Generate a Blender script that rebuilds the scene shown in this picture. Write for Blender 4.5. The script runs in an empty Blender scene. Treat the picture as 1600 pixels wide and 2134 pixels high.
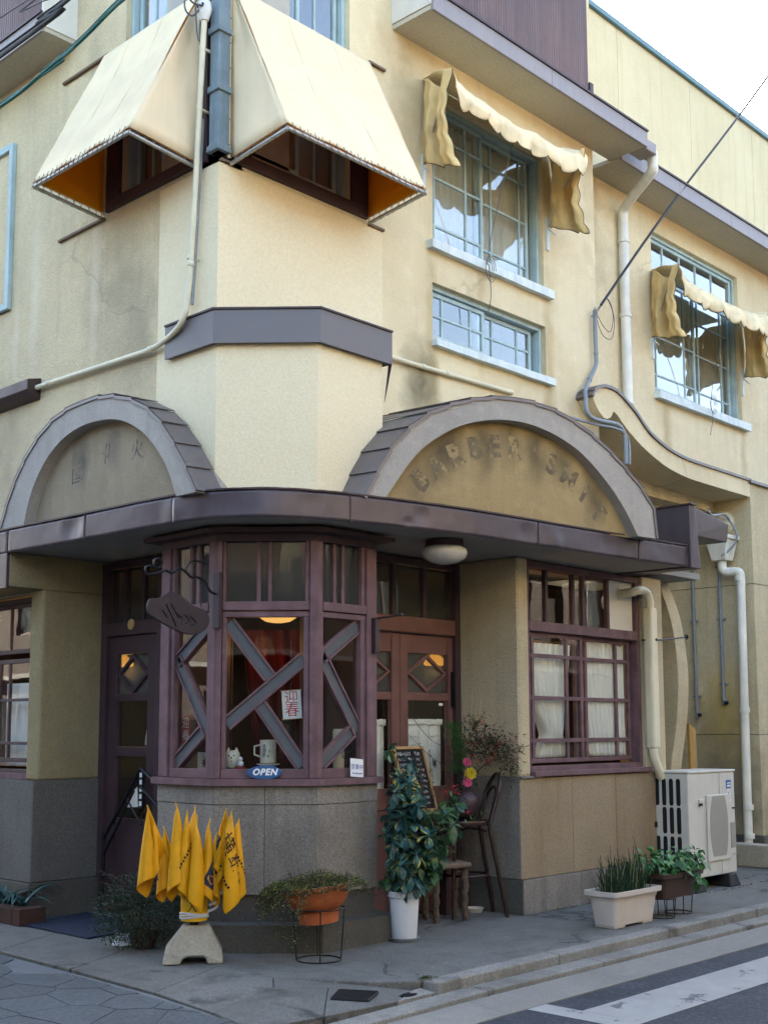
import bpy, bmesh, math, random
from mathutils import Vector, Matrix, noise
random.seed(11)
scn = bpy.context.scene
COL = scn.collection

# ------------------------------------------------------------------ camera, sky, sun, exposure
cam_d = bpy.data.cameras.new('camera'); cam = bpy.data.objects.new('camera', cam_d); COL.objects.link(cam)
RGT = Vector((0.6876228, -0.7260623, -0.0029091)); UPV = Vector((-0.0838218, -0.0833627, 0.9929877))
FWD = RGT.cross(UPV) * -1.0
BCK = RGT.cross(UPV)
UPV = BCK.cross(RGT)
cam.matrix_world = Matrix(((RGT.x, UPV.x, BCK.x, -8.172), (RGT.y, UPV.y, BCK.y, -6.187), (RGT.z, UPV.z, BCK.z, 1.5), (0, 0, 0, 1)))
cam_d.sensor_fit = 'VERTICAL'; cam_d.sensor_height = 36.0; cam_d.lens = 36.0 * 2538.2 / 2134.0
cam_d.shift_y = 153.0 / 2134.0
cam_d.clip_start = 0.05; cam_d.clip_end = 2000
scn.camera = cam

SUN_AZ = math.radians(50); SUN_EL = math.radians(22)
world = bpy.data.worlds.new('World'); scn.world = world; world.use_nodes = True
wn = world.node_tree.nodes; wl = world.node_tree.links; wn.clear()
wo = wn.new('ShaderNodeOutputWorld'); wb = wn.new('ShaderNodeBackground'); ws = wn.new('ShaderNodeTexSky')
ws.sky_type = 'NISHITA'; ws.sun_disc = False
ws.sun_elevation = SUN_EL; ws.sun_rotation = math.pi / 2 - SUN_AZ
ws.air_density = 1.0; ws.dust_density = 4.5; ws.ozone_density = 1.0
wb.inputs['Strength'].default_value = 0.13
wl.new(ws.outputs[0], wb.inputs[0]); wl.new(wb.outputs[0], wo.inputs[0])

sun_d = bpy.data.lights.new('sun', 'SUN'); sun = bpy.data.objects.new('sun', sun_d); COL.objects.link(sun)
sun_d.energy = 4.0; sun_d.angle = math.radians(0.5); sun_d.color = (1.0, 0.93, 0.80)
sdir = Vector((math.cos(SUN_EL) * math.cos(SUN_AZ), math.cos(SUN_EL) * math.sin(SUN_AZ), math.sin(SUN_EL)))
sun.rotation_euler = sdir.to_track_quat('Z', 'Y').to_euler(); sun.location = (20, 8, 20)

vs = scn.view_settings
vs.view_transform = 'Standard'; vs.look = 'None'; vs.gamma = 1.0; vs.use_curve_mapping = False
vs.exposure = 3.38
scn.render.engine = 'CYCLES'
scn.cycles.max_bounces = 10; scn.cycles.transparent_max_bounces = 16
scn.cycles.diffuse_bounces = 5

# ------------------------------------------------------------------ helpers
def lin(h):
    h = h.lstrip('#'); o = []
    for i in (0, 2, 4):
        c = int(h[i:i + 2], 16) / 255.0
        o.append(c / 12.92 if c <= 0.04045 else ((c + 0.055) / 1.055) ** 2.4)
    return (o[0], o[1], o[2], 1.0)

class N:
    """tiny node-graph writer"""
    def __init__(s, name):
        s.m = bpy.data.materials.new(name); s.m.use_nodes = True
        s.t = s.m.node_tree; s.t.nodes.clear()
        s.out = s.t.nodes.new('ShaderNodeOutputMaterial')
    def n(s, typ, **kw):
        nd = s.t.nodes.new('ShaderNode' + typ)
        for k, v in kw.items():
            if k.startswith('i_'):
                nd.inputs[int(k[2:])].default_value = v
            elif k in nd.inputs.keys() if hasattr(nd.inputs, 'keys') else False:
                nd.inputs[k].default_value = v
            else:
                setattr(nd, k, v)
        return nd
    def l(s, a, b): s.t.links.new(a, b)
    def pos(s, scale=(1, 1, 1)):
        g = s.n('NewGeometry'); mp = s.n('Mapping'); mp.inputs['Scale'].default_value = scale
        s.l(g.outputs['Position'], mp.inputs['Vector']); return mp.outputs[0]
    def objc(s, scale=(1, 1, 1)):
        g = s.n('TexCoord'); mp = s.n('Mapping'); mp.inputs['Scale'].default_value = scale
        s.l(g.outputs['Object'], mp.inputs['Vector']); return mp.outputs[0]
    def noise(s, vec, scale, detail=4, rough=0.6):
        nd = s.n('TexNoise'); nd.inputs['Scale'].default_value = scale; nd.inputs['Detail'].default_value = detail
        nd.inputs['Roughness'].default_value = rough; s.l(vec, nd.inputs['Vector']); return nd.outputs[0]
    def ramp(s, fac, stops):
        r = s.n('ValToRGB'); e = r.color_ramp.elements
        e[0].position = stops[0][0]; e[0].color = stops[0][1]
        e[1].position = stops[-1][0]; e[1].color = stops[-1][1]
        for p, c in stops[1:-1]:
            k = e.new(p); k.color = c
        s.l(fac, r.inputs[0]); return r.outputs[0]
    def mix(s, fac, a, b, mode='MIX'):
        m = s.n('MixRGB'); m.blend_type = mode
        for v, i in ((fac, 0), (a, 1), (b, 2)):
            if isinstance(v, (int, float)): m.inputs[i].default_value = v
            elif isinstance(v, tuple): m.inputs[i].default_value = v
            else: s.l(v, m.inputs[i])
        return m.outputs[0]
    def math(s, op, a, b=0.0):
        m = s.n('Math'); m.operation = op
        for v, i in ((a, 0), (b, 1)):
            if isinstance(v, (int, float)): m.inputs[i].default_value = v
            else: s.l(v, m.inputs[i])
        return m.outputs[0]
    def bsdf(s, color, rough=0.8, metal=0.0, spec=0.3, bump=None, bstr=0.3, bdist=0.01, trans=None, tcol=None):
        b = s.n('BsdfPrincipled')
        if isinstance(color, tuple): b.inputs['Base Color'].default_value = color
        else: s.l(color, b.inputs['Base Color'])
        if isinstance(rough, (int, float)): b.inputs['Roughness'].default_value = rough
        else: s.l(rough, b.inputs['Roughness'])
        b.inputs['Metallic'].default_value = metal
        b.inputs['Specular IOR Level'].default_value = spec
        if bump is not None:
            bp = s.n('Bump'); bp.inputs['Strength'].default_value = bstr; bp.inputs['Distance'].default_value = bdist
            s.l(bump, bp.inputs['Height']); s.l(bp.outputs[0], b.inputs['Normal'])
        sh = b.outputs[0]
        if trans is not None:
            tr = s.n('BsdfTranslucent')
            if tcol: tr.inputs[0].default_value = tcol
            elif isinstance(color, tuple): tr.inputs[0].default_value = color
            else: s.l(color, tr.inputs[0])
            mx = s.n('MixShader'); mx.inputs[0].default_value = trans
            s.l(sh, mx.inputs[1]); s.l(tr.outputs[0], mx.inputs[2]); sh = mx.outputs[0]
        s.l(sh, s.out.inputs[0]); return b

M = {}
def grey(v): return (v, v, v, 1)

def stucco(name, c, dark, light=None, grit=110, bstr=0.5, bdist=0.008, streak=0.35, rough=0.92, blotch=0.5, spots=(), crack=0.0):
    """rendered wall: fine grit relief, cloudy tone, rain streaks; spots are old stains (position, radius, colour)"""
    k = N(name); p = k.pos()
    big = k.noise(p, 1.1, 5, 0.62); fine = k.noise(p, grit, 3, 0.7); mid = k.noise(p, 9, 4, 0.6)
    strk = k.noise(k.pos((7, 7, 0.5)), 1.0, 4, 0.6)
    col = k.mix(k.ramp(big, [(0.35, grey(0)), (0.68, grey(1))]), c, dark)
    col = k.mix(blotch, c, col)
    col = k.mix(k.math('MULTIPLY', k.ramp(strk, [(0.5, grey(0)), (0.72, grey(1))]), streak), col, dark)
    col = k.mix(k.math('MULTIPLY', k.ramp(mid, [(0.52, grey(0)), (0.75, grey(1))]), 0.35), col, light or c)
    col = k.mix(0.30, col, k.ramp(fine, [(0.25, grey(0.25)), (0.75, grey(0.78))]), 'OVERLAY')
    for (sp, r, sc, st, *zz) in spots:
        zs = zz[0] if zz else 0.55
        d = k.n('VectorMath'); d.operation = 'DISTANCE'; g = k.n('NewGeometry')
        nz = k.n('TexNoise'); nz.inputs['Scale'].default_value = 5.0; nz.inputs['Detail'].default_value = 4
        k.l(g.outputs['Position'], nz.inputs['Vector'])
        sub = k.n('VectorMath'); sub.operation = 'SUBTRACT'; k.l(nz.outputs[1], sub.inputs[0]); sub.inputs[1].default_value = (0.5, 0.5, 0.5)
        sc2 = k.n('VectorMath'); sc2.operation = 'SCALE'; k.l(sub.outputs[0], sc2.inputs[0]); sc2.inputs['Scale'].default_value = r * 1.3
        ad = k.n('VectorMath'); ad.operation = 'ADD'; k.l(g.outputs['Position'], ad.inputs[0]); k.l(sc2.outputs[0], ad.inputs[1])
        mp = k.n('Mapping'); mp.inputs['Scale'].default_value = (1, 1, zs); k.l(ad.outputs[0], mp.inputs[0])
        k.l(mp.outputs[0], d.inputs[0]); d.inputs[1].default_value = (sp[0], sp[1], sp[2] * zs)
        f = k.ramp(d.outputs['Value'], [(0.0, grey(st)), (min(r, 0.99), grey(0))])
        col = k.mix(f, col, sc)
    if crack:
        nz = k.n('TexNoise'); nz.inputs['Scale'].default_value = 1.7; nz.inputs['Detail'].default_value = 7; k.l(p, nz.inputs['Vector'])
        sc_ = k.n('VectorMath'); sc_.operation = 'SCALE'; k.l(nz.outputs[1], sc_.inputs[0]); sc_.inputs['Scale'].default_value = 0.9
        ad = k.n('VectorMath'); ad.operation = 'ADD'; k.l(p, ad.inputs[0]); k.l(sc_.outputs[0], ad.inputs[1])
        vc = k.n('TexVoronoi'); vc.feature = 'DISTANCE_TO_EDGE'; vc.inputs['Scale'].default_value = crack; k.l(ad.outputs[0], vc.inputs['Vector'])
        mk = k.ramp(k.noise(p, 0.6, 3, 0.5), [(0.48, grey(0)), (0.56, grey(1))])
        ln = k.ramp(vc.outputs['Distance'], [(0.0, grey(1)), (0.003, grey(0.7)), (0.007, grey(0))])
        col = k.mix(k.math('MULTIPLY', k.math('MULTIPLY', ln, mk), 0.3), col, tuple(x * 0.45 for x in dark[:3]) + (1,))
    h = k.math('ADD', k.math('MULTIPLY', fine, 1.0), k.math('MULTIPLY', mid, 0.6))
    k.bsdf(col, rough, 0, 0.15, h, bstr, bdist); M[name] = k.m; return k.m

def plain(name, c, rough=0.6, metal=0.0, spec=0.35, var=0.18, vscale=6, bump=0.15, bscale=60, bdist=0.004, streak=0.0, wear=None, wear_at=0.66, wscale=14, obj=False, trans=None, tcol=None):
    """painted / plastic / metal / cloth surface with cloudy tone, fine relief and optional worn patches"""
    k = N(name); p = k.objc() if obj else k.pos()
    big = k.noise(p, vscale, 5, 0.6); fine = k.noise(p, bscale, 3, 0.6)
    lo = tuple(x * (1 - var) for x in c[:3]) + (1,); hi = tuple(min(1, x * (1 + var)) for x in c[:3]) + (1,)
    col = k.mix(k.ramp(big, [(0.3, grey(0)), (0.7, grey(1))]), lo, hi)
    if streak:
        st = k.noise(k.pos((16, 16, 0.9)), 1.0, 4, 0.6)
        col = k.mix(k.math('MULTIPLY', k.ramp(st, [(0.45, grey(0)), (0.75, grey(1))]), streak), col, tuple(x * 0.45 for x in c[:3]) + (1,))
    if wear:
        w = k.noise(p, wscale, 6, 0.7)
        col = k.mix(k.ramp(w, [(wear_at, grey(0)), (wear_at + 0.05, grey(1))]), col, wear)
    rr = k.ramp(big, [(0.3, grey(max(0.02, rough - 0.08))), (0.7, grey(min(1, rough + 0.08)))])
    k.bsdf(col, rr, metal, spec, fine, bump, bdist, trans, tcol); M[name] = k.m; return k.m

def granite(name, c, dark, light, scale=170, rough=0.75, grime=0.35, stain=None, crack=0.0):
    k = N(name); p = k.pos(); oi = k.n('ObjectInfo')
    v = k.n('TexVoronoi'); v.inputs['Scale'].default_value = scale; k.l(p, v.inputs['Vector'])
    sp = k.n('SeparateColor'); k.l(v.outputs['Color'], sp.inputs[0])
    md = tuple(a * .55 + b * .45 for a, b in zip(c, dark)); mlt = tuple(a * .6 + b * .4 for a, b in zip(c, light))
    col = k.ramp(sp.outputs[0], [(0.0, md), (0.2, md), (0.4, c), (0.7, c), (0.9, mlt), (1.0, mlt)])
    b = k.noise(p, 1.6, 5, 0.6); st = k.noise(k.pos((6, 6, 0.5)), 1.0, 4, 0.6)
    col = k.mix(k.math('MULTIPLY', k.ramp(b, [(0.4, grey(0)), (0.7, grey(1))]), grime), col, dark)
    col = k.mix(k.math('MULTIPLY', k.ramp(st, [(0.5, grey(0)), (0.75, grey(1))]), grime), col, stain or dark)
    col = k.mix(1.0, col, k.ramp(oi.outputs['Random'], [(0, grey(0.86)), (1, grey(1.0))]), 'MULTIPLY')
    if crack:
        nz = k.n('TexNoise'); nz.inputs['Scale'].default_value = 2.2; nz.inputs['Detail'].default_value = 6; k.l(p, nz.inputs['Vector'])
        sc_ = k.n('VectorMath'); sc_.operation = 'SCALE'; k.l(nz.outputs[1], sc_.inputs[0]); sc_.inputs['Scale'].default_value = 0.7
        ad = k.n('VectorMath'); ad.operation = 'ADD'; k.l(p, ad.inputs[0]); k.l(sc_.outputs[0], ad.inputs[1])
        vc = k.n('TexVoronoi'); vc.feature = 'DISTANCE_TO_EDGE'; vc.inputs['Scale'].default_value = crack; k.l(ad.outputs[0], vc.inputs['Vector'])
        mk = k.ramp(k.noise(p, 0.9, 3, 0.5), [(0.47, grey(0)), (0.55, grey(1))])
        ln = k.ramp(vc.outputs['Distance'], [(0.0, grey(1)), (0.006, grey(0.8)), (0.014, grey(0))])
        col = k.mix(k.math('MULTIPLY', k.math('MULTIPLY', ln, mk), 0.8), col, tuple(x * 0.3 for x in dark[:3]) + (1,))
        pt = k.ramp(k.noise(p, 3.5, 6, 0.65), [(0.52, grey(0)), (0.66, grey(0.55))]); col = k.mix(pt, col, dark)
        gum = k.n('TexVoronoi'); gum.inputs['Scale'].default_value = 3.1; k.l(p, gum.inputs['Vector'])
        col = k.mix(k.ramp(gum.outputs['Distance'], [(0.0, grey(0.45)), (0.045, grey(0.4)), (0.06, grey(0))]), col, dark)
    k.bsdf(col, rough, 0, 0.2, v.outputs['Distance'], 0.25, 0.004); M[name] = k.m; return k.m

def glass(name, tint=(0.9, 0.93, 0.92, 1), refl=1.0, rough=0.0, dirt=0.0, wob=0.02):
    """thin pane: clear or faintly dusty, mirror reflection rising towards grazing angles, slightly wavy"""
    k = N(name); tr = k.n('BsdfTransparent'); tr.inputs[0].default_value = tint
    gl = k.n('BsdfGlossy'); gl.inputs['Roughness'].default_value = rough; gl.inputs[0].default_value = (1, 1, 1, 1)
    oi = k.n('ObjectInfo')
    if wob:
        p = k.pos(); ad = k.n('VectorMath'); ad.operation = 'ADD'; k.l(p, ad.inputs[0]); k.l(oi.outputs['Random'], ad.inputs[1])
        nz = k.noise(ad.outputs[0], 2.2, 2, 0.5)
        bp = k.n('Bump'); bp.inputs['Strength'].default_value = wob; bp.inputs['Distance'].default_value = 0.05
        k.l(nz, bp.inputs['Height']); k.l(bp.outputs[0], gl.inputs['Normal'])
    fr = k.n('Fresnel'); ge = k.n('NewGeometry'); k.l(k.math('ADD', 1.52, k.math('MULTIPLY', ge.outputs['Backfacing'], 1 / 1.52 - 1.52)), fr.inputs[0])
    f = k.math('MINIMUM', k.math('MULTIPLY', fr.outputs[0], 1.25 * refl), 1.0)
    mx = k.n('MixShader'); k.l(f, mx.inputs[0]); k.l(tr.outputs[0], mx.inputs[1]); k.l(gl.outputs[0], mx.inputs[2])
    sh = mx.outputs[0]
    if dirt:
        df = k.n('BsdfDiffuse'); df.inputs[0].default_value = (0.55, 0.56, 0.53, 1)
        m2 = k.n('MixShader'); m2.inputs[0].default_value = dirt; k.l(sh, m2.inputs[1]); k.l(df.outputs[0], m2.inputs[2]); sh = m2.outputs[0]
    k.l(sh, k.out.inputs[0]); M[name] = k.m; return k.m

def leafmat(name, c1, c2, rough=0.45, yellow=None, yamt=0.5, trans=0.25, spec=0.4):
    k = N(name); oi = k.n('ObjectInfo'); tc = k.n('TexCoord'); p = k.pos()
    nz = k.noise(p, 23, 3, 0.6)
    col = k.mix(k.ramp(nz, [(0.35, grey(0)), (0.65, grey(1))]), c1, c2)
    if yellow:
        z = k.n('SeparateXYZ'); k.l(tc.outputs['Object'], z.inputs[0])
        ad = k.n('VectorMath'); ad.operation = 'ADD'; k.l(tc.outputs['Object'], ad.inputs[0]); k.l(oi.outputs['Random'], ad.inputs[1])
        mp = k.n('Mapping'); mp.inputs['Scale'].default_value = (14, 46, 30); k.l(ad.outputs[0], mp.inputs[0])
        y = k.noise(mp.outputs[0], 1.0, 3, 0.55)
        th = k.math('ADD', y, k.math('MULTIPLY', k.math('ABSOLUTE', z.outputs[1]), 6.0))
        th = k.math('ADD', th, k.math('MULTIPLY', k.math('SUBTRACT', oi.outputs['Random'], 0.5), 0.35))
        col = k.mix(k.ramp(th, [(1 - yamt, grey(0)), (1 - yamt + 0.06, grey(1))]), col, yellow)
    hv = k.n('HueSaturation'); k.l(col, hv.inputs['Color'])
    k.l(k.ramp(oi.outputs['Random'], [(0, grey(0.55)), (1, grey(1.4))]), hv.inputs['Value'])
    k.bsdf(hv.outputs[0], rough, 0, spec, nz, 0.1, 0.003, trans); M[name] = k.m; return k.m

class MB:
    def __init__(s): s.v = []; s.f = []
    def add(s, vs_, fs_):
        b = len(s.v); s.v += [Vector(v) for v in vs_]; s.f += [tuple(b + i for i in f) for f in fs_]; return s
    def hexa(s, p):   # 4 bottom ccw, 4 top ccw
        return s.add(p, [(3, 2, 1, 0), (4, 5, 6, 7), (0, 1, 5, 4), (1, 2, 6, 5), (2, 3, 7, 6), (3, 0, 4, 7)])
    def box(s, x0, x1, y0, y1, z0, z1):
        return s.hexa([(x0, y0, z0), (x1, y0, z0), (x1, y1, z0), (x0, y1, z0), (x0, y0, z1), (x1, y0, z1), (x1, y1, z1), (x0, y1, z1)])
    def prism(s, pts, vec):
        vec = Vector(vec); n = len(pts); a = [Vector(p) for p in pts]; b = [p + vec for p in a]
        return s.add(a + b, [tuple(range(n - 1, -1, -1)), tuple(range(n, 2 * n))] + [(i, (i + 1) % n, n + (i + 1) % n, n + i) for i in range(n)])
    def tube(s, path, r, n=8, cap=True):
        path = [Vector(p) for p in path]; m = len(path); rs = r if isinstance(r, (list, tuple)) else [r] * m
        t0 = (path[1] - path[0]).normalized(); up = Vector((0, 0, 1)) if abs(t0.z) < 0.9 else Vector((1, 0, 0))
        a = t0.cross(up).normalized(); vs_ = []; 
        for i in range(m):
            t = (path[min(i + 1, m - 1)] - path[max(i - 1, 0)]).normalized()
            a = (a - t * a.dot(t)); a = a.normalized() if a.length > 1e-6 else t.orthogonal().normalized()
            b = t.cross(a)
            for j in range(n):
                q = 2 * math.pi * j / n; vs_.append(path[i] + (a * math.cos(q) + b * math.sin(q)) * rs[i])
        fs_ = [(i * n + j, i * n + (j + 1) % n, (i + 1) * n + (j + 1) % n, (i + 1) * n + j) for i in range(m - 1) for j in range(n)]
        if cap: fs_ += [tuple(range(n - 1, -1, -1)), tuple(range((m - 1) * n, m * n))]
        return s.add(vs_, fs_)
    def lathe(s, c, prof, n=24, axis=None, sx=1.0, sy=1.0):
        c = Vector(c); k = len(prof); vs_ = []
        for (r, z) in prof:
            for j in range(n):
                q = 2 * math.pi * j / n; vs_.append(Vector((r * math.cos(q) * sx, r * math.sin(q) * sy, z)))
        if axis is not None:
            R_ = Vector(axis).normalized().to_track_quat('Z', 'Y').to_matrix(); vs_ = [R_ @ v for v in vs_]
        fs_ = [(i * n + j, i * n + (j + 1) % n, (i + 1) * n + (j + 1) % n, (i + 1) * n + j) for i in range(k - 1) for j in range(n)]
        if prof[0][0] > 1e-5: fs_.append(tuple(range(n - 1, -1, -1)))
        if prof[-1][0] > 1e-5: fs_.append(tuple(range((k - 1) * n, k * n)))
        return s.add([v + c for v in vs_], fs_)
    def ball(s, c, r, n=10, m=6, sc=(1, 1, 1)):
        pr = [(r * math.sin(math.pi * i / m), -r * math.cos(math.pi * i / m)) for i in range(m + 1)]
        b = len(s.v); s.lathe((0, 0, 0), pr, n)
        for i in range(b, len(s.v)): s.v[i] = Vector((s.v[i].x * sc[0], s.v[i].y * sc[1], s.v[i].z * sc[2])) + Vector(c)
        return s
    def grid(s, fn, nu, nv, thick=0.0):
        P = [[Vector(fn(i / nu, j / nv)) for j in range(nv + 1)] for i in range(nu + 1)]
        fl = [p for r in P for p in r]; w = nv + 1
        fs_ = [(i * w + j, (i + 1) * w + j, (i + 1) * w + j + 1, i * w + j + 1) for i in range(nu) for j in range(nv)]
        if not thick: return s.add(fl, fs_)
        nn = []
        for i in range(nu + 1):
            for j in range(nv + 1):
                du = P[min(i + 1, nu)][j] - P[max(i - 1, 0)][j]; dv = P[i][min(j + 1, nv)] - P[i][max(j - 1, 0)]
                q = du.cross(dv); nn.append(q.normalized() if q.length > 1e-9 else Vector((0, 0, 1)))
        L = len(fl); bk = [p - q * thick for p, q in zip(fl, nn)]
        fs2 = fs_ + [tuple(L + i for i in reversed(f)) for f in fs_]
        bd = [i * w for i in range(nu + 1)] + [nu * w + j for j in range(1, w)] + [i * w + nv for i in range(nu - 1, -1, -1)] + [j for j in range(nv - 1, 0, -1)]
        for a, b in zip(bd, bd[1:] + bd[:1]): fs2.append((a, b, L + b, L + a))
        return s.add(fl + bk, fs2)
    def build(s, name, mat, root=None, smooth=None, bevel=None, recalc=True, weld=True, solid=None):
        me = bpy.data.meshes.new(name)
        o0 = ORG.get(root.name, Vector((0, 0, 0))) if root else Vector((0, 0, 0))
        me.from_pydata([tuple(v - o0) for v in s.v], [], s.f)
        if weld or recalc:
            bm = bmesh.new(); bm.from_mesh(me)
            if weld: bmesh.ops.remove_doubles(bm, verts=bm.verts, dist=1e-5)
            if recalc: bmesh.ops.recalc_face_normals(bm, faces=bm.faces)
            bm.to_mesh(me); bm.free()
        me.materials.append(M[mat] if isinstance(mat, str) else mat)
        if smooth:
            me.shade_smooth(); me.set_sharp_from_angle(angle=math.radians(smooth))
        o = bpy.data.objects.new(name, me); COL.objects.link(o)
        if root: o.parent = root
        ORG[o.name] = o0
        if solid:
            md = o.modifiers.new('solidify', 'SOLIDIFY'); md.thickness = solid; md.offset = 0
        if bevel:
            md = o.modifiers.new('bevel', 'BEVEL'); md.width = bevel; md.segments = 2; md.limit_method = 'ANGLE'; md.angle_limit = math.radians(40)
        return o
ORG = {}
def thing(name, label, cat, loc=(0, 0, 0), group=None):
    o = bpy.data.objects.new(name, None); COL.objects.link(o); o.location = loc; o.empty_display_size = 0.1
    o['label'] = label; o['category'] = cat
    if group: o['group'] = group
    ORG[o.name] = Vector(loc); return o
def tag(o, label, cat, group=None):
    o['label'] = label; o['category'] = cat
    if group: o['group'] = group
    return o
def struct(o): o['kind'] = 'structure'; return o
def stuff(o): o['kind'] = 'stuff'; return o

class Fr:
    """a vertical reference plane: u along it, d outward from it, z up"""
    def __init__(s, p0, u, n=None):
        s.p = Vector((p0[0], p0[1], 0)); s.u = Vector((u[0], u[1], 0)).normalized()
        s.n = Vector((n[0], n[1], 0)).normalized() if n else Vector((s.u.y, -s.u.x, 0))
    def pt(s, u, d, z): return s.p + s.u * u + s.n * d + Vector((0, 0, z))
    def box(s, mb, u0, u1, d0, d1, z0, z1):
        return mb.hexa([s.pt(u0, d1, z0), s.pt(u1, d1, z0), s.pt(u1, d0, z0), s.pt(u0, d0, z0), s.pt(u0, d1, z1), s.pt(u1, d1, z1), s.pt(u1, d0, z1), s.pt(u0, d0, z1)])
    def wall(s, mb, u0, u1, z0, z1, holes=(), d1=0.0, d0=-0.22):
        us = sorted({u0, u1} | {h[0] for h in holes} | {h[1] for h in holes}); zs = sorted({z0, z1} | {h[2] for h in holes} | {h[3] for h in holes})
        us = [u for u in us if u0 <= u <= u1]; zs = [z for z in zs if z0 <= z <= z1]
        def solid(i, j):
            if not (0 <= i < len(us) - 1 and 0 <= j < len(zs) - 1): return False
            cu = (us[i] + us[i + 1]) / 2; cz = (zs[j] + zs[j + 1]) / 2
            return not any(h[0] < cu < h[1] and h[2] < cz < h[3] for h in holes)
        for i in range(len(us) - 1):
            for j in range(len(zs) - 1):
                if not solid(i, j): continue
                a, b, c, d = us[i], us[i + 1], zs[j], zs[j + 1]
                mb.add([s.pt(a, d1, c), s.pt(b, d1, c), s.pt(b, d1, d), s.pt(a, d1, d)], [(0, 1, 2, 3)])
                mb.add([s.pt(a, d0, c), s.pt(b, d0, c), s.pt(b, d0, d), s.pt(a, d0, d)], [(3, 2, 1, 0)])
                for (di, dj, q) in ((-1, 0, ((a, c), (a, d))), (1, 0, ((b, d), (b, c))), (0, -1, ((b, c), (a, c))), (0, 1, ((a, d), (b, d)))):
                    if not solid(i + di, j + dj):
                        (p, r), (p2, r2) = q
                        mb.add([s.pt(p, d1, r), s.pt(p, d0, r), s.pt(p2, d0, r2), s.pt(p2, d1, r2)], [(0, 1, 2, 3)])
        return mb

def catmull(pts, n):
    pts = [Vector(p) for p in pts]; o = []
    for i in range(len(pts) - 1):
        p0 = pts[max(i - 1, 0)]; p1 = pts[i]; p2 = pts[i + 1]; p3 = pts[min(i + 2, len(pts) - 1)]
        for k in range(n):
            t = k / n
            o.append(0.5 * ((2 * p1) + (p2 - p0) * t + (2 * p0 - 5 * p1 + 4 * p2 - p3) * t * t + (3 * p1 - p0 - 3 * p2 + p3) * t ** 3))
    o.append(pts[-1]); return o

def textmesh(body, size=1.0, bold=0.0, align='CENTER', spacing=1.0, shear=0.0):
    """letters as a flat 2D list of vertices and faces"""
    c = bpy.data.curves.new('lettering', 'FONT'); c.body = body; c.size = size; c.align_x = align; c.align_y = 'CENTER'; c.offset = bold
    c.space_character = spacing; c.shear = shear; c.resolution_u = 3
    o = bpy.data.objects.new('lettering', c); COL.objects.link(o); bpy.context.view_layer.update()
    me = bpy.data.meshes.new_from_object(o.evaluated_get(bpy.context.evaluated_depsgraph_get()))
    bm = bmesh.new(); bm.from_mesh(me); bmesh.ops.triangulate(bm, faces=bm.faces)
    v = [(p.co.x, p.co.y) for p in bm.verts]; bm.verts.index_update(); f = [tuple(q.index for q in p.verts) for p in bm.faces]
    bm.free(); bpy.data.objects.remove(o); bpy.data.curves.remove(c); bpy.data.meshes.remove(me); return v, f

def text_on(mb, body, size, fn, bold=0.0, **kw):
    if any(ord(c_) > 0x2000 for c_ in body): bold = 0.0
    v, f = textmesh(body, size, bold, **kw); mb.add([fn(a, b) for a, b in v], f); return mb
# ------------------------------------------------------------------ materials of the place
stucco('old_left_plaster', lin('#cbbc98'), lin('#a79a80'), lin('#d8cba8'), grit=70, bstr=0.8, bdist=0.012, streak=0.35, crack=0.35,
       spots=[((-2.82, 1.75, 4.95), 0.55, lin('#857c69'), 0.6), ((-2.82, 3.5, 4.0), 0.6, lin('#857c69'), 0.5), ((-2.82, 3.05, 5.3), 0.10, lin('#d6cdb4'), 0.55, .10), ((-2.82, 2.12, 5.1), 0.08, lin('#d6cdb4'), 0.55, .10), ((-2.82, 3.35, 4.9), 0.07, lin('#d6cdb4'), 0.4, .10), ((-2.82, 1.45, 4.5), 0.35, lin('#857c69'), 0.6), ((-2.82, 2.2, 6.7), .12, lin('#8d8470'), .6, .12)])
stucco('new_plaster', lin('#dbceac'), lin('#d0c29e'), grit=60, bstr=0.35, bdist=0.006, streak=0.06, blotch=0.35)
stucco('upper_plaster', lin('#d6c8a4'), lin('#b9a681'), lin('#e0d4b6'), grit=85, bstr=0.55, bdist=0.009, streak=0.25, crack=0.3,
       spots=[((-0.45, 0.53, 4.62), 0.12, lin('#a08a60'), .6, .12), ((1.25, 0.53, 4.5), 0.14, lin('#a08a60'), .6, .12), ((-.48, .53, 5.45), .10, lin('#a9936a'), .6, .12), ((1.26, .53, 5.3), .12, lin('#a9936a'), .6, .12), ((.22, .53, 5.2), .08, lin('#a08a60'), .5, .1), ((3.95, .83, 4.85), .12, lin('#a08a60'), .6, .12), ((5.8, .83, 4.85), .12, lin('#a08a60'), .5, .12), ((-0.62, 0.53, 4.42), 0.30, lin('#4d4a33'), 0.85), ((-0.20, 0.53, 4.62), 0.28, lin('#d9cda8'), 0.6), ((2.3, 0.83, 6.9), 0.6, lin('#8d7650'), 0.6),
              ((-0.75, 0.53, 7.2), 0.5, lin('#8d7650'), 0.6)])
stucco('rear_plaster', lin('#d7c9a2'), lin('#c0af88'), grit=50, bstr=0.25, streak=0.55)
stucco('pillar_plaster', lin('#b9ac8d'), lin('#938668'), lin('#c7bb9c'), grit=55, bstr=0.9, bdist=0.014, streak=0.25)
stucco('arch_stone', lin('#a29c92'), lin('#807a72'), lin('#b5afa4'), grit=95, bstr=0.5, bdist=0.007, streak=0.3)
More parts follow.
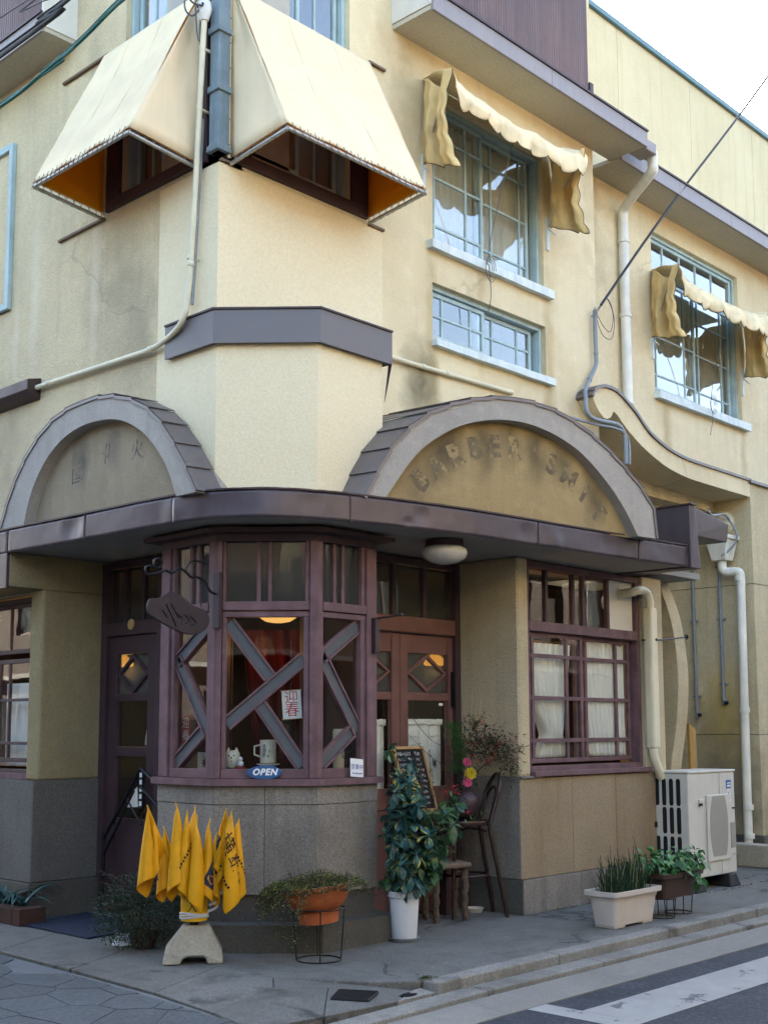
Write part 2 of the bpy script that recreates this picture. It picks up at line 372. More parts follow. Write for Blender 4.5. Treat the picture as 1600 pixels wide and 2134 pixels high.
stucco('arch_panel_plaster', lin('#a18c63'), lin('#7f6d4c'), lin('#b39d72'), grit=90, bstr=0.5, bdist=0.007, streak=0.3,
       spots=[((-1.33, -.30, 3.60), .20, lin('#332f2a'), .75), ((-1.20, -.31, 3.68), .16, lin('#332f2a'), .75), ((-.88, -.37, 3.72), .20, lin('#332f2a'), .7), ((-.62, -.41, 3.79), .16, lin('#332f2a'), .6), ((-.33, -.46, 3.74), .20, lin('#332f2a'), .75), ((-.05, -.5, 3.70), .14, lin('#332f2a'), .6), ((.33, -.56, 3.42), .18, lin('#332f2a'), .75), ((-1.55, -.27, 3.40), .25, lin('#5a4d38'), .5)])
stucco('left_panel_plaster', lin('#93866f'), lin('#726856'), lin('#a1947d'), grit=90, bstr=0.5, bdist=0.007, streak=0.3,
       spots=[((-2.96, 2.0, 3.62), 0.16, lin('#33353a'), 0.6), ((-2.96, 1.55, 3.66), 0.12, lin('#33353a'), 0.5)])
stucco('annex_plaster', lin('#bdb08d'), lin('#978b70'), lin('#cabd9b'), grit=45, bstr=0.3, streak=0.5,
       spots=[((4.97, 0.8, 1.65), 0.42, lin('#b39a4c'), 0.8), ((4.97, 1.0, 1.1), 0.55, lin('#5d5747'), 0.7), ((4.97, 0.6, 0.7), 0.5, lin('#4f4b42'), 0.7)])
stucco('soffit_paint', lin('#8f8d86'), lin('#76746d'), grit=60, bstr=0.2, streak=0.0)
stucco('eave_soffit', lin('#b5ae9d'), lin('#9c9685'), grit=40, bstr=0.12, streak=0.0)
stucco('concrete', lin('#827f78'), lin('#63615c'), lin('#93908a'), grit=80, bstr=0.4, streak=0.1)
stucco('pale_concrete', lin('#a39d8b'), lin('#79746a'), lin('#b3ad9b'), grit=55, bstr=0.7, bdist=0.012, streak=0.2)
granite('granite', lin('#837d73'), lin('#55504a'), lin('#a9a296'), 150, grime=0.5)
granite('warm_granite', lin('#94846a'), lin('#6f624d'), lin('#ab9b7f'), 150, grime=0.35, stain=lin('#7d5a30'))
granite('kerb_granite', lin('#85837c'), lin('#5c5a54'), lin('#a3a198'), 120, grime=0.45, crack=0.3)
granite('dark_base_stone', lin('#59564f'), lin('#413f3a'), lin('#6e6a61'), 130, grime=0.4)
granite('pavement_stone', lin('#6b6a65'), lin('#4d4c48'), lin('#807f78'), 110, grime=0.4, crack=0.55)
granite('crazy_stone', lin('#54585a'), lin('#404445'), lin('#666a6c'), 60, grime=0.4)
plain('crack_dirt', lin('#3f403d'), 0.95, var=0.2)
plain('joint_mortar', lin('#5d6163'), 0.95, var=0.15, bump=0.4)
granite('asphalt', lin('#40444b'), lin('#292c31'), lin('#686c74'), 75, grime=0.35, crack=0.4)
plain('road_paint', lin('#8e8e8b'), 0.8, var=0.12, wear=lin('#55585a'), wear_at=0.58, wscale=5, bump=0.3)
plain('brown_metal', lin('#4a4145'), 0.38, 0.35, 0.5, var=0.16, vscale=2.5, bump=0.08, bscale=9, bdist=0.02, streak=0.25)
plain('grey_metal_sheet', lin('#65605f'), 0.5, 0.2, 0.4, var=0.08, vscale=2, bump=0.05, bscale=8, bdist=0.02)
plain('arch_metal', lin('#6a6361'), 0.45, 0.3, 0.45, var=0.2, vscale=4, bump=0.1, bscale=14, bdist=0.01)
plain('dark_metal', lin('#3a2a2a'), 0.5, 0.1, 0.4, var=0.2)
plain('corrugated_metal', lin('#6d5a57'), 0.55, 0.2, 0.4, var=0.18, vscale=1.6, streak=0.4, bump=0.05)
plain('mauve_fascia', lin('#87807f'), 0.5, 0.0, 0.4, var=0.12, vscale=2, streak=0.2, bump=0.05)
plain('teal_coping', lin('#5d7c82'), 0.5, 0.2, 0.4, var=0.1)
plain('white_board', lin('#c9c6bb'), 0.7, var=0.05)
plain('red_wood', lin('#685052'), 0.68, 0, 0.25, var=0.32, vscale=7, bump=0.5, bscale=40, streak=0.45, wear=lin('#9c8480'), wear_at=0.70, wscale=24)
plain('dark_red_wood', lin('#433234'), 0.6, 0, 0.3, var=0.22, vscale=5, bump=0.3, bscale=40, streak=0.25)
plain('door_wood', lin('#704f49'), 0.6, 0, 0.3, var=0.2, vscale=4, bump=0.25, bscale=40, streak=0.3)
plain('lattice_panel', lin('#525557'), 0.6, 0, 0.3, var=0.12)
plain('teal_wood', lin('#9fb3b3'), 0.6, 0, 0.3, var=0.15, vscale=5, bump=0.25, bscale=50, streak=0.25, wear=lin('#a9b8b4'), wear_at=0.66)
plain('sill_paint', lin('#c9d3d0'), 0.65, var=0.12, bump=0.3, streak=0.3, wear=lin('#7e8a88'), wear_at=0.68)
plain('blue_post_wood', lin('#6b7a80'), 0.75, var=0.2, bump=0.5, streak=0.5, wear=lin('#8b979a'), wear_at=0.64, wscale=9)
plain('pipe_cream', lin('#c9c2a6'), 0.5, var=0.08, bump=0.04)
plain('pipe_white', lin('#d6d4c6'), 0.42, var=0.1, bump=0.04, streak=0.32)
plain('pipe_grey', lin('#7b8285'), 0.5, var=0.12, bump=0.05)
plain('galvanised', lin('#a9a8a0'), 0.4, 0.6, 0.5, var=0.25, vscale=18, wear=lin('#6e4a30'), wear_at=0.68, wscale=16)
plain('black_iron', lin('#17181a'), 0.5, 0.3, 0.4, var=0.2, bump=0.2)
plain('rope', lin('#6c6a66'), 0.9, var=0.2)
plain('cable_green', lin('#1f5a52'), 0.5, var=0.2); plain('cable_black', lin('#202226'), 0.55, var=0.2); plain('cable_grey', lin('#56585c'), 0.6, var=0.2)
plain('awning_canvas', lin('#ecdbb8'), 0.85, 0, 0.15, var=0.07, vscale=3.2, bump=0.35, bscale=190, bdist=0.003, streak=0.09, trans=0.22, tcol=(0.96, 0.88, 0.6, 1))
plain('old_canvas', lin('#e3c98f'), 0.85, 0, 0.15, var=0.16, vscale=5, bump=0.3, bscale=160, bdist=0.003, streak=0.25, trans=0.25)
plain('valance_canvas', lin('#ead9b0'), 0.85, 0, 0.15, var=0.14, vscale=5, bump=0.3, bscale=160, bdist=0.003, streak=0.2, trans=0.2)
plain('piping_cord', lin('#4c4436'), 0.8)
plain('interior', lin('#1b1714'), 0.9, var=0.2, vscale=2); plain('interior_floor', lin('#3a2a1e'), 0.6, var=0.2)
plain('interior_upper', lin('#a8a498'), 0.9, var=0.1)
plain('curtain_white', lin('#f3f1ea'), 0.9, 0, 0.1, var=0.03, vscale=4, bump=0.2, bscale=240, bdist=0.002, trans=0.2)
plain('curtain_beige', lin('#b9b2a0'), 0.9, 0, 0.1, var=0.1, vscale=3, trans=0.35)
plain('curtain_red', lin('#420c14'), 0.9, 0, 0.1, var=0.25, vscale=6, trans=0.15)
plain('lace', lin('#f2f2ee'), 0.9, 0, 0.1, var=0.1, trans=0.2)
plain('lamp_glass', lin('#c4c3bd'), 0.25, 0, 0.5, var=0.03, bump=0.0)
plain('terracotta', lin('#a55a34'), 0.85, 0, 0.2, var=0.16, vscale=9, bump=0.2, streak=0.2, wear=lin('#b98563'), wear_at=0.68)
plain('soil', lin('#2a2019'), 0.95, var=0.3, bump=0.8)
plain('white_plastic', lin('#c9ccce'), 0.42, 0, 0.45, var=0.04, bump=0.02); plain('beige_plastic', lin('#beb4a8'), 0.5, 0, 0.4, var=0.06, bump=0.03, streak=0.12)
plain('brown_plastic', lin('#3d2c25'), 0.5, 0, 0.4, var=0.15)
plain('unit_paint', lin('#bfbcb0'), 0.45, 0, 0.4, var=0.06, bump=0.02, streak=0.15); plain('unit_grey', lin('#8d8a80'), 0.55, var=0.05)
plain('rubber', lin('#141414'), 0.7, var=0.2)
plain('bentwood', lin('#2b1712'), 0.35, 0, 0.5, var=0.3, vscale=9); plain('bark', lin('#57493d'), 0.95, var=0.3, vscale=14, bump=1.0, bscale=45, bdist=0.02)
plain('weathered_plank', lin('#6d5c4e'), 0.9, var=0.25, vscale=10, bump=0.6, bscale=40, bdist=0.01)
plain('purple_crate', lin('#3f2733'), 0.8, var=0.2)
plain('vase_clay', lin('#3a2c30'), 0.45, 0, 0.4, var=0.25, vscale=9)
plain('chalkboard', lin('#1b1a1c'), 0.8, var=0.25, vscale=12); plain('chalk', lin('#c9c7c1'), 0.9); plain('pale_wood', lin('#b08f5f'), 0.65, var=0.15)
plain('flag_yellow', lin('#e0a20c'), 0.5, 0, 0.35, var=0.07, vscale=7, bump=0.1, bscale=200, bdist=0.002, trans=0.25)
plain('can_yellow', lin('#d6a514'), 0.5, 0, 0.35, var=0.08); plain('print_black', lin('#1a1712'), 0.8, var=0.1); plain('print_navy', lin('#20283c'), 0.8)
plain('paper_white', lin('#d5d5d2'), 0.8, var=0.04); plain('ink_red', lin('#b31f26'), 0.8); plain('ink_blue', lin('#3b4f8c'), 0.8); plain('red_card', lin('#8d1520'), 0.7)
plain('open_blue', lin('#27507a'), 0.5, 0, 0.4, var=0.15); plain('white_paint', lin('#e2e2de'), 0.6, var=0.04)
plain('sign_iron', lin('#33292d'), 0.6, 0.2, 0.4, var=0.3, vscale=10, bump=0.3)
plain('mat_blue', lin('#1d2536'), 0.95, var=0.2, bump=0.8, bscale=240)
plain('ceramic', lin('#c9c4b4'), 0.3, 0, 0.5, var=0.06); plain('teal_cloth', lin('#1f6163'), 0.8, var=0.1)
plain('petal_pink', lin('#d0587f'), 0.6, 0, 0.3, var=0.15, vscale=40, trans=0.25); plain('petal_yellow', lin('#c9b32e'), 0.6, 0, 0.3, var=0.2, vscale=40, trans=0.25)
plain('berry_red', lin('#9c1a1c'), 0.3, 0, 0.5, var=0.2); plain('twig', lin('#4a372b'), 0.85, var=0.2); plain('cane', lin('#a3875c'), 0.7, var=0.2)
plain('sticker_blue', lin('#2d62a0'), 0.5); plain('wood_board', lin('#94702f'), 0.75, var=0.25, vscale=7, streak=0.3, bump=0.4)
plain('roof_tile', lin('#5b5a58'), 0.7, var=0.15)
leafmat('leaf_variegated', lin('#2a4d47'), lin('#466f6a'), 0.3, lin('#c4b54c'), 0.27)
leafmat('leaf_planter', lin('#2a5a2c'), lin('#4a7f3f'), 0.4, lin('#a4a04a'), 0.22)
leafmat('leaf_shrub', lin('#1f3324'), lin('#33492b'), 0.4)
leafmat('leaf_creeper', lin('#303c1c'), lin('#59602a'), 0.5); leafmat('leaf_creeper_tip', lin('#7c8034'), lin('#98944a'), 0.5)
leafmat('leaf_nandina', lin('#34493a'), lin('#565a3c'), 0.5); leafmat('leaf_pine', lin('#24451c'), lin('#34602a'), 0.55)
leafmat('leaf_lance', lin('#3f6a35'), lin('#5d8a4a'), 0.4); leafmat('leaf_agave', lin('#2a4a45'), lin('#3f6660'), 0.45)
leafmat('leaf_rush', lin('#1f3a24'), lin('#35512f'), 0.45); leafmat('leaf_rush_dry', lin('#8b8a5a'), lin('#a39a72'), 0.6)
glass('pane_clear', (0.95, 0.97, 0.96, 1)); glass('pane_upper', (0.88, 0.91, 0.92, 1), refl=1.6, dirt=0.02); glass('pane_dim', (0.5, 0.5, 0.45, 1), dirt=0.05, rough=0.02); glass('pane_frost', (0.6, 0.6, 0.5, 1), dirt=0.08, rough=0.12)
_k = N('lamp_glow'); _e = _k.n('Emission'); _e.inputs[0].default_value = (1.0, 0.52, 0.14, 1); _e.inputs[1].default_value = 0.11; _k.l(_e.outputs[0], _k.out.inputs[0]); M['lamp_glow'] = _k.m

# ------------------------------------------------------------------ ground, kerbs, road
XW, YW, YR = -2.82, 0.53, 0.83
mb = MB(); mb.box(-60, 80, -60, 60, -0.60, -0.135); struct(mb.build('road', 'asphalt'))
# pavement round the shop: bed, then a cast slab
mb = MB(); mb.prism([(-3.05, 9, -0.12), (-3.05, -0.40, -0.12), (-2.72, -0.95, -0.12), (-2.52, -1.12, -0.12), (14, -1.12, -0.12), (14, 9, -0.12)], (0, 0, 0.12))
pave = struct(mb.build('pavement', 'pavement_stone', bevel=0.012))
# kerb stones
x = -2.50; i = 0
while x < 13.5:
    L = 1.42 if i else 1.25
    mb = MB(); e = random.uniform(-0.004, 0.004)
    mb.box(x + 0.004, x + L - 0.004, -1.25 + e, -1.123, -0.16, 0.003 + e * 0.5); mb.build('kerb_stone', 'kerb_granite', pave, bevel=0.012)
    mb = MB(); mb.hexa([(x + 0.30, -1.40, -0.2), (x + L + 0.296, -1.40, -0.2), (x + L + 0.296, -1.252, -0.2), (x + 0.30, -1.252, -0.2), (x + 0.30, -1.40, -0.068), (x + L + 0.296, -1.40, -0.068), (x + L + 0.296, -1.252, -0.062), (x + 0.30, -1.252, -0.062)])
    mb.build('kerb_step', 'kerb_granite', pave, bevel=0.008)
    mb = MB(); mb.hexa([(x + 0.1, -1.70, -0.25), (x + L + 0.096, -1.70, -0.25), (x + L + 0.096, -1.404, -0.25), (x + 0.1, -1.404, -0.25), (x + 0.1, -1.70, -0.128), (x + L + 0.096, -1.70, -0.128), (x + L + 0.096, -1.404, -0.10), (x + 0.1, -1.404, -0.10)])
    mb.build('gutter_slab', 'concrete', pave)
    x += L; i += 1
for (xa, xb) in ((-3.75, -2.404), ):
    mb = MB(); mb.hexa([(xa, -1.74, -0.25), (xb, -1.70, -0.25), (xb, -1.404, -0.25), (xa + 0.1, -1.44, -0.25), (xa, -1.74, -0.128), (xb, -1.70, -0.128), (xb, -1.404, -0.10), (xa + 0.1, -1.44, -0.10)]); mb.build('gutter_slab', 'concrete', pave)
mb = MB(); mb.hexa([(-3.62, -1.43, -0.2), (-2.206, -1.40, -0.2), (-2.206, -1.252, -0.2), (-3.45, -1.28, -0.2), (-3.62, -1.43, -0.08), (-2.206, -1.40, -0.068), (-2.206, -1.252, -0.062), (-3.45, -1.28, -0.07)]); mb.build('kerb_step', 'kerb_granite', pave, bevel=0.008)
# forecourt slabs between the pavement and the stone-paved lane
bed = MB()
def slab(pts, z, name='paving_slab', mat='pavement_stone'):
    mb = MB(); c = Vector((sum(p[0] for p in pts) / len(pts), sum(p[1] for p in pts) / len(pts), 0))
    q = []
    for p in pts:
        v = Vector((p[0], p[1], 0)); d = (c - v).normalized() * 0.004; q.append((v.x + d.x, v.y + d.y, -0.2))
    n = len(q); top = [(a[0], a[1], zz) for a, zz in zip(q, z)]
    mb.add(q + top, [tuple(range(n - 1, -1, -1)), tuple(range(n, 2 * n))] + [(k, (k + 1) % n, n + (k + 1) % n, n + k) for k in range(n)])
    bed.add([(p[0], p[1], zz - .009) for p, zz in zip(pts, z)], [tuple(range(n))])
    return mb.build(name, mat, pave, bevel=0.004)
A_, B_, C_, D_, E_ = (-3.70, 1.75), (-3.72, 0.80), (-3.76, -0.16), (-3.84, -0.80), (-3.93, -1.24)
F_, G_, H_, I_ = (-3.055, 2.05), (-3.055, 1.10), (-3.055, 0.13), (-3.055, -0.40); J_, K_, L_, P_, Q_, S_ = (-3.215, -0.585), (-2.975, -0.80), (-3.45, -1.262), (-2.722, -0.95), (-2.60, -1.125), (-2.86, -1.255)
slab([(-3.70, 9.0), A_, F_, (-3.055, 9.0)], [-0.01, -0.01, 0, 0])
slab([A_, B_, G_, F_], [-0.01, -0.012, 0, 0])
slab([B_, C_, H_, G_], [-0.012, -0.016, 0, 0])
slab([C_, D_, J_, I_, H_], [-0.016, -0.02, -0.008, 0, 0])
slab([D_, E_, L_, K_, J_], [-0.02, -0.025, -0.035, -0.02, -0.008])
slab([L_, S_, Q_, P_, K_], [-0.035, -0.05, -0.045, -0.028, -0.02])
slab([I_, J_, K_, P_], [0, -0.008, -0.02, -0.028])
slab([S_, (-2.515, -1.25), (-2.515, -1.13), Q_], [-0.05, -0.05, -0.042, -0.045], 'paving_slab', 'kerb_granite')
bed.build('joint_bed', 'crack_dirt', pave, weld=False)
mb = MB(); mb.hexa([(-3.17, -1.02, -0.05), (-3.02, -1.18, -0.05), (-2.83, -1.08, -0.05), (-2.98, -0.90, -0.05), (-3.17, -1.02, -0.017), (-3.02, -1.18, -0.026), (-2.83, -1.08, -0.019), (-2.98, -0.90, -0.009)])
tag(mb.build('drain_cover', 'black_iron', None, bevel=0.004), 'small dark drain cover set in the cracked slabs before the kerb', 'drain cover')
mb = MB(); mb.lathe((-2.70, -1.185, -0.058), [(0.0, 0.0), (0.055, 0.0), (0.06, 0.012), (0.0, 0.013)], 20, sx=1.2, sy=0.8)
tag(mb.build('valve_cover', 'black_iron', None, smooth=40), 'oval dark valve cover in the low stone at the kerb end', 'valve cover')
# stone-paved lane on the left: irregular flat stones in pale mortar
lane = MB(); lane.prism([(-3.74, 40, -0.1), (-3.74, 1.7, -0.1), (-3.76, 0.8, -0.1), (-3.80, -0.2, -0.1), (-3.88, -0.85, -0.1), (-3.98, -1.4, -0.1), (-4.3, -2.4, -0.1), (-9.0, -2.4, -0.1), (-9.0, 40, -0.1)], (0, 0, 0.080))
lane = struct(lane.build('stone_lane', 'joint_mortar'))
rnd = random.Random(5)
def lane_edge(y): return -3.77 if y > 0.8 else (-3.77 - (0.8 - y) * 0.075)
pts = []
for a in range(-8, 17):
    for b in range(0, 10):
        pts.append((-3.6 - b * 0.40 + rnd.uniform(-0.19, 0.19), a * 0.40 + rnd.uniform(-0.19, 0.19)))
def clip(poly, px, py, nx, ny):
    o = []
    for (ax, ay), (bx, by) in zip(poly, poly[1:] + poly[:1]):
        da = (ax - px) * nx + (ay - py) * ny; db = (bx - px) * nx + (by - py) * ny
        if da <= 0: o.append((ax, ay))
        if (da < 0 < db) or (db < 0 < da):
            t = da / (da - db); o.append((ax + (bx - ax) * t, ay + (by - ay) * t))
    return o
nst = 0
for i, (x, y) in enumerate(pts):
    if not (-6.9 < x < -3.72 and -2.3 < y < 4.2): continue
    poly = [(x - .7, y - .7), (x + .7, y - .7), (x + .7, y + .7), (x - .7, y + .7)]
    for j, (x2, y2) in enumerate(pts):
        if i == j or abs(x2 - x) > 1.4 or abs(y2 - y) > 1.4: continue
        dx, dy = x2 - x, y2 - y; L = math.hypot(dx, dy); gap = 0.006
        poly = clip(poly, (x + x2) / 2 - dx / L * gap, (y + y2) / 2 - dy / L * gap, dx / L, dy / L)
        if len(poly) < 3: break
    if len(poly) < 3: continue
    e = lane_edge(y)
    poly = clip(poly, e - 0.012, 0, 1, 0); poly = clip(poly, 0, -2.37, 0, -1)
    if len(poly) < 3: continue
    h = -0.0150 + rnd.uniform(-0.0012, 0.002)
    mb = MB(); mb.prism([(p[0], p[1], -0.06) for p in poly], (0, 0, h + 0.06)); mb.build('paving_stone', 'crazy_stone', lane, weld=False); nst += 1
# road markings
mb = MB(); mb.box(-2.03, 13, -2.38, -1.96, -0.133, -0.131); struct(mb.build('road_line', 'road_paint'))
mb = MB(); mb.hexa([(-2.22, -2.38, -0.133), (-2.034, -2.38, -0.133), (-2.03, -1.63, -0.133), (-2.22, -1.63, -0.133), (-2.22, -2.38, -0.131), (-2.034, -2.38, -0.131), (-2.03, -1.63, -0.131), (-2.22, -1.63, -0.131)])
struct(mb.build('road_line', 'road_paint'))
mb = MB(); mb.box(1.45, 3.2, -1.84, -1.74, -0.133, -0.131); struct(mb.build('road_line', 'road_paint'))

plain('dark_brick', lin('#3d2820'), 0.9, var=0.3)
plain('curtain_pale', lin('#ebe7da'), 0.9, 0, 0.1, var=0.05, vscale=3, trans=0.2)

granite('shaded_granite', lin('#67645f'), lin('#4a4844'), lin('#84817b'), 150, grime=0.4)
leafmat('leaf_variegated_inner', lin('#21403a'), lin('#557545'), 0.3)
plain('awning_lining', lin('#e39a1c'), 0.8, 0, 0.1, var=0.08, vscale=4, trans=0.55, tcol=(1.0, 0.62, 0.08, 1))
stucco('shaded_pillar_plaster', lin('#978a68'), lin('#75694d'), lin('#a69974'), grit=55, bstr=0.9, bdist=0.014, streak=0.25)  # darker copy of the pillar plaster, left porch shade put into its colour
_k = N('lamp_glow_strong'); _e = _k.n('Emission'); _e.inputs[0].default_value = (1.0, 0.42, 0.07, 1); _e.inputs[1].default_value = 0.2; _k.l(_e.outputs[0], _k.out.inputs[0]); M['lamp_glow_strong'] = _k.m
# ------------------------------------------------------------------ the corner building
bld = thing('corner_building', 'cream plastered two storey corner shop with arched gables over a curved metal canopy', 'building', (0, 0, 0))
FR = Fr((0, YW), (1, 0)); FR2 = Fr((0, YR), (1, 0)); FL = Fr((XW, 0), (0, 1), (-1, 0)); FG = Fr((0, 0), (1, 0)); 

def sash_window(F, hole, sashes, wood, pane, sill=None, sillmat='sill_paint', fw=0.042, d_frame=-0.05, depth=0.09, room=0.5, name='window', parent=None, roommat='interior_upper', bw=0.021):
    """frame in a wall opening; each sash = (u0,u1,z0,z1,[v bars],[h bars],d) with its panes one by one"""
    parent = parent or bld
    u0, u1, z0, z1 = hole; g = 0.002
    mb = MB()
    F.box(mb, u0 + g, u0 + fw, d_frame - depth, d_frame, z0 + g, z1 - g); F.box(mb, u1 - fw, u1 - g, d_frame - depth, d_frame, z0 + g, z1 - g)
    F.box(mb, u0 + fw, u1 - fw, d_frame - depth, d_frame, z1 - fw, z1 - g); F.box(mb, u0 + fw, u1 - fw, d_frame - depth, d_frame, z0 + g, z0 + fw)
    w = mb.build(name, wood, parent, bevel=0.004)
    for (a, b, c, d, vb, hb, dd) in sashes:
        s = MB(); sw = 0.036; t = 0.032
        F.box(s, a, a + sw, dd - t, dd, c, d); F.box(s, b - sw, b, dd - t, dd, c, d)
        F.box(s, a + sw, b - sw, dd - t, dd, d - sw, d); F.box(s, a + sw, b - sw, dd - t, dd, c, c + sw)
        for v in vb: F.box(s, v - bw / 2, v + bw / 2, dd - t + 0.003, dd - 0.003, c + sw, d - sw)
        vv = [a + sw] + [x for v in vb for x in (v - bw / 2, v + bw / 2)] + [b - sw]
        for h in hb:
            for k in range(0, len(vv), 2): F.box(s, vv[k], vv[k + 1], dd - t + 0.004, dd - 0.004, h - bw / 2, h + bw / 2)
        s.build('sash', wood, w, bevel=0.003)
        hh = [c + sw] + [x for h in hb for x in (h - bw / 2, h + bw / 2)] + [d - sw]
        for i in range(0, len(vv), 2):
            for j in range(0, len(hh), 2):
                q = MB(); tl = random.uniform(-0.0015, 0.0015)
                dm = dd - t / 2
                p = [F.pt(vv[i] - .004, dm - tl, hh[j] - .004), F.pt(vv[i + 1] + .004, dm + tl, hh[j] - .004), F.pt(vv[i + 1] + .004, dm + tl, hh[j + 1] + .004), F.pt(vv[i] - .004, dm - tl, hh[j + 1] + .004)]
                q.prism(p, F.n * 0.003); q.build('pane', pane, w)
    if sill:
        a, b, c, d, pr = sill; s = MB(); n = 26
        def fn(t, k):
            return F.pt(a + (b - a) * t, pr + 0.004 * noise.noise((t * 9, 3.1, 0)), (c if k else d) + 0.006 * noise.noise((t * 7, 1.7 + k * 5, 0)))
        for i in range(n):
            t0, t1 = i / n, (i + 1) / n
            A, B, Cc, D = fn(t0, 1), fn(t1, 1), fn(t1, 0), fn(t0, 0)
            back = F.n * (-(pr + 0.10))
            s.add([A, B, Cc, D, A + back, B + back, Cc + back + Vector((0, 0, .01)), D + back + Vector((0, 0, .01))],
                  [(0, 1, 2, 3), (3, 2, 6, 7), (1, 0, 4, 5), (5, 4, 7, 6)] + ([(0, 3, 7, 4)] if i == 0 else []) + ([(2, 1, 5, 6)] if i == n - 1 else []))
        s.build('sill', sillmat, w)
    if room:
        r = MB(); e = 0.004; a, b, c, d = u0 - .25, u1 + .25, z0 - .2, z1 + .2; d0 = d_frame - depth - .08
        for (p, q2, r0, r1, s0, s1) in ((a, b, d0 - room - .02, d0 - room, c, d), (a, a + .02, d0 - room, d0 + .0, c, d), (b - .02, b, d0 - room, d0 + .0, c, d), (a + .02, b - .02, d0 - room, d0, c, c + .02), (a + .02, b - .02, d0 - room, d0, d - .02, d)):
            F.box(r, p, q2, r0, r1, s0, s1)
        r.build('room_lining', roommat, w)
    return w

# upper walls -------------------------------------------------------
HA = (-0.44, 1.20, 5.74, 7.10); HB = (-0.45, 1.21, 4.86, 5.38)
HWR = (-2.52, -1.47, 5.78, 7.80); HWL = (0.84, 1.76, 5.78, 7.80)
HC = (3.72, 5.80, 5.31, 7.22)
mb = MB(); FR.wall(mb, XW, 2.10, 3.0, 10.2, [HA, HB, HWR]); mb.build('wall', 'upper_plaster', bld)
mb = MB(); FR2.wall(mb, 1.9, 9.0, 4.08, 7.9, [HC]); mb.build('wall', 'upper_plaster', bld)
mb = MB(); mb.box(2.098, 2.10, YW + 0.002, YR + .02, 4.08, 7.6); mb.build('wall_return', 'upper_plaster', bld)
mb = MB(); FL.wall(mb, YW + 0.221, 9.0, 2.97, 10.2, [HWL, (2.90, 3.38, 4.38, 4.50)]); mb.build('wall', 'old_left_plaster', bld)
mb = MB(); mb.box(XW, XW + .22, YW, YW + .22, 3.0, 10.2); mb.build('wall_corner', 'new_plaster', bld)
# repaired render round the corner: a slightly proud newer coat
mb = MB(); FL.box(mb, YW - .006, 1.235, 0.0, 0.006, 4.55, 5.645); FL.box(mb, YW - .006, 1.235, 0, .006, 3.1, 4.55); mb.build('new_render', 'new_plaster', bld)
mb = MB(); FR.box(mb, XW, -1.09, 0.0, 0.006, 4.4, 5.645); mb.build('new_render', 'new_plaster', bld)
# ceiling over the alley and roof slab so no light leaks in
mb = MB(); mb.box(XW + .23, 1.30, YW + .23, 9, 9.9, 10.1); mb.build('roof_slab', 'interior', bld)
mb = MB(); mb.box(1.9, 9, YR + .22, 4, 4.0, 4.10); mb.build('alley_ceiling', 'annex_plaster', bld)
# thin ledges carried past the awnings
for (a, b, z) in ((-1.262, -1.08, 5.635), (-1.26, -1.06, 7.06), (-2.9, -2.70, 5.652)):
    mb = MB(); FR.box(mb, max(a, XW), b, 0.0, 0.03, z, z + .022); mb.build('ledge', 'weathered_plank', bld, bevel=.003)
for (a, b, z) in ((1.98, 2.66, 5.63), (1.98, 2.66, 7.05)):
    mb = MB(); FL.box(mb, a, b, 0.0, 0.03, z, z + .022); mb.build('ledge', 'weathered_plank', bld, bevel=.003)
# weathered timber corner post between the awnings
post = MB()
post.box(XW - .06, XW + .05, YW - .06, YW + .05, 5.70, 10.2); post = post.build('corner_post', 'blue_post_wood', bld, bevel=.012)
for z in (5.70, 6.16, 6.62):
    mb = MB(); mb.box(XW - .08, XW + .05, YW - .08, YW + .05, z, z + .05); mb.build('post_collar', 'blue_post_wood', post, bevel=.006)

# tall windows half hidden behind the awnings
def bars(a, b, n): return [a + (b - a) * (i + 1) / (n + 1) for i in range(n)]
for F, H, lab in ((FR, HWR, 'r'), (FL, HWL, 'l')):
    a, b, c, d = H; m = (a + b) / 2
    sash_window(F, H, [(a + .06, m + .02, c + .06, d - .06, bars(a + .06, m + .02, 1), bars(c, d, 2), -.06), (m - .02, b - .06, c + .06, d - .06, bars(m - .02, b - .06, 1), bars(c, d, 2), -.095)], 'teal_wood', 'pane_upper')
    mb = MB(); F.box(mb, a - .19, b + .19, 0.0, .03, c - .10, c - .003); F.box(mb, a - .19, a - .004, 0.0, .03, c, 7.0); F.box(mb, b + .004, b + .19, 0.0, .03, c, 7.0)
    mb.build('window_casing', 'dark_red_wood', bld, bevel=.004)
# window A: tall sliding pair
a, b, c, d = HA
sash_window(FR, HA, [(-.39, .36, 5.79, 7.05, [-.33, .115], [5.955, 6.405, 6.80], -.075), (.30, 1.10, 5.79, 7.05, [.53, .97], [5.955, 6.405, 6.80], -.11)], 'teal_wood', 'pane_upper', sill=(-.52, 1.28, 5.74, 5.66, .07))
# window B: low sliding pair
sash_window(FR, HB, [(-.40, .36, 4.91, 5.33, [-.235, .16], [5.12], -.075), (.30, 1.12, 4.91, 5.33, [.52, .90], [5.12], -.11)], 'teal_wood', 'pane_upper', sill=(-.47, 1.28, 4.86, 4.795, .065))
# window C: transom row above a sliding pair
sash_window(FR2, HC, [(3.78, 5.74, 6.78, 7.17, [4.10, 4.49, 4.87, 5.26], [], -.07), (3.80, 4.80, 5.37, 6.74, [3.90, 4.55], [5.56, 6.02], -.075), (4.72, 5.73, 5.37, 6.74, [4.95, 5.52], [5.56, 6.02, 6.42], -.11)], 'teal_wood', 'pane_upper', sill=(3.70, 5.88, 5.31, 5.22, .08))
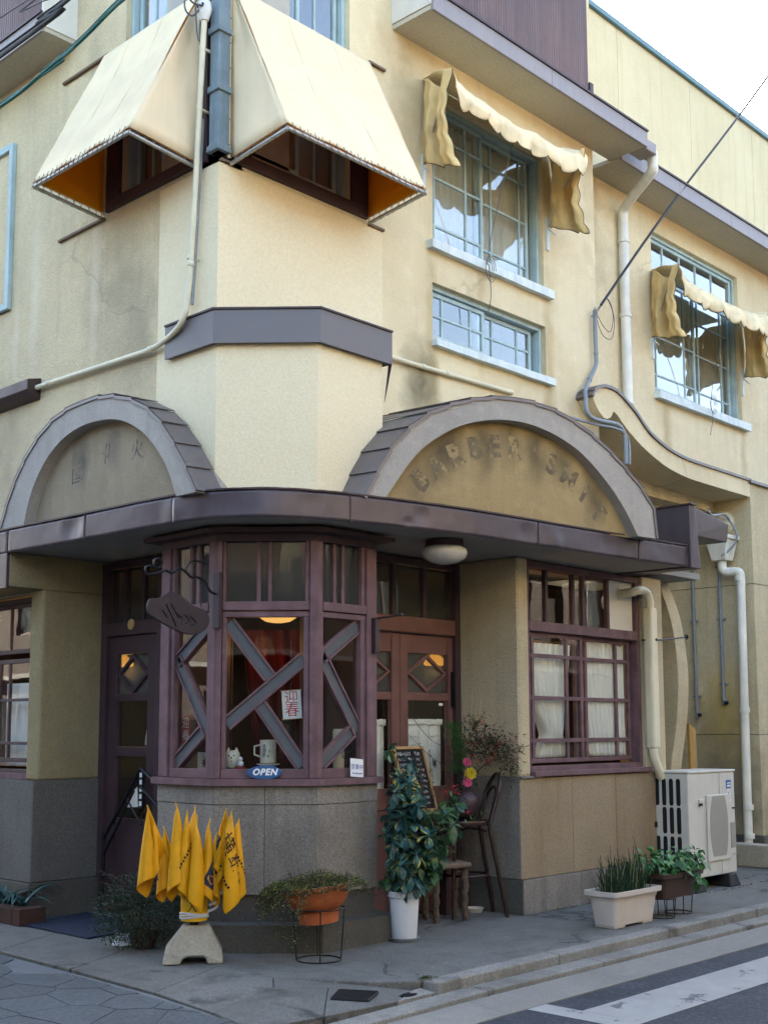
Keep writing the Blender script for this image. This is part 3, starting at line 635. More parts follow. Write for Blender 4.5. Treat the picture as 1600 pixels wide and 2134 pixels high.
# framed blind panel on the left wall
mb = MB(); FL.box(mb, 3.44, 3.50, 0, .045, 5.24, 6.80); FL.box(mb, 4.5, 4.56, 0, .045, 5.24, 6.80); FL.box(mb, 3.50, 4.5, 0, .045, 5.24, 5.30); FL.box(mb, 3.5, 4.5, 0, .045, 6.74, 6.80)
fb = mb.build('blind_panel', 'teal_wood', bld, bevel=.005)
mb = MB(); FL.box(mb, 3.5, 4.5, 0.001, .012, 5.30, 6.74); mb.build('panel_board', 'old_left_plaster', fb)
# small metal hood low on the left wall
hood = [FL.pt(2.90, 0, 4.50), FL.pt(2.90, .13, 4.47), FL.pt(2.90, .13, 4.38), FL.pt(2.90, .09, 4.34), FL.pt(2.90, 0, 4.31)]
mb = MB(); mb.prism(hood, (0, .9, 0)); mb.build('metal_hood', 'dark_metal', bld, bevel=.006)

# eaves with corrugated parapets -------------------------------------
def eave(name, F, u0, u1, d, z, capL):
    mb = MB(); F.box(mb, u0, u1, 0.001, d - .03, z, z + .04); s = mb.build('eave_soffit', 'eave_soffit', bld)
    n = max(1, int((u1 - u0) / 1.15)); w = (u1 - u0) / n
    for i in range(n):
        mb = MB(); F.box(mb, u0 + w * i + .002, u0 + w * (i + 1) - .002, d - .028, d, z - .012, z + .15); mb.build('fascia_board', 'mauve_fascia', s, bevel=.004)
    mb = MB(); F.box(mb, u0, u1, d - .02, d + .015, z + .152, z + .172); mb.build('drip_edge', 'dark_metal', s)
    return s
e1 = eave('eave', FR, -.95, 2.42, .47, 7.50, True)
e2 = eave('eave', FR2, 2.425, 12.0, .45, 7.48, False)
def corrugated(F, u0, u1, d, z0, z1, pitch=.036, amp=.007):
    mb = MB(); n = int((u1 - u0) / pitch) * 4
    mb.grid(lambda s, t: F.pt(u0 + (u1 - u0) * s, d + amp * math.sin(2 * math.pi * (u1 - u0) * s / pitch), z0 + (z1 - z0) * t), n, 1, 0.003)
    return mb.build('corrugated_sheet', 'corrugated_metal', bld)
for k in range(3): corrugated(FR, -.93 + k * .777, -.93 + (k + 1) * .777 - .004, .43, 7.68, 10.0)
mb = MB(); FR.box(mb, -.96, -.935, .001, .445, 7.545, 10.0); mb.build('eave_end_panel', 'white_board', bld)
mb = MB(); FR.box(mb, 1.402, 1.46, .38, .45, 7.675, 7.80); mb.build('parapet_foot', 'dark_metal', bld)
mb = MB(); FR.box(mb, 1.38, 1.40, .0, .42, 7.68, 10.0); mb.build('parapet_end', 'corrugated_metal', bld)
FLe = FL
e3 = eave('eave', FL, 2.50, 9.0, .34, 7.36, True)
corrugated(FL, 2.53, 4.2, .31, 7.54, 10.0); corrugated(FL, 4.204, 8.9, .31, 7.54, 10.0)
mb = MB(); FL.box(mb, 2.49, 2.515, .001, .33, 7.40, 10.0); mb.build('eave_end_panel', 'white_board', bld)

# ground floor: left wall and jamb ---------------------------------------
JY = 2.81
mb = MB(); FL.wall(mb, JY + .16, 9.0, 0.0, 2.68, [(2.95, 4.35, 1.13, 2.66)], d1=-.10, d0=-.30); mb.build('wall', 'pillar_plaster', bld)
mb = MB(); mb.prism([(XW, JY + .15, 1.10), (XW + .03, JY, 1.10), (-2.16, JY, 1.10), (-2.16, JY + .15, 1.10)], (0, 0, 1.58)); mb.build('pillar', 'shaded_pillar_plaster', bld, bevel=.02)
# box beam over the left window
mb = MB(); mb.box(-3.105, -2.10, JY, 9.0, 2.68, 2.955); mb.build('window_head_beam', 'shaded_pillar_plaster', bld)
# left base slabs: wall, jamb, sub-base
def slab_run(F, u0, u1, z0, z1, d, cuts, mat, th=.05):
    e = [u0] + list(cuts) + [u1]
    for a, b in zip(e, e[1:]):
        mb = MB(); F.box(mb, a + .002, b - .002, d - th, d, z0, z1); mb.build('stone_slab', mat, bld, bevel=.004)
FJ = Fr((XW, JY), (1, 0))
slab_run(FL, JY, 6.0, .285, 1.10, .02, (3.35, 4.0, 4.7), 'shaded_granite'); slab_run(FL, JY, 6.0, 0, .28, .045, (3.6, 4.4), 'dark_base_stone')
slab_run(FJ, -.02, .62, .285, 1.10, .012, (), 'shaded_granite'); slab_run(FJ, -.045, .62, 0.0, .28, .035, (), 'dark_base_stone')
mb = MB(); FJ.box(mb, -.005, .64, -.3, -.052, 0, 1.10); FL.box(mb, JY + .05, 6.0, -.12, -.032, 0, 1.10); mb.build('wall_core', 'dark_base_stone', bld)
# left ground window
HL = (2.97, 4.33, 1.14, 2.64)
wL = sash_window(FL, HL, [(3.02, 3.69, 1.24, 2.12, [3.16, 3.50], [1.40, 1.77], -.13), (3.64, 4.28, 1.24, 2.12, [3.85, 4.1], [1.40, 1.77], -.165), (3.02, 4.28, 2.17, 2.6, [3.16, 3.5, 3.8], [], -.13)], 'dark_red_wood', 'pane_clear', room=None, d_frame=-.09, bw=.026)
mb = MB(); FL.box(mb, 2.93, 4.4, -.10, -.02, 1.10, 1.15); mb.build('sill', 'red_wood', wL, bevel=.004)

# ground floor: right pillar, wall, base -----------------------------------
def pillar_pt(): pass
mb = MB(); mb.prism([(0.015, -.0, 1.11), (0.0, .02, 1.11), (0.0, .74, 1.11), (.155, .74, 1.11), (.155, 0.02, 1.11), (.14, 0, 1.11)], (0, 0, 1.85)); mb.build('pillar', 'pillar_plaster', bld, bevel=.03)
mb = MB(); FG.box(mb, 1.965, 2.32, -.3, 0.0, 1.10, 2.96); mb.build('wall_end', 'pillar_plaster', bld, bevel=.015)
mb = MB(); FG.box(mb, .02, 2.3, -.32, -.052, 0, 1.10); mb.build('wall_core', 'warm_granite', bld)
slab_run(FG, -.005, 2.33, .282, 1.10, 0.0, (.735, 1.42, 2.0), 'warm_granite')
slab_run(FG, -.02, 2.35, 0.0, .277, .03, (.80, 1.6), 'granite')
FJR = Fr((0, 0), (0, 1), (-1, 0))
slab_run(FJR, .002, .66, .282, 1.10, 0.012, (), 'granite'); slab_run(FJR, -.03, .66, 0, .277, .032, (), 'dark_base_stone')
mb = MB(); mb.box(-0.002, .30, -.02, .72, 1.10, 1.118); mb.build('base_cap', 'granite', bld, bevel=.004)
# right ground window
HR = (.155, 1.965, 1.14, 2.95)
wR = sash_window(FG, HR, [(.20, 1.06, 1.22, 2.34, [.315, .82], [1.41, 1.775, 2.14], -.085), (.99, 1.90, 1.22, 2.34, [1.17, 1.67], [1.41, 1.775, 2.14], -.12)], 'red_wood', 'pane_clear', room=None, d_frame=-.04, depth=.12, fw=.055, bw=.034)
mb = MB(); FG.box(mb, .21, 1.91, -.13, -.035, 2.345, 2.43); mb.build('transom_bar', 'red_wood', wR, bevel=.004)
for u in (.51, .92, 1.08, 1.48):
    mb = MB(); FG.box(mb, u - .02, u + .02, -.11, -.07, 2.432, 2.895); mb.build('mullion', 'dark_red_wood', wR, bevel=.003)
for (a, b) in ((.21, .49), (.53, .90), (.94, 1.06), (1.10, 1.46)):
    mb = MB(); FG.box(mb, a, b, -.093, -.089, 2.432, 2.895); mb.build('pane', 'pane_clear', wR)
mb = MB(); FG.box(mb, 1.50, 1.91, -.10, -.085, 2.432, 2.895); mb.build('blank_board', 'white_board', wR)
mb = MB(); FG.box(mb, .16, 2.0, -.06, .035, 1.11, 1.152); mb.build('sill', 'red_wood', wR, bevel=.005)

# doors set back in the two porches -------------------------------------------
def door_set(F, uL, u0, u1, uR, mullions, lowglass, mat, second=False):
    """F at the door plane; one glazed leaf u0..u1 with a lozenge light, transom lights above"""
    dr = MB()
    F.box(dr, uL, u0 - .004, -.10, .02, 0.0, 2.94); F.box(dr, u1 + .004, uR, -.10, .02, 0.0, 2.94)
    F.box(dr, u0 - .004, u1 + .004, -.10, .015, 2.305, 2.42); F.box(dr, u0 - .004, u1 + .004, -.10, .015, 2.88, 2.94)
    for m_ in mullions: F.box(dr, m_ - .022, m_ + .022, -.07, -.02, 2.42, 2.88)
    fr_ = dr.build('door_frame', mat, bld, bevel=.005)
    ee = [u0] + [x for m_ in mullions for x in (m_ - .02, m_ + .02)] + [u1]
    for i in range(0, len(ee), 2):
        q = MB(); F.box(q, ee[i], ee[i + 1], -.048, -.044, 2.42, 2.88); q.build('pane', 'pane_dim', fr_)
    return fr_
def door_leaf(F, u0, u1, g0, g1, mat, zb=.02, low=(1.03, 1.75), kick=None):
    lf = MB(); t0, t1 = -.06, -.015
    F.box(lf, u0, g0, t0, t1, zb, 2.30); F.box(lf, g1, u1, t0, t1, zb, 2.30)
    F.box(lf, g0, g1, t0, t1, 2.145, 2.30); F.box(lf, g0, g1, t0, t1, low[1], 1.815)
    if kick:
        F.box(lf, g0, g1, t0, t1, kick[1], low[0]); F.box(lf, g0, g1, t0 + .005, t1 - .012, zb, kick[0])
    else:
        F.box(lf, g0, g1, t0, t1, .86, low[0]); F.box(lf, g0, g1, t0 + .012, t1 - .014, .2, .86); F.box(lf, g0, g1, t0, t1, zb, .2)
    d_ = lf.build('door', mat, bld, bevel=.004)
    # lozenge bars in the upper light
    cu, cz = (g0 + g1) / 2, 1.98; hu, hz = (g1 - g0) / 2, .165; lz = MB()
    for (sa, sb) in ((1, 1), (1, -1), (-1, 1), (-1, -1)):
        p, q = (cu + sa * hu, cz), (cu, cz + sb * hz); w_ = .04
        k0 = 1 - w_ / hu * .95; k1 = 1 - w_ / hz * .95
        pts = [F.pt(cu + sa * hu, -.02, cz), F.pt(cu, -.02, cz + sb * hz), F.pt(cu, -.02, cz + sb * hz * k1), F.pt(cu + sa * hu * k0, -.02, cz)]
        lz.prism(pts, F.n * -.03)
    lz.build('lozenge', mat, d_, bevel=.002)
    q = MB(); F.box(q, g0, g1, -.047, -.043, 1.815, 2.145); q.build('pane', 'pane_frost', d_)
    q = MB(); F.box(q, g0, g1, -.047, -.043, low[0], low[1]); q.build('pane', 'pane_clear', d_)
    if kick:
        q = MB(); F.box(q, g0, g1, -.047, -.043, kick[0], kick[1]); q.build('pane', 'pane_clear', d_)
    return d_
FDR = Fr((-1.6, .65), (1, 0)); 
door_set(FDR, .0, .16, 1.532, 1.66, (.56, .80, 1.18), None, 'dark_red_wood')
mb = MB(); FDR.box(mb, -.05, 1.53, -.05, .022, 2.315, 2.445); mb.build('transom_rail', 'door_wood', bld, bevel=.005)
dr = door_leaf(FDR, .86, 1.53, .95, 1.46, 'door_wood')
dl = door_leaf(FDR, .16, .855, .24, .75, 'door_wood')
mb = MB(); FDR.box(mb, -.2, .155, -.09, .0, 0, 2.94); mb.build('door_frame', 'dark_red_wood', bld)
mb = MB(); FDR.box(mb, 1.50, 1.515, -.01, .03, 1.70, 2.0); mb.build('handle', 'black_iron', dr)
FDL = Fr((-2.2, 2.82), (0, -1), (-1, 0))
door_set(FDL, -.01, .09, .80, 1.62, (.30, .55), None, 'dark_red_wood')
dd = door_leaf(FDL, .092, .795, .21, .65, 'dark_red_wood', low=(1.37, 1.75), kick=(.78, 1.29))
mb = MB(); FDL.box(mb, .80, 1.62, -.12, -.11, 0, 2.9); mb.build('porch_panel', 'dark_red_wood', bld)
mb = MB(); mb.lathe(FDL.pt(.46, .02, 2.39), [(.030, 0), (.045, 0), (.045, .012), (.030, .012)], 16, axis=(-1, 0, 0)); mb.build('door_ring', 'pale_wood', bld, smooth=40)

# ground floor room -------------------------------------------------------------
rm = MB()
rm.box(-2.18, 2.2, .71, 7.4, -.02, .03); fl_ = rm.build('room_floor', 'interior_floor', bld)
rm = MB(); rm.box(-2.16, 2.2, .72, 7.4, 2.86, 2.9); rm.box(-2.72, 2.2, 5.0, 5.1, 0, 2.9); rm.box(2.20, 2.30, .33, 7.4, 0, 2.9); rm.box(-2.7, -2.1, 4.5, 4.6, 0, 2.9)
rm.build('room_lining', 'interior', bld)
# ------------------------------------------------------------------ bay window under the canopy
V0 = (-2.72, 1.27); V1 = (-2.72, .62); V2 = (-2.24, .08); V3 = (-1.63, .08)
BF = [Fr(V0, (0, -1), (-1, 0)), Fr(V1, (V2[0] - V1[0], V2[1] - V1[1])), Fr(V2, (1, 0))]
BL = [.65, .7225, .61]
def offs(o):   # plan of the bay pushed outwards by o
    t = math.tan(math.radians(22.5 * 1.0)) * o
    n1 = BF[1].n
    p1 = Vector((V1[0] - o, V1[1], 0)); 
    # intersect x=V1x-o with chamfer line moved by o
    a = Vector((V1[0], V1[1], 0)) + n1 * o; u = BF[1].u
    k = (V1[0] - o - a.x) / u.x; q1 = a + u * k
    k2 = (V2[1] - o - a.y) / u.y; q2 = a + u * k2
    return [Vector((V0[0] - o, V0[1], 0)), q1, q2, Vector((V3[0], V3[1] - o, 0))]
def bay_band(o1, o0, z0, z1, name, mat, ends=0.0, bevel=.004):
    A = offs(o1); B = offs(o0); A[0].y += ends; B[0].y += ends; A[3].x += ends; B[3].x += ends
    mb = MB()
    for i in range(3):
        mb.hexa([A[i] + Vector((0, 0, z0)), A[i + 1] + Vector((0, 0, z0)), B[i + 1] + Vector((0, 0, z0)), B[i] + Vector((0, 0, z0)),
                 A[i] + Vector((0, 0, z1)), A[i + 1] + Vector((0, 0, z1)), B[i + 1] + Vector((0, 0, z1)), B[i] + Vector((0, 0, z1))])
    o = mb.build(name, mat, bld); return o
# granite dado of the bay: slab by slab, each with its capping strip
cuts = [[.0, .65], [0, .36, .7225], [0, .61]]
for F, cs in zip(BF, cuts):
    for a, b in zip(cs, cs[1:]):
        mb = MB(); F.box(mb, a + .0015, b - .0015, -.06, 0.0, .37, .985); mb.build('stone_slab', 'granite', bld, bevel=.003)
        mb = MB(); F.box(mb, a + .0015, b - .0015, -.06, 0.006, .988, 1.115); mb.build('stone_slab', 'granite', bld, bevel=.003)
bay_band(-.062, -.2, 0.15, 1.11, 'bay_core', 'dark_base_stone'); bay_band(-.03, -.1, .17, .369, 'bay_base', 'dark_base_stone')
bay_band(.13, -.12, 0.0, .185, 'bay_plinth', 'dark_base_stone', ends=.10)
bay_band(.045, -.05, 1.118, 1.165, 'bay_sill', 'red_wood', ends=.03)
bay_band(-.10, -.50, 1.19, 1.22, 'display_shelf', 'dark_red_wood')
bay_band(.10, -.1, 2.905, 2.935, 'bay_head_eave', 'dark_red_wood', ends=.10)
bay_band(.0, -.09, 2.85, 2.904, 'bay_head', 'dark_red_wood')
def pinwheel(F, segs, root):
    """raised strips on both sides of a grey infill band"""
    for (p, q, w) in segs:
        p = Vector((p[0], 0, p[1])); q = Vector((q[0], 0, q[1])); t = (q - p).normalized(); n_ = Vector((-t.z, 0, t.x))
        def seg(o0, o1, d0, d1, name, mat, par):
            a, b, c, d = p + n_ * o0, q + n_ * o0, q + n_ * o1, p + n_ * o1
            m = MB(); m.prism([F.pt(k.x, d1, k.z) for k in (a, b, c, d)], F.n * (d0 - d1)); return m.build(name, mat, par, bevel=.002)
        s = seg(-w / 2 + .016, w / 2 - .016, -.062, -.045, 'lattice_infill', 'lattice_panel', root)
        seg(-w / 2, -w / 2 + .0155, -.066, -.03, 'lattice_strip', 'red_wood', root); seg(w / 2 - .0155, w / 2, -.066, -.03, 'lattice_strip', 'red_wood', root)
def bay_face(F, L, pa, pb, ga, gb, mull, segs, panes_upper):
    m = MB(); E = .001
    F.box(m, pa, pb, -.075, -.012, 1.166, 1.232); F.box(m, pa, pb, -.075, -.012, 2.305, 2.345); F.box(m, pa, pb, -.08, .004, 2.352, 2.415)
    F.box(m, pa, ga, -.07, -.015, 1.232, 2.305); F.box(m, gb, pb, -.07, -.015, 1.232, 2.305)
    F.box(m, pa, ga - .01, -.07, -.015, 2.415, 2.85); F.box(m, gb + .01, pb, -.07, -.015, 2.415, 2.85)
    for u in mull: F.box(m, u - .014, u + .014, -.065, -.025, 2.415, 2.85)
    w = m.build('bay_window', 'red_wood', bld, bevel=.004)
    pinwheel(F, segs, w)
    q = MB(); F.box(q, ga, gb, -.058, -.055, 1.232, 2.305); q.build('pane', 'pane_clear', w)
    ee = [ga - .01] + [x for u in mull for x in (u - .013, u + .013)] + [gb + .01]
    for i in range(0, len(ee), 2):
        q = MB(); F.box(q, ee[i], ee[i + 1], -.05, -.046, 2.415, 2.85); q.build('pane', 'pane_dim', w)
    return w
w_ = .10
bwm = bay_face(BF[1], BL[1], .045, .665, .075, .625, (.30, .38), [((.075, 1.545), (.625, 2.01), w_), ((.085, 2.27), (.385, 1.875), w_), ((.315, 1.685), (.615, 1.25), w_)], 0)
bwr = bay_face(BF[2], BL[2], .06, .50, .075, .455, (.20, .285), [((.455, 2.27), (.085, 2.02), 0.106), ((.08, 2.03), (.452, 1.49), 0.106), ((.40, 1.50), (.08, 1.27), 0.106)], 0)
bwl = bay_face(BF[0], BL[0], .11, .565, .15, .535, (.32, .41), [((.53, 2.27), (.16, 2.01), 0.106), ((.155, 2.03), (.53, 1.49), 0.106), ((.47, 1.50), (.155, 1.27), 0.106)], 0)
for F, a, b in ((BF[0], 0.0, .105), (BF[0], .57, .648), (BF[1], 0.0, .042), (BF[1], .668, .7225), (BF[2], .0, .055), (BF[2], .505, .61)):
    mb = MB(); F.box(mb, a, b, -.09, 0.002, 1.166, 2.85); mb.build('bay_post', 'red_wood', bld, bevel=.006)
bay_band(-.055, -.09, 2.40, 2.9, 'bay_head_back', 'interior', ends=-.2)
mb = MB(); mb.box(V3[0] - .06, V3[0] - .001, V3[1] + .09, .66, 0, 2.93); mb.box(V0[0] + .09, -2.19, V0[1] - .06, V0[1] - .001, 0, 2.93); mb.build('bay_side', 'dark_red_wood', bld)

# plastered drum of the bay above the canopy, with its metal band
U0 = (XW - .008, 1.238); U1 = (XW - .008, YW - .01); U2 = (-2.335, -.02); U3 = (-1.665, -.02)
mb = MB(); mb.prism([(U0[0], U0[1], 3.10), (U1[0], U1[1], 3.10), (U2[0], U2[1], 3.10), (U3[0], U3[1], 3.10), (U3[0], YW - .007, 3.10), (XW + .05, YW - .007, 3.10), (XW + .05, 1.238, 3.10)], (0, 0, 1.19))
mb.build('bay_wall', 'new_plaster', bld, bevel=.004)
ch = Vector((U2[0] - U1[0], U2[1] - U1[1], 0)).normalized(); nn = Vector((ch.y, -ch.x, 0)); o = .05
def band_pts(o):
    a = Vector((U1[0], U1[1], 0)) + nn * o
    q1 = a + ch * ((U1[0] - o - a.x) / ch.x); q2 = a + ch * ((U2[1] - o - a.y) / ch.y)
    return [Vector((U0[0] - o, 1.07, 0)), q1, q2, Vector((U3[0] + .055, U3[1] - o, 0)), Vector((U3[0] + .055, YW - .008, 0))]
A = band_pts(.05); B = band_pts(.03)
for i in range(4):
    mb = MB(); mb.hexa([A[i] + Vector((0, 0, 4.255)), A[i + 1] + Vector((0, 0, 4.255)), B[i + 1] + Vector((0, 0, 4.255)), B[i] + Vector((0, 0, 4.255)), A[i] + Vector((0, 0, 4.50)), A[i + 1] + Vector((0, 0, 4.50)), B[i + 1] + Vector((0, 0, 4.50)), B[i] + Vector((0, 0, 4.50))])
    mb.build('metal_band', 'grey_metal_sheet', bld)
A = band_pts(.062); 
mb = MB(); mb.prism([p + Vector((0, 0, 4.502)) for p in A] + [Vector((XW + .02, YW - .008, 4.502)), Vector((XW + .02, 1.07, 4.502))], (0, 0, .014)); mb.build('band_cap', 'dark_metal', bld)
A = band_pts(.049); mb = MB(); mb.prism([p + Vector((0, 0, 4.262)) for p in A] + [Vector((XW + .02, YW - .008, 4.262)), Vector((XW + .02, 1.07, 4.262))], (0, 0, .012)); mb.build('band_soffit', 'grey_metal_sheet', bld)
mb = MB(); mb.prism([(-1.612, -.066, 4.254), (-1.612, -.03, 4.254), (-1.655, -.028, 3.96), (-1.66, -.036, 3.96)], (.003, 0, 0)); mb.build('drip_flashing', 'dark_metal', bld)

# ------------------------------------------------------------------ curved canopy
ctrl = [(-3.115, 9.0), (-3.115, 4.0), (-3.112, 2.83), (-3.09, 2.05), (-3.055, .95), (-2.985, .38), (-2.75, .03), (-2.43, -.155), (-2.22, -.225), (-1.80, -.33), (-1.22, -.435), (-.73, -.485), (.08, -.55), (.95, -.625), (1.68, -.70)]
cc = catmull([(p[0], p[1], 0) for p in ctrl], 14)
mb = MB(); inner = [Vector((1.68, 1.0, 0)), Vector((-.9, 1.0, 0)), Vector((-2.1, 1.5, 0)), Vector((-2.1, 9, 0))]
mb.prism([p + Vector((0, 0, 2.962)) for p in cc + inner], (0, 0, .17)); mb.build('canopy_slab', 'soffit_paint', bld)
# fascia: bent metal sheets, seam by seam, with the dents the photograph shows
def curve_pts(a, b, step=.035):
    o = []; tot = 0
    for p, q in zip(cc, cc[1:]):
        n = max(1, int((q - p).length / step))
        for k in range(n): o.append(p.lerp(q, k / n))
    o.append(cc[-1]); return [p for p in o if a(p) and b(p)]
allp = curve_pts(lambda p: True, lambda p: True)
L = [0]
for p, q in zip(allp, allp[1:]): L.append(L[-1] + (q - p).length)
def idx(x, y): return min(range(len(allp)), key=lambda i: (allp[i].x - x) ** 2 + (allp[i].y - y) ** 2)
seams = [idx(-3.115, 5.5), idx(-3.11, 2.83), idx(-3.085, 1.75), idx(-3.03, .72), idx(-2.22, -.225), idx(-.42, -.51), idx(.9, -.62), len(allp) - 1]
dents = [(-1.62, -.36, 3.05, .10, -.012), (-1.75, -.34, 2.99, .05, -.012), (-.55, -.5, 3.03, .14, -.010), (-.2, -.52, 2.99, .12, .010), (-2.9, .2, 3.05, .2, -.008), (-3.08, 1.9, 3.07, .18, -.012), (-3.02, .7, 3.03, .16, .008), (-2.5, -.12, 3.07, .12, -.006), (.5, -.58, 3.05, .2, -.006)]
for s0, s1 in zip(seams, seams[1:]):
    pp = allp[s0:s1 + 1]
    if len(pp) < 3: continue
    def fn(s, t, pp=pp):
        k = s * (len(pp) - 1); i = min(int(k), len(pp) - 2); p = pp[i].lerp(pp[i + 1], k - i); tn = (pp[i + 1] - pp[i]).normalized(); nrm = Vector((tn.y, -tn.x, 0)) 
        if nrm.x * 1.0 + nrm.y * 1.0 > 0: nrm = -nrm
        z = 2.948 + .195 * t
        o = .012 + .0035 * noise.noise((p.x * 3.1, p.y * 3.1, z * 5)) + .0015 * noise.noise((p.x * 11, p.y * 11, z * 9))
        for (dx, dy, dz, r, am) in dents:
            dd_ = math.sqrt((p.x - dx) ** 2 + (p.y - dy) ** 2 + (z - dz) ** 2) / r
            if dd_ < 1: o += am * (1 - dd_ * dd_) ** 2
        e = min(s * len(pp), (1 - s) * len(pp)); 
        return p + nrm * o + Vector((0, 0, z))
    mb = MB(); mb.grid(fn, max(4, (len(pp) - 1) * (1 if len(pp) > 80 else 2)), 8); mb.build('fascia_sheet', 'brown_metal', bld, smooth=50, solid=.004)
for k_ in seams[1:-1]:
    p_ = allp[k_]; tn = (allp[k_ + 1] - allp[k_ - 1]).normalized(); nrm = Vector((tn.y, -tn.x, 0)); nrm = -nrm if nrm.x + nrm.y > 0 else nrm
    mb = MB(); a_ = p_ + nrm * .006; b_ = p_ + nrm * .0175; w_2 = tn * .0035
    mb.hexa([b_ - w_2 + Vector((0, 0, 2.947)), b_ + w_2 + Vector((0, 0, 2.947)), a_ + w_2 + Vector((0, 0, 2.947)), a_ - w_2 + Vector((0, 0, 2.947)), b_ - w_2 + Vector((0, 0, 3.142)), b_ + w_2 + Vector((0, 0, 3.142)), a_ + w_2 + Vector((0, 0, 3.142)), a_ - w_2 + Vector((0, 0, 3.142))]); mb.build('fascia_seam', 'dark_metal', bld)
def ribbon(o0, o1, z0, z1, name, mat, a=0, b=None):
    mb = MB(); pp = cc[a:b]
    def at(i, o):
        tn = (pp[min(i + 1, len(pp) - 1)] - pp[max(i - 1, 0)]).normalized(); nrm = Vector((tn.y, -tn.x, 0))
        if nrm.x + nrm.y > 0: nrm = -nrm
        return pp[i] + nrm * o
    vs_ = []
    for i in range(len(pp)):
        w = .003 * noise.noise((i * .37, 2.2, 0))
        vs_ += [at(i, o0) + Vector((0, 0, z0 + w)), at(i, o1) + Vector((0, 0, z0 + w)), at(i, o1) + Vector((0, 0, z1 + w)), at(i, o0) + Vector((0, 0, z1 + w))]
    f = []
    for i in range(len(pp) - 1):
        b_ = i * 4
        for k in range(4): f.append((b_ + k, b_ + (k + 1) % 4, b_ + 4 + (k + 1) % 4, b_ + 4 + k))
    f += [(0, 1, 2, 3), tuple(len(vs_) - 4 + k for k in (3, 2, 1, 0))]
    mb.add(vs_, f); return mb.build(name, mat, bld)
ribbon(-.05, .024, 3.143, 3.155, 'canopy_drip_edge', 'dark_metal')
mb = MB(); mb.prism([p + Vector((0, 0, 3.134)) for p in cc + inner], (0, 0, .006)); mb.build('canopy_top', 'arch_metal', bld)
# left drop of the fascia over the window box, right upstand and return beam
mb = MB(); mb.box(-3.135, -3.108, 2.815, 9.0, 2.66, 2.947); mb.build('fascia_drop', 'brown_metal', bld, bevel=.004)
UB = Fr((1.66, -.70), (0, 1), (-1, 0))
mb = MB(); mb.hexa([(1.60, -.735, 2.945), (1.76, -.745, 2.945), (1.76, .55, 2.945), (1.60, .55, 2.945), (1.60, -.735, 3.52), (1.68, -.745, 3.52), (1.68, .55, 3.52), (1.60, .55, 3.52)])
mb.build('canopy_upstand', 'brown_metal', bld, bevel=.005)
mb = MB(); mb.hexa([(1.70, -.70, 3.26), (2.35, -.70, 3.26), (2.35, -.30, 3.26), (1.70, -.30, 3.26), (1.685, -.72, 3.515), (2.36, -.72, 3.43), (2.36, -.3, 3.43), (1.685, -.3, 3.515)]); mb.build('return_beam', 'brown_metal', bld, bevel=.005)
mb = MB(); mb.box(1.585, 1.70, -.76, .55, 3.521, 3.533); mb.build('upstand_cap', 'dark_metal', bld)

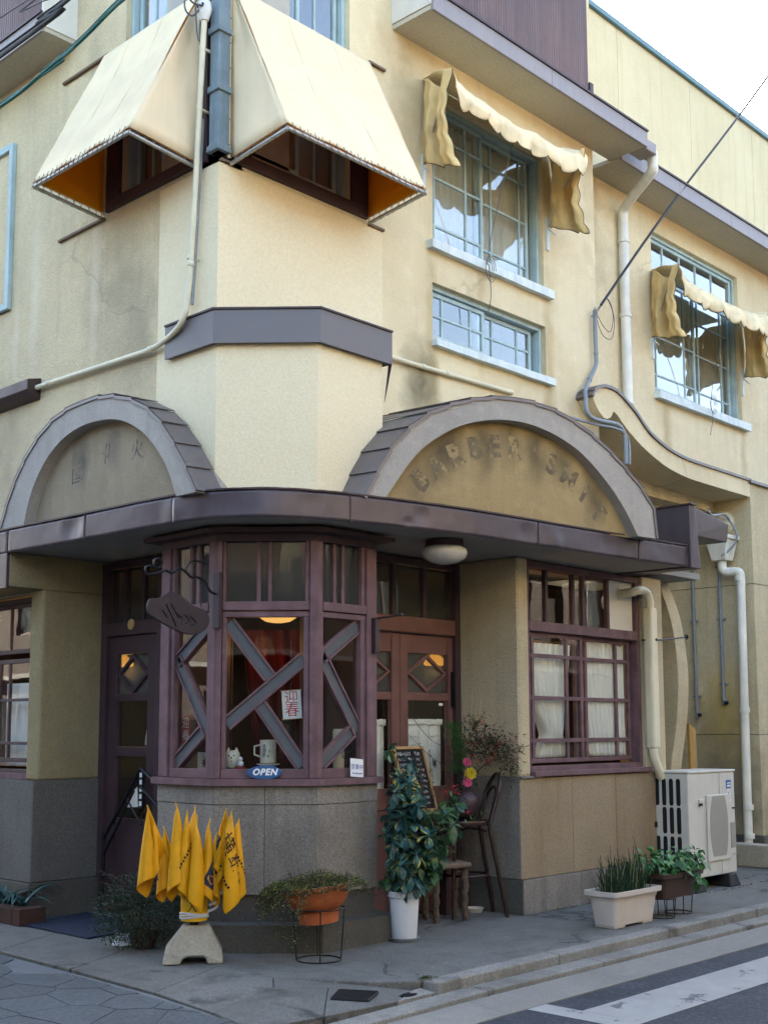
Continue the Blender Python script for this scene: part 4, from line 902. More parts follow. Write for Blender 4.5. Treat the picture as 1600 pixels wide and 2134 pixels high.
# ------------------------------------------------------------------ the two arched gables
def gable(F, outer, inner, back, seams_at, ringmat, panelmat, rise):
    """ring in front, panel set back inside it, vault running back to the wall, roofed with lapped metal sheets"""
    O = catmull([(p[0], 0, p[1]) for p in outer], 4); I = catmull([(p[0], 0, p[1]) for p in inner], 4)
    m = MB(); n = 40
    def rs(C_, n):
        LL = [0]
        for p, q in zip(C_, C_[1:]): LL.append(LL[-1] + (q - p).length)
        o = []
        for k in range(n + 1):
            t = LL[-1] * k / n; i = max(j for j in range(len(LL)) if LL[j] <= t + 1e-9); i = min(i, len(C_) - 2)
            o.append(C_[i].lerp(C_[i + 1], (t - LL[i]) / max(1e-9, LL[i + 1] - LL[i])))
        return o
    o_, i_ = rs(O, n), rs(I, n)
    for k in range(n):
        a, b, c, d = o_[k], o_[k + 1], i_[k + 1], i_[k]
        P_ = [F.pt(p.x, 0, p.z) for p in (a, b, c, d)]; Q_ = [F.pt(p.x, -.13, p.z) for p in (a, b, c, d)]
        m.add(P_ + Q_, [(0, 1, 2, 3), (7, 6, 5, 4), (0, 4, 5, 1), (2, 6, 7, 3)] + ([(0, 3, 7, 4)] if k == 0 else []) + ([(2, 1, 5, 6)] if k == n - 1 else []))
    ring = m.build('arch_ring', ringmat, bld, smooth=35)
    m = MB(); base = [F.pt(p.x, -.10, p.z) for p in i_]
    m.prism([p for p in base], F.n * -.05); pan = m.build('arch_panel', panelmat, bld)
    bv = Vector(back)
    # vault core behind
    m = MB(); m.prism([F.pt(p.x, -.131, p.z - .004) for p in o_], bv * .98); m.build('arch_vault', ringmat, bld)
    # metal sheets: cut the outer curve at even steps
    LL = [0]; Od = rs(O, 160)
    for p, q in zip(Od, Od[1:]): LL.append(LL[-1] + (q - p).length)
    ns = seams_at
    for s in range(ns):
        i0 = int(160 * s / ns); i1 = int(160 * (s + 1) / ns); up = (Od[min(i1, 160)] - Od[i0]).normalized(); nr = Vector((-up.z, 0, up.x))
        if nr.z < 0 and abs(nr.z) > .2: nr = -nr
        a, b = Od[i0], Od[i1]
        mid = O[0].lerp(O[-1], .5); 
        if nr.dot((a + b) / 2 - mid) < 0: nr = -nr
        hi, lo = (a, b) if a.z > b.z else (b, a)
        m = MB(); th = .006
        q = [hi + nr * .008, lo + nr * .02]
        f0 = [F.pt(p.x, .012, p.z) for p in q]; r = Vector((0, 0, rise))
        b0 = [F.pt(p.x, .012, p.z) + bv + r for p in q]
        dn = Vector((0, 0, 0)); low = [F.pt(p.x - nr.x * .03, .012, p.z - nr.z * .03) for p in q]
        nw = F.pt(nr.x, 0, nr.z) - F.pt(0, 0, 0)
        m.add([f0[0], f0[1], b0[1], b0[0]] + [v - nw * th for v in (f0[0], f0[1], b0[1], b0[0])], [(0, 1, 2, 3), (7, 6, 5, 4), (0, 4, 5, 1), (1, 5, 6, 2), (2, 6, 7, 3), (3, 7, 4, 0)])
        m.add([f0[0], f0[1], low[1], low[0]] + [v - F.n * .004 for v in (f0[0], f0[1], low[1], low[0])], [(0, 1, 2, 3), (7, 6, 5, 4), (0, 4, 5, 1), (1, 5, 6, 2), (2, 6, 7, 3), (3, 7, 4, 0)])
        m.build('roof_sheet', 'arch_metal', bld)
    return ring, pan
FAR = Fr((-2.09, -.27), (3.04, -.5)); FAL = Fr((-3.08, 0), (0, 1), (-1, 0))
ro = [(-.02, 3.13), (.14, 3.42), (.28, 3.60), (.42, 3.73), (.60, 3.855), (.88, 3.975), (1.13, 4.045), (1.38, 4.09), (1.64, 4.095), (1.91, 4.065), (2.19, 3.98), (2.47, 3.85), (2.76, 3.665), (2.94, 3.52), (3.07, 3.37), (3.085, 3.13)]
ri = [(.15, 3.13), (.29, 3.32), (.46, 3.52), (.65, 3.665), (.88, 3.79), (1.13, 3.87), (1.38, 3.91), (1.64, 3.91), (1.91, 3.86), (2.18, 3.76), (2.46, 3.57), (2.69, 3.35), (2.85, 3.13)]
ringR, panR = gable(FAR, ro, ri, (0, .86, 0), 17, 'arch_stone', 'arch_panel_plaster', .03)
lo_ = [(.40, 3.13), (.54, 3.36), (.70, 3.565), (.87, 3.745), (1.08, 3.885), (1.34, 3.985), (1.63, 4.035), (1.98, 4.03), (2.33, 3.945), (2.61, 3.765), (2.83, 3.53), (2.98, 3.28), (3.05, 3.13)]
li_ = [(.63, 3.13), (.74, 3.35), (.91, 3.55), (1.09, 3.69), (1.34, 3.805), (1.62, 3.85), (1.92, 3.84), (2.19, 3.76), (2.40, 3.62), (2.57, 3.41), (2.68, 3.13)]
ringL, panL = gable(FAL, lo_, li_, (.235, 0, 0), 15, 'arch_stone', 'left_panel_plaster', .01)
# ghost lettering on the panels, curved like the arch
def arc_text(s, F, c, rad, a0, a1, size, bold, mat):
    n = len(s)
    for i, ch_ in enumerate(s):
        if ch_ == ' ': continue
        an = math.radians(a0 + (a1 - a0) * i / (n - 1)); cx, cz = c[0] + rad * math.sin(an), c[1] + rad * math.cos(an)
        def fn(a, b, an=an, cx=cx, cz=cz): 
            u = cx + a * math.cos(an) + b * math.sin(an); z = cz - a * math.sin(an) + b * math.cos(an)
            return F.pt(u, -.0985, z)
        mb = MB(); text_on(mb, ch_, size, fn, bold); mb.build('faded_letter', mat, panR, recalc=False)
arc_text("BARBER'SMIT", FAR, (1.50, 2.37), 1.345, -44, 46, .235, .010, plain('old_letter', lin('#6b5e47'), 0.95, var=0.3, vscale=12, wear=lin('#97835b'), wear_at=0.53, wscale=8))
for (ch_, u, z) in (('火', 1.25, 3.57), ('化', 1.62, 3.60), ('国', 2.05, 3.50)):
    def fn(a, b, u=u, z=z): return FAL.pt(u - a, -.0985, z + b)
    mb = MB(); text_on(mb, ch_, .17, fn, .009); mb.build('faded_letter', M.get('old_letter_left') or plain('old_letter_left', lin('#5a5650'), 0.95, var=0.3, vscale=12, wear=lin('#847863'), wear_at=0.47, wscale=10), panL, recalc=False)

# ------------------------------------------------------------------ scroll wall, fin, alley
top = [(1.74, 4.80), (1.83, 4.86), (1.95, 4.89), (2.08, 4.89), (2.21, 4.86), (2.48, 4.735), (2.74, 4.57), (3.08, 4.46), (3.47, 4.405), (3.94, 4.395), (4.44, 4.39), (4.97, 4.385)]
bot = [(4.97, 4.20), (4.02, 4.205), (3.52, 4.215), (3.13, 4.26), (2.87, 4.325), (2.60, 4.415), (2.33, 4.545), (2.115, 4.675), (2.05, 4.61), (1.95, 4.575), (1.86, 4.61), (1.78, 4.68), (1.735, 4.74)]
T = catmull([(a, 0, b) for a, b in top], 4); Bt = catmull([(a, 0, b) for a, b in bot], 3)
FS = Fr((0, .35), (1, 0))
mb = MB(); mb.prism([FS.pt(p.x, 0, p.z) for p in T + Bt], (0, .475, 0)); scr = mb.build('scroll_wall', 'upper_plaster', bld)
mb = MB(); vs_ = []
mb2 = MB()
cap = [Vector((1.72, 0, 4.75))] + T
for k in range(len(cap) - 1):
    a, b = cap[k], cap[k + 1]; t = (b - a).normalized(); n_ = Vector((-t.z, 0, t.x))
    mb2.add([FS.pt(p.x + n_.x * o, d, p.z + n_.z * o) for p in (a, b) for o in (0.001, .03) for d in (.025, -.47)],
            [(0, 4, 6, 2), (2, 6, 7, 3), (1, 3, 7, 5), (0, 1, 5, 4)] + ([(0, 2, 3, 1)] if k == 0 else []))
mb2.build('scroll_cap', 'arch_metal', scr)
# curved fin at the shop's end
fz = [(0.0, .24), (.5, .22), (1.1, .16), (1.6, .075), (2.05, .045), (2.5, .09), (2.8, .17), (3.05, .28)]
fp = catmull([(0, y, z) for z, y in fz], 4)
mb = MB(); mb.prism([(2.67 + .0, p.y, p.z) for p in fp] + [(2.67, 1.4, 3.05), (2.67, 1.4, 0)], (.20, 0, 0)); mb.build('curved_fin', 'pillar_plaster', bld, bevel=.006)
mb = MB(); mb.box(2.75, 5.2, 2.2, 2.4, 0, 4.2); mb.box(2.32, 2.67, .6, .62, 0, 3.3); mb.build('alley_wall', 'pillar_plaster', bld)
mb = MB(); mb.box(1.7, 2.9, -.1, .75, 3.0, 3.06); mb.build('alley_soffit', 'soffit_paint', bld)

# ------------------------------------------------------------------ annex and rear building
ann = thing('annex_building', 'low beige annex with grey coping at the right, jointed panels and a white downpipe', 'building', (4.97, .35, 0))
for (z0, z1) in ((.30, 1.437), (1.443, 3.177), (3.183, 4.36)):
    mb = MB(); mb.box(4.97, 13, .35, 6, z0, z1); mb.build('wall_panel', 'annex_plaster', ann, bevel=.004)
mb = MB(); mb.box(4.95, 13, .33, 6, 0, .298); mb.build('base_course', 'dark_base_stone', ann, bevel=.005)
mb = MB(); mb.box(4.985, 12.9, .365, 6, .3, 4.3); mb.build('wall_core', 'dark_base_stone', ann)
mb = MB(); mb.box(4.93, 13, .31, .43, 4.362, 4.40); mb.box(4.93, 5.05, .432, 6, 4.362, 4.40); mb.build('coping', 'arch_metal', ann, bevel=.004)
mb = MB(); mb.box(5.05, 13, .43, 6, 4.30, 4.36); mb.build('roof', 'roof_tile', ann)
rear = thing('rear_building', 'tall pale yellow block behind the eaves with a teal coping along its sloping outline', 'building', (8, 2, 0))
for i in range(9):
    mb = MB(); mb.box(1.2 + i * 1.9, 1.2 + (i + 1) * 1.9 - .008, 2.0, 9, 5.0, 10.755); mb.build('wall_panel', 'rear_plaster', rear)
mb = MB(); mb.box(1.1, 18.4, 1.95, 9.1, 10.755, 10.84); mb.build('coping', 'teal_coping', rear, bevel=.01)
# ------------------------------------------------------------------ unseen houses across the streets and past the frame, added for light and reflections
stucco('house_wall_warm', lin('#b5a98f'), lin('#978b70'), grit=40, bstr=0.2)
stucco('house_wall_pale', lin('#b9b2a2'), lin('#968f80'), grit=40, bstr=0.2)
plain('house_boards', lin('#2e241e'), 0.85, var=0.25, streak=0.4)
plain('brick_red', lin('#8a4a33'), 0.85, var=0.2)
def house(lab, F, u0, u1, depth, h, wallmat, roofmat='roof_tile', rows=2):
    """F: plane of the street front, d outward to the street"""
    t = thing('unseen_house', lab, 'house', tuple(F.pt((u0 + u1) / 2, 0, 0)), 'houses of the two streets')
    m = MB(); holes = []
    n = max(2, int((u1 - u0) / 2.2)); w = (u1 - u0) / n
    for j in range(rows):
        for i in range(n): holes.append((u0 + w * i + w * .24, u0 + w * i + w * .76, 1.0 + 2.8 * j, 2.3 + 2.8 * j))
    F.wall(m, u0, u1, -.13, h, holes, d1=0, d0=-.25); m.build('wall', wallmat, t)
    m = MB(); F.box(m, u0, u1, -depth, -.9, -.13, h - .02); m.build('wall_core', wallmat, t)
    for (a, b, c, d) in holes:
        m = MB(); F.box(m, a, a + .05, -.12, -.06, c, d); F.box(m, b - .05, b, -.12, -.06, c, d); F.box(m, a + .05, b - .05, -.12, -.06, c, c + .05); F.box(m, a + .05, b - .05, -.12, -.06, d - .05, d); F.box(m, (a + b) / 2 - .025, (a + b) / 2 + .025, -.115, -.065, c + .05, d - .05)
        wd_ = m.build('window', 'dark_red_wood', t); m = MB(); F.box(m, a + .05, b - .05, -.10, -.095, c + .05, d - .05); m.build('pane', 'pane_upper', wd_)
    m = MB(); rid = h + 1.5
    m.prism([F.pt(u0 - .4, .6, h - .12), F.pt(u0 - .4, .6, h + .02), F.pt(u0 - .4, -depth / 2, rid), F.pt(u0 - .4, -depth - .5, h + .02), F.pt(u0 - .4, -depth - .5, h - .12)], F.u * (u1 - u0 + .8)); rf = m.build('roof', roofmat, t)
    for i in range(int((u1 - u0 + .8) / .30)):
        a = u0 - .4 + .15 + i * .30; m = MB(); m.tube([F.pt(a, .62, h + .03), F.pt(a, -depth / 2, rid + .02)], .045, 6); m.build('roof_tile_row', roofmat, rf)
    m = MB(); F.box(m, u0, u1, .0, .55, 2.75, 2.85); m.build('pent_roof', roofmat, t)
FO1 = Fr((0, -9.6), (-1, 0), (0, 1))
house('tall boarded house added out of view to darken the ground window reflections', FO1, -14.0, -6.0, 7, 7.6, 'house_boards')
house('house with a red brown tiled roof reflected in the bay transom', FO1, -5.4, 2.6, 7, 7.2, 'house_wall_warm', 'brick_red')
house('warm house added behind the viewpoint for bounce light and porch glass reflections', FO1, 3.2, 11.0, 7, 7.4, 'house_wall_warm')
house('long boarded row added out of view to darken the bay side light reflections', FO1, -30, -14.6, 7, 6.2, 'house_boards')
house('far boarded row added out of view to darken the ground window reflection', FO1, -52, -30.6, 7, 6.6, 'house_boards')
FO2 = Fr((-12.5, 0), (0, 1), (1, 0))
house('dark boarded house added across the lane to darken the left window reflections', FO2, -8.5, 1.0, 7, 6.2, 'house_boards')
house('boarded house added across the lane to darken the left door reflections', FO2, 1.6, 11.0, 7, 6.4, 'house_boards')
house('far boarded row added along the lane to darken the left window reflection', FO2, 11.6, 40.0, 7, 6.6, 'house_boards')
FO3 = Fr((XW, 9.3), (0, 1), (-1, 0))  # unseen rows from here on, added to shade the houses opposite
house('unseen house added beyond the left edge to shade the houses across the lane', FO3, 0.2, 30.0, 7, 7.4, 'house_wall_pale')
FO4 = Fr((18.7, .4), (1, 0))
house('unseen house added past the right edge to shade the houses across the street', FO4, 0.2, 34.0, 8, 8.4, 'house_wall_pale')
# ------------------------------------------------------------------ awnings
def frame_awning(F, u0, u1, lab, side_near):
    t = thing('frame_awning', lab, 'awning', tuple(F.pt((u0 + u1) / 2, 0, 5.67)), 'box awnings either side of the corner')
    zt, zb, zf, D = 7.06, 5.70, 5.755, .64
    def sag(a, b): return (.030 * math.sin(math.pi * a) * math.sin(math.pi * b) + .008 * math.sin(3 * math.pi * a) ** 2 * b + .010 * noise.noise((a * 3, b * 2, u1)) * math.sin(math.pi * b))
    m = MB(); m.grid(lambda a, b: F.pt(u0 + (u1 - u0) * a, .03 + (D - .03) * b - sag(a, b) + .004 * noise.noise((a * 4, b * 4, u0)) + .006 * noise.noise((a * 11, b * 5, u0)) * math.sin(math.pi * b) + .004 * noise.noise((a * 5, b * 16, u1)) * math.sin(math.pi * b), zt + (zf - zt) * b - sag(a, b)), 44, 32)
    c = m.build('canvas', 'awning_canvas', t, smooth=40, solid=.004)
    for k in (.36, .70):
        m = MB(); m.tube([F.pt(u0 + (u1 - u0) * k, .03 + (D - .03) * b - sag(k, b) + .003, zt + (zf - zt) * b - sag(k, b)) for b in [i / 10 for i in range(11)]], .0025, 5); m.build('seam', 'awning_canvas', c)
    for uu, sg in ((u0, 1), (u1, -1)):
        m = MB(); m.grid(lambda a, b: F.pt(uu + sg * (.022 * math.sin(math.pi * a) * math.sin(math.pi * b) + .01 * noise.noise((a * 3, b * 3, uu)) * math.sin(math.pi * b)), .015 + (D - .015) * b * a + 0 * b, (zt + (zb + (zf - zb) * b - zt) * a)), 14, 10)
        s = m.build('side_canvas', 'awning_canvas', t, smooth=40, solid=.004)
        m = MB(); F.box(m, min(uu - sg * .03, uu + sg * .004), max(uu - sg * .03, uu + sg * .004), .004, .012, zb, zt); e = m.build('side_strip', 'awning_canvas', t)
        for i in range(7):
            m = MB(); m.lathe(F.pt(uu - sg * .014, .012, zb + .1 + i * .2), [(.007, 0), (.007, .004), (0, .006)], 8, axis=F.n); m.build('rivet', 'black_iron', e)
    m = MB(); m.grid(lambda a, b: F.pt(u0 + .012 + (u1 - u0 - .024) * a, .03 + (D - .045) * b - sag(a, b), zt - .02 + (zf - zt + .02) * b - sag(a, b) - .012), 16, 12); m.build('lining', 'awning_lining', t, smooth=40, solid=.002)
    for uu, sg in ((u0 + .012, 1), (u1 - .012, -1)):
        m = MB(); m.grid(lambda a, b: F.pt(uu + sg * .026 * math.sin(math.pi * a) * math.sin(math.pi * b) + sg * .004, .015 + (D - .03) * b * a, zt - .02 + a * (zb + (zf - zb) * b - zt + .02)), 10, 8); m.build('lining', 'awning_lining', t, smooth=40, solid=.002)
    P = [F.pt(u0, .02, zb - .045), F.pt(u0 + .005, D, zf - .04), F.pt(u1 - .005, D, zf - .04), F.pt(u1, .02, zb - .045)]
    fr_ = []
    for a, b in zip(P, P[1:]):
        m = MB(); m.tube([a, b], .015, 10); fr_.append(m.build('frame_bar', 'galvanised', t, smooth=50))
    lc = MB(); r = random.Random(3)
    for (a, b, n) in ((P[0], P[1], 9), (P[1], P[2], 20), (P[2], P[3], 9)):
        for i in range(n):
            p = a.lerp(b, (i + .5) / n); q = p + (b - a).normalized() * r.uniform(.03, .05)
            up = Vector((0, 0, .055)); o = F.n * .016
            lc.tube([p + up + o * .4, p + Vector((0, 0, .01)) + o * 1.2, q - Vector((0, 0, .016)) + o * .7, q - Vector((0, 0, .01)) - o, q + up * .8], .0028, 4)
    stuff(lc.build('lacing', 'rope', t))
    for uu in (u0 + .06, u1 - .06):
        m = MB(); m.tube([F.pt(uu, .03, 6.9), F.pt(uu, D - .02, zf - .03)], .011, 8); m.build('rafter', 'galvanised', t, smooth=50)
    return t
frame_awning(FR, -2.725, -1.26, 'cream box awning on the right of the corner post, facing the street', 0)
frame_awning(FL, .745, 2.02, 'cream box awning on the left of the corner post, over the lane wall', 0)

def dutch_awning(F, u0, u1, fu0, fu1, zw, zf, zbw, zbf, D, lab, nsc):
    t = thing('scalloped_awning', lab, 'awning', tuple(F.pt((u0 + u1) / 2, 0, zbw)), 'collapsed scalloped awnings')
    r = random.Random(int(u0 * 10))
    def topfn(a, b):
        ed = abs(2 * a - 1) ** 10; fold = .03 * math.sin(b * 5.0 + 2 * noise.noise((a * 4, 0, u0))) * b
        sagm = -.05 * math.sin(math.pi * a) * b + .025 * noise.noise((a * 5, b * 2, u0)) * b
        return F.pt((u0 + (fu0 - u0) * b) * (1 - a) + (u1 + (fu1 - u1) * b) * a, .01 + D * b, zw + (zf - zw) * b + .10 * ed * b + fold + sagm)
    m = MB(); m.grid(topfn, 60, 14); m.build('canopy', 'valance_canvas', t, smooth=60, solid=.004)
    H = .235
    def valfn(a, b):
        ph = a * nsc * math.pi; sc = abs(math.sin(ph)) ** .6
        w = (.030 * math.sin(a * nsc * 2 * math.pi * .5 + 1.3 + 2.5 * noise.noise((a * 3, 1, u0))) + .035 * noise.noise((a * 6, b * 1.5, 4 + u0))) * b
        drop = H * (.80 + .20 * sc) * (1 + .18 * noise.noise((a * 4, 8, u0)))
        bulge = .055 * math.sin(b * 2.3) + .007 * noise.noise((a * 30, b * 5, u0)) + .012 * noise.noise((a * 14, b * 3, u1))
        return topfn(a, 1.0) + F.n * (bulge + w) - Vector((0, 0, b * drop))
    m = MB(); m.grid(valfn, nsc * 12, 10); v = m.build('valance', 'valance_canvas', t, smooth=60, solid=.004)
    m = MB(); m.tube([valfn(i / (nsc * 12), 1.0) for i in range(nsc * 12 + 1)], .0045, 5); m.build('piping', 'piping_cord', v)
    for (uw, uf, sg) in ((u0, fu0, -1), (u1, fu1, 1)):
        def sidefn(a, b, uw=uw, uf=uf, sg=sg):
            ht = zw - .02 + (zf + .07 - zw) * a - .10 * math.sin(a * math.pi) ** 4; hb = zbw + (zbf - zbw) * a
            z = ht + (hb - ht) * b; sc = .030 * abs(math.sin(b * 4.5 * math.pi + .4)) * a
            pl = sg * ((.075 * math.sin(a * 10 + 1.2 * b + sg) + .03 * math.sin(a * 19 + 3 * b)) * (.45 + .55 * math.sin(math.pi * min(1, b * .8 + .1))) + .03 * noise.noise((a * 3, b * 3, sg + u0)) + .012 * noise.noise((a * 9, b * 7, sg)))
            bow = 1 - .22 * math.sin(math.pi * b * .9) * (1 - .3 * b)
            dd = (D + .03) * (a ** .95) * bow + sc
            return F.pt(uw + (uf - uw) * a * (1 - .3 * b) + pl, .015 + dd, z + .03 * noise.noise((a * 5, 3, sg)) * b)
        m = MB(); m.grid(sidefn, 34, 30); s = m.build('side_curtain', 'old_canvas', t, smooth=60, solid=.004)
        m = MB(); m.tube([sidefn(1, i / 30) for i in range(31)] + [sidefn(1 - i / 18, 1) for i in range(1, 18)], .0045, 5); m.build('piping', 'piping_cord', s)
        m = MB(); F.box(m, uw - .02, uw + .02, 0.001, .02, zbw - .24, zbw + .1); m.tube([F.pt(uw, .02, zbw - .02), F.pt(uw + sg * .01, .10, zbw - .10)], .008, 6); m.build('bracket', 'sill_paint', t)
        m = MB(); m.tube([F.pt(uw, .03, zbw), F.pt(uw + (uf - uw) * .5, D * .55, zf - .18), F.pt(uf, D, zf - .02)], .010, 6); m.build('arm', 'galvanised', t, smooth=50)
    return t
dutch_awning(FR, -.57, 1.26, -.80, 1.17, 7.20, 6.93, 6.40, 6.16, .50, 'collapsed beige scalloped awning over the tall window beside the corner', 9)
dutch_awning(FR2, 3.68, 5.83, 3.42, 5.62, 6.72, 6.52, 5.92, 5.78, .48, 'collapsed beige scalloped awning over the far right upper window', 10)
def cord(name, pts, mat, lab, r=.004, coil=None, cat='cord'):
    m = MB(); m.tube(catmull(pts, 8), r, 6)
    if coil:
        for k in range(3):
            m.tube([coil + Vector(((.05 + .012 * k) * math.cos(q), -.01 * k, (.08 + .02 * k) * math.sin(q))) for q in [i * 2 * math.pi / 16 for i in range(16)]], r * .8, 5)
    return tag(m.build(name, mat, None, smooth=60), lab, cat)
cord('awning_cord', [(.17, .06, 6.86), (.19, .30, 6.2), (.21, .44, 5.75), (.22, .43, 5.68), (.24, .43, 5.40), (.22, .46, 5.22)], 'rope', 'grey awning cord hanging down the tall window, coiled at its sill', .004, Vector((.22, .43, 5.65)))
cord('awning_cord', [(4.78, .45, 6.4), (4.80, .66, 5.7), (4.80, .72, 5.36), (4.82, .71, 5.2), (4.80, .74, 4.98)], 'rope', 'short cord tied in a knot at the far right window sill', .004, Vector((4.8, .70, 5.34)))

# ------------------------------------------------------------------ pipes and wires
def pipe(name, path, r, mat, lab, rings=(), cat='pipe', smoothn=6, clips=(), n=14):
    t = thing(name, lab, cat, path[-1])
    m = MB(); m.tube(catmull(path, smoothn) if smoothn else path, r, n); m.build('pipe', mat, t, smooth=50)
    for (c, ax) in rings:
        m = MB(); m.lathe(c, [(r * 1.02, -.02), (r * 1.18, -.016), (r * 1.18, .016), (r * 1.02, .02)], 14, axis=ax); m.build('pipe_collar', mat, t, smooth=50)
    for (c, d) in clips:
        c = Vector(c); d = Vector(d); m = MB(); m.tube([c, c + d], r * .5, 6); m.lathe(c, [(r * 1.02, -.012), (r * 1.12, -.012), (r * 1.12, .012), (r * 1.02, .012)], 12); m.build('pipe_clip', mat, t)
    return t
yP = YR - .075
t = pipe('downpipe', [(2.66, .20, 7.56), (2.72, .20, 7.585), (2.76, .21, 7.55), (2.77, .22, 7.47), (2.79, .25, 7.40), (2.95, .62, 7.26), (3.0, .73, 7.20), (3.02, yP, 7.10), (3.02, yP, 6.9), (3.02, yP, 5.3), (3.02, yP, 4.78)], .055, 'pipe_white', 'white downpipe from the eaves to the wall scroll, upper right', rings=(((3.02, yP, 6.85), (0, 0, 1)), ((3.02, yP, 6.0), (0, 0, 1)), ((3.02, yP, 5.02), (0, 0, 1))), smoothn=4, clips=(((3.02, yP, 6.02), (0, .075, 0)), ((3.02, yP, 6.85), (0, .075, 0))))
m = MB(); m.box(2.43, 2.66, .10, .30, 7.50, 7.62); m.build('gutter_outlet', 'mauve_fascia', t, bevel=.01)
# service mast at the corner with its porcelain head, running down and along the left wall
t = pipe('service_conduit', [(XW - .13, .56, 6.72), (XW - .12, .60, 6.3), (XW - .09, .68, 5.6), (XW - .08, .745, 4.85), (XW - .085, .77, 4.62), (XW - .09, .79, 4.52), (XW - .08, .92, 4.43), (XW - .05, 1.22, 4.38), (XW - .04, 1.6, 4.385), (XW - .04, 2.4, 4.40), (XW - .04, 3.6, 4.42)], .022, 'pipe_cream', 'cream service pipe running down the corner and along the lane wall', rings=(((XW - .08, .74, 4.90), (0, 0, 1)), ((XW - .045, 2.7, 4.405), (0, 1, 0)), ((XW - .05, 1.26, 4.38), (0, 1, 0))), smoothn=5, clips=(((XW - .085, .745, 4.95), (.08, 0, 0)), ((XW - .125, .585, 6.5), (.08, 0, 0)), ((XW - .11, .63, 6.05), (.09, 0, 0))))
m = MB(); m.lathe((XW - .13, .56, 6.70), [(.03, 0), (.045, .05), (.055, .09), (.05, .14), (.03, .17), (0, .175)], 14); m.build('service_head', 'lamp_glass', t, smooth=50)
for k in range(3):
    m = MB(); m.tube([(XW - .18, .54 + .03 * (k - 1), 6.79), (XW - .195, .535 + .03 * (k - 1), 6.79)], .008, 6); m.build('head_hole', 'black_iron', t)
pipe('second_conduit', [(XW - .055, .655, 6.0), (XW - .05, .69, 5.5), (XW - .05, .735, 4.85), (XW - .055, .75, 4.6)], .012, 'pipe_grey', 'thin grey conduit clipped beside the cream service pipe', smoothn=4)
def wire(pts, r, mat, lab, grp=None):
    m = MB(); m.tube(catmull(pts, 10), r, 6); return tag(m.build('cable', mat, None, smooth=60), lab, 'cable', grp)
wire([(XW - .17, .53, 6.79), (XW - .27, .55, 6.80), (XW - .30, .58, 7.0), (XW - .26, .56, 7.3), (XW - .3, .55, 7.7)], .007, 'cable_grey', 'grey service wire looping up past the left awning from the pipe head, left loop')
wire([(XW - .17, .56, 6.78), (XW - .22, .60, 6.72), (XW - .26, .63, 6.82), (XW - .2, .57, 7.15), (XW - .24, .52, 7.7)], .007, 'cable_grey', 'grey service wire curling from the pipe head to the top, middle loop')
wire([(XW - .15, .6, 6.55), (XW - .17, .6, 6.65), (XW - .2, .58, 6.9), (XW - .2, .54, 7.2), (XW - .19, .52, 7.7)], .006, 'cable_grey', 'thin wire entering the corner service pipe below its head')
pipe('wall_conduit', [(-1.60, .49, 4.56), (-.6, .50, 4.575), (.62, .50, 4.60)], .02, 'pipe_cream', 'long cream conduit on the wall behind the right arch', rings=(((-.62, .495, 4.575), (1, 0, 0)), ((-.30, .497, 4.58), (1, 0, 0)), ((.60, .5, 4.6), (1, 0, 0))), smoothn=4)
pipe('grey_conduit', [(1.98, .47, 5.73), (1.985, .47, 5.3), (1.98, .47, 5.16), (1.86, .47, 4.98), (1.74, .44, 4.84), (1.62, .36, 4.72), (1.545, .31, 4.60), (1.58, .30, 4.53), (1.72, .30, 4.51), (2.05, .30, 4.53), (2.17, .30, 4.49), (2.22, .30, 4.38), (2.22, .30, 4.15)], .022, 'pipe_grey', 'grey conduit bending round the wall scroll down behind the arch', rings=(((1.985, .47, 5.66), (0, 0, 1)), ((1.985, .47, 5.28), (0, 0, 1)), ((1.86, .47, 4.98), (.4, 0, 1)), ((2.05, .30, 4.53), (1, 0, 0))), smoothn=6)
pipe('grey_conduit', [(.9, .47, 4.52), (1.3, .40, 4.49), (1.7, .32, 4.47), (2.08, .30, 4.485), (2.22, .29, 4.44), (2.27, .29, 4.35), (2.27, .29, 4.15)], .014, 'pipe_grey', 'thinner grey conduit rising over the crown of the right arch', smoothn=6)
wire([(2.02, .42, 5.78), (3.4, .40, 7.25), (6.1, .3, 10.05), (11, 0, 15.5)], .014, 'cable_black', 'dark overhead cable running from the conduit head up across the sky')
m = MB(); m.tube(catmull([(1.98, .47, 5.76), (2.06, .44, 5.6), (2.2, .43, 5.55), (2.24, .42, 5.75), (2.12, .42, 5.9)], 8), .004, 5); m.tube(catmull([(1.98, .47, 5.74), (2.05, .44, 5.5), (2.22, .43, 5.48), (2.26, .42, 5.7), (2.14, .42, 5.88), (1.95, .44, 5.66)], 8), .004, 5); m.tube([(2.1, .42, 5.86), (1.86, .43, 5.62)], .006, 5)
tag(stuff(m.build('wire_tail', 'cable_grey', None)), 'tangle of thin wire ends hanging at the conduit head beside the white downpipe', 'wires')
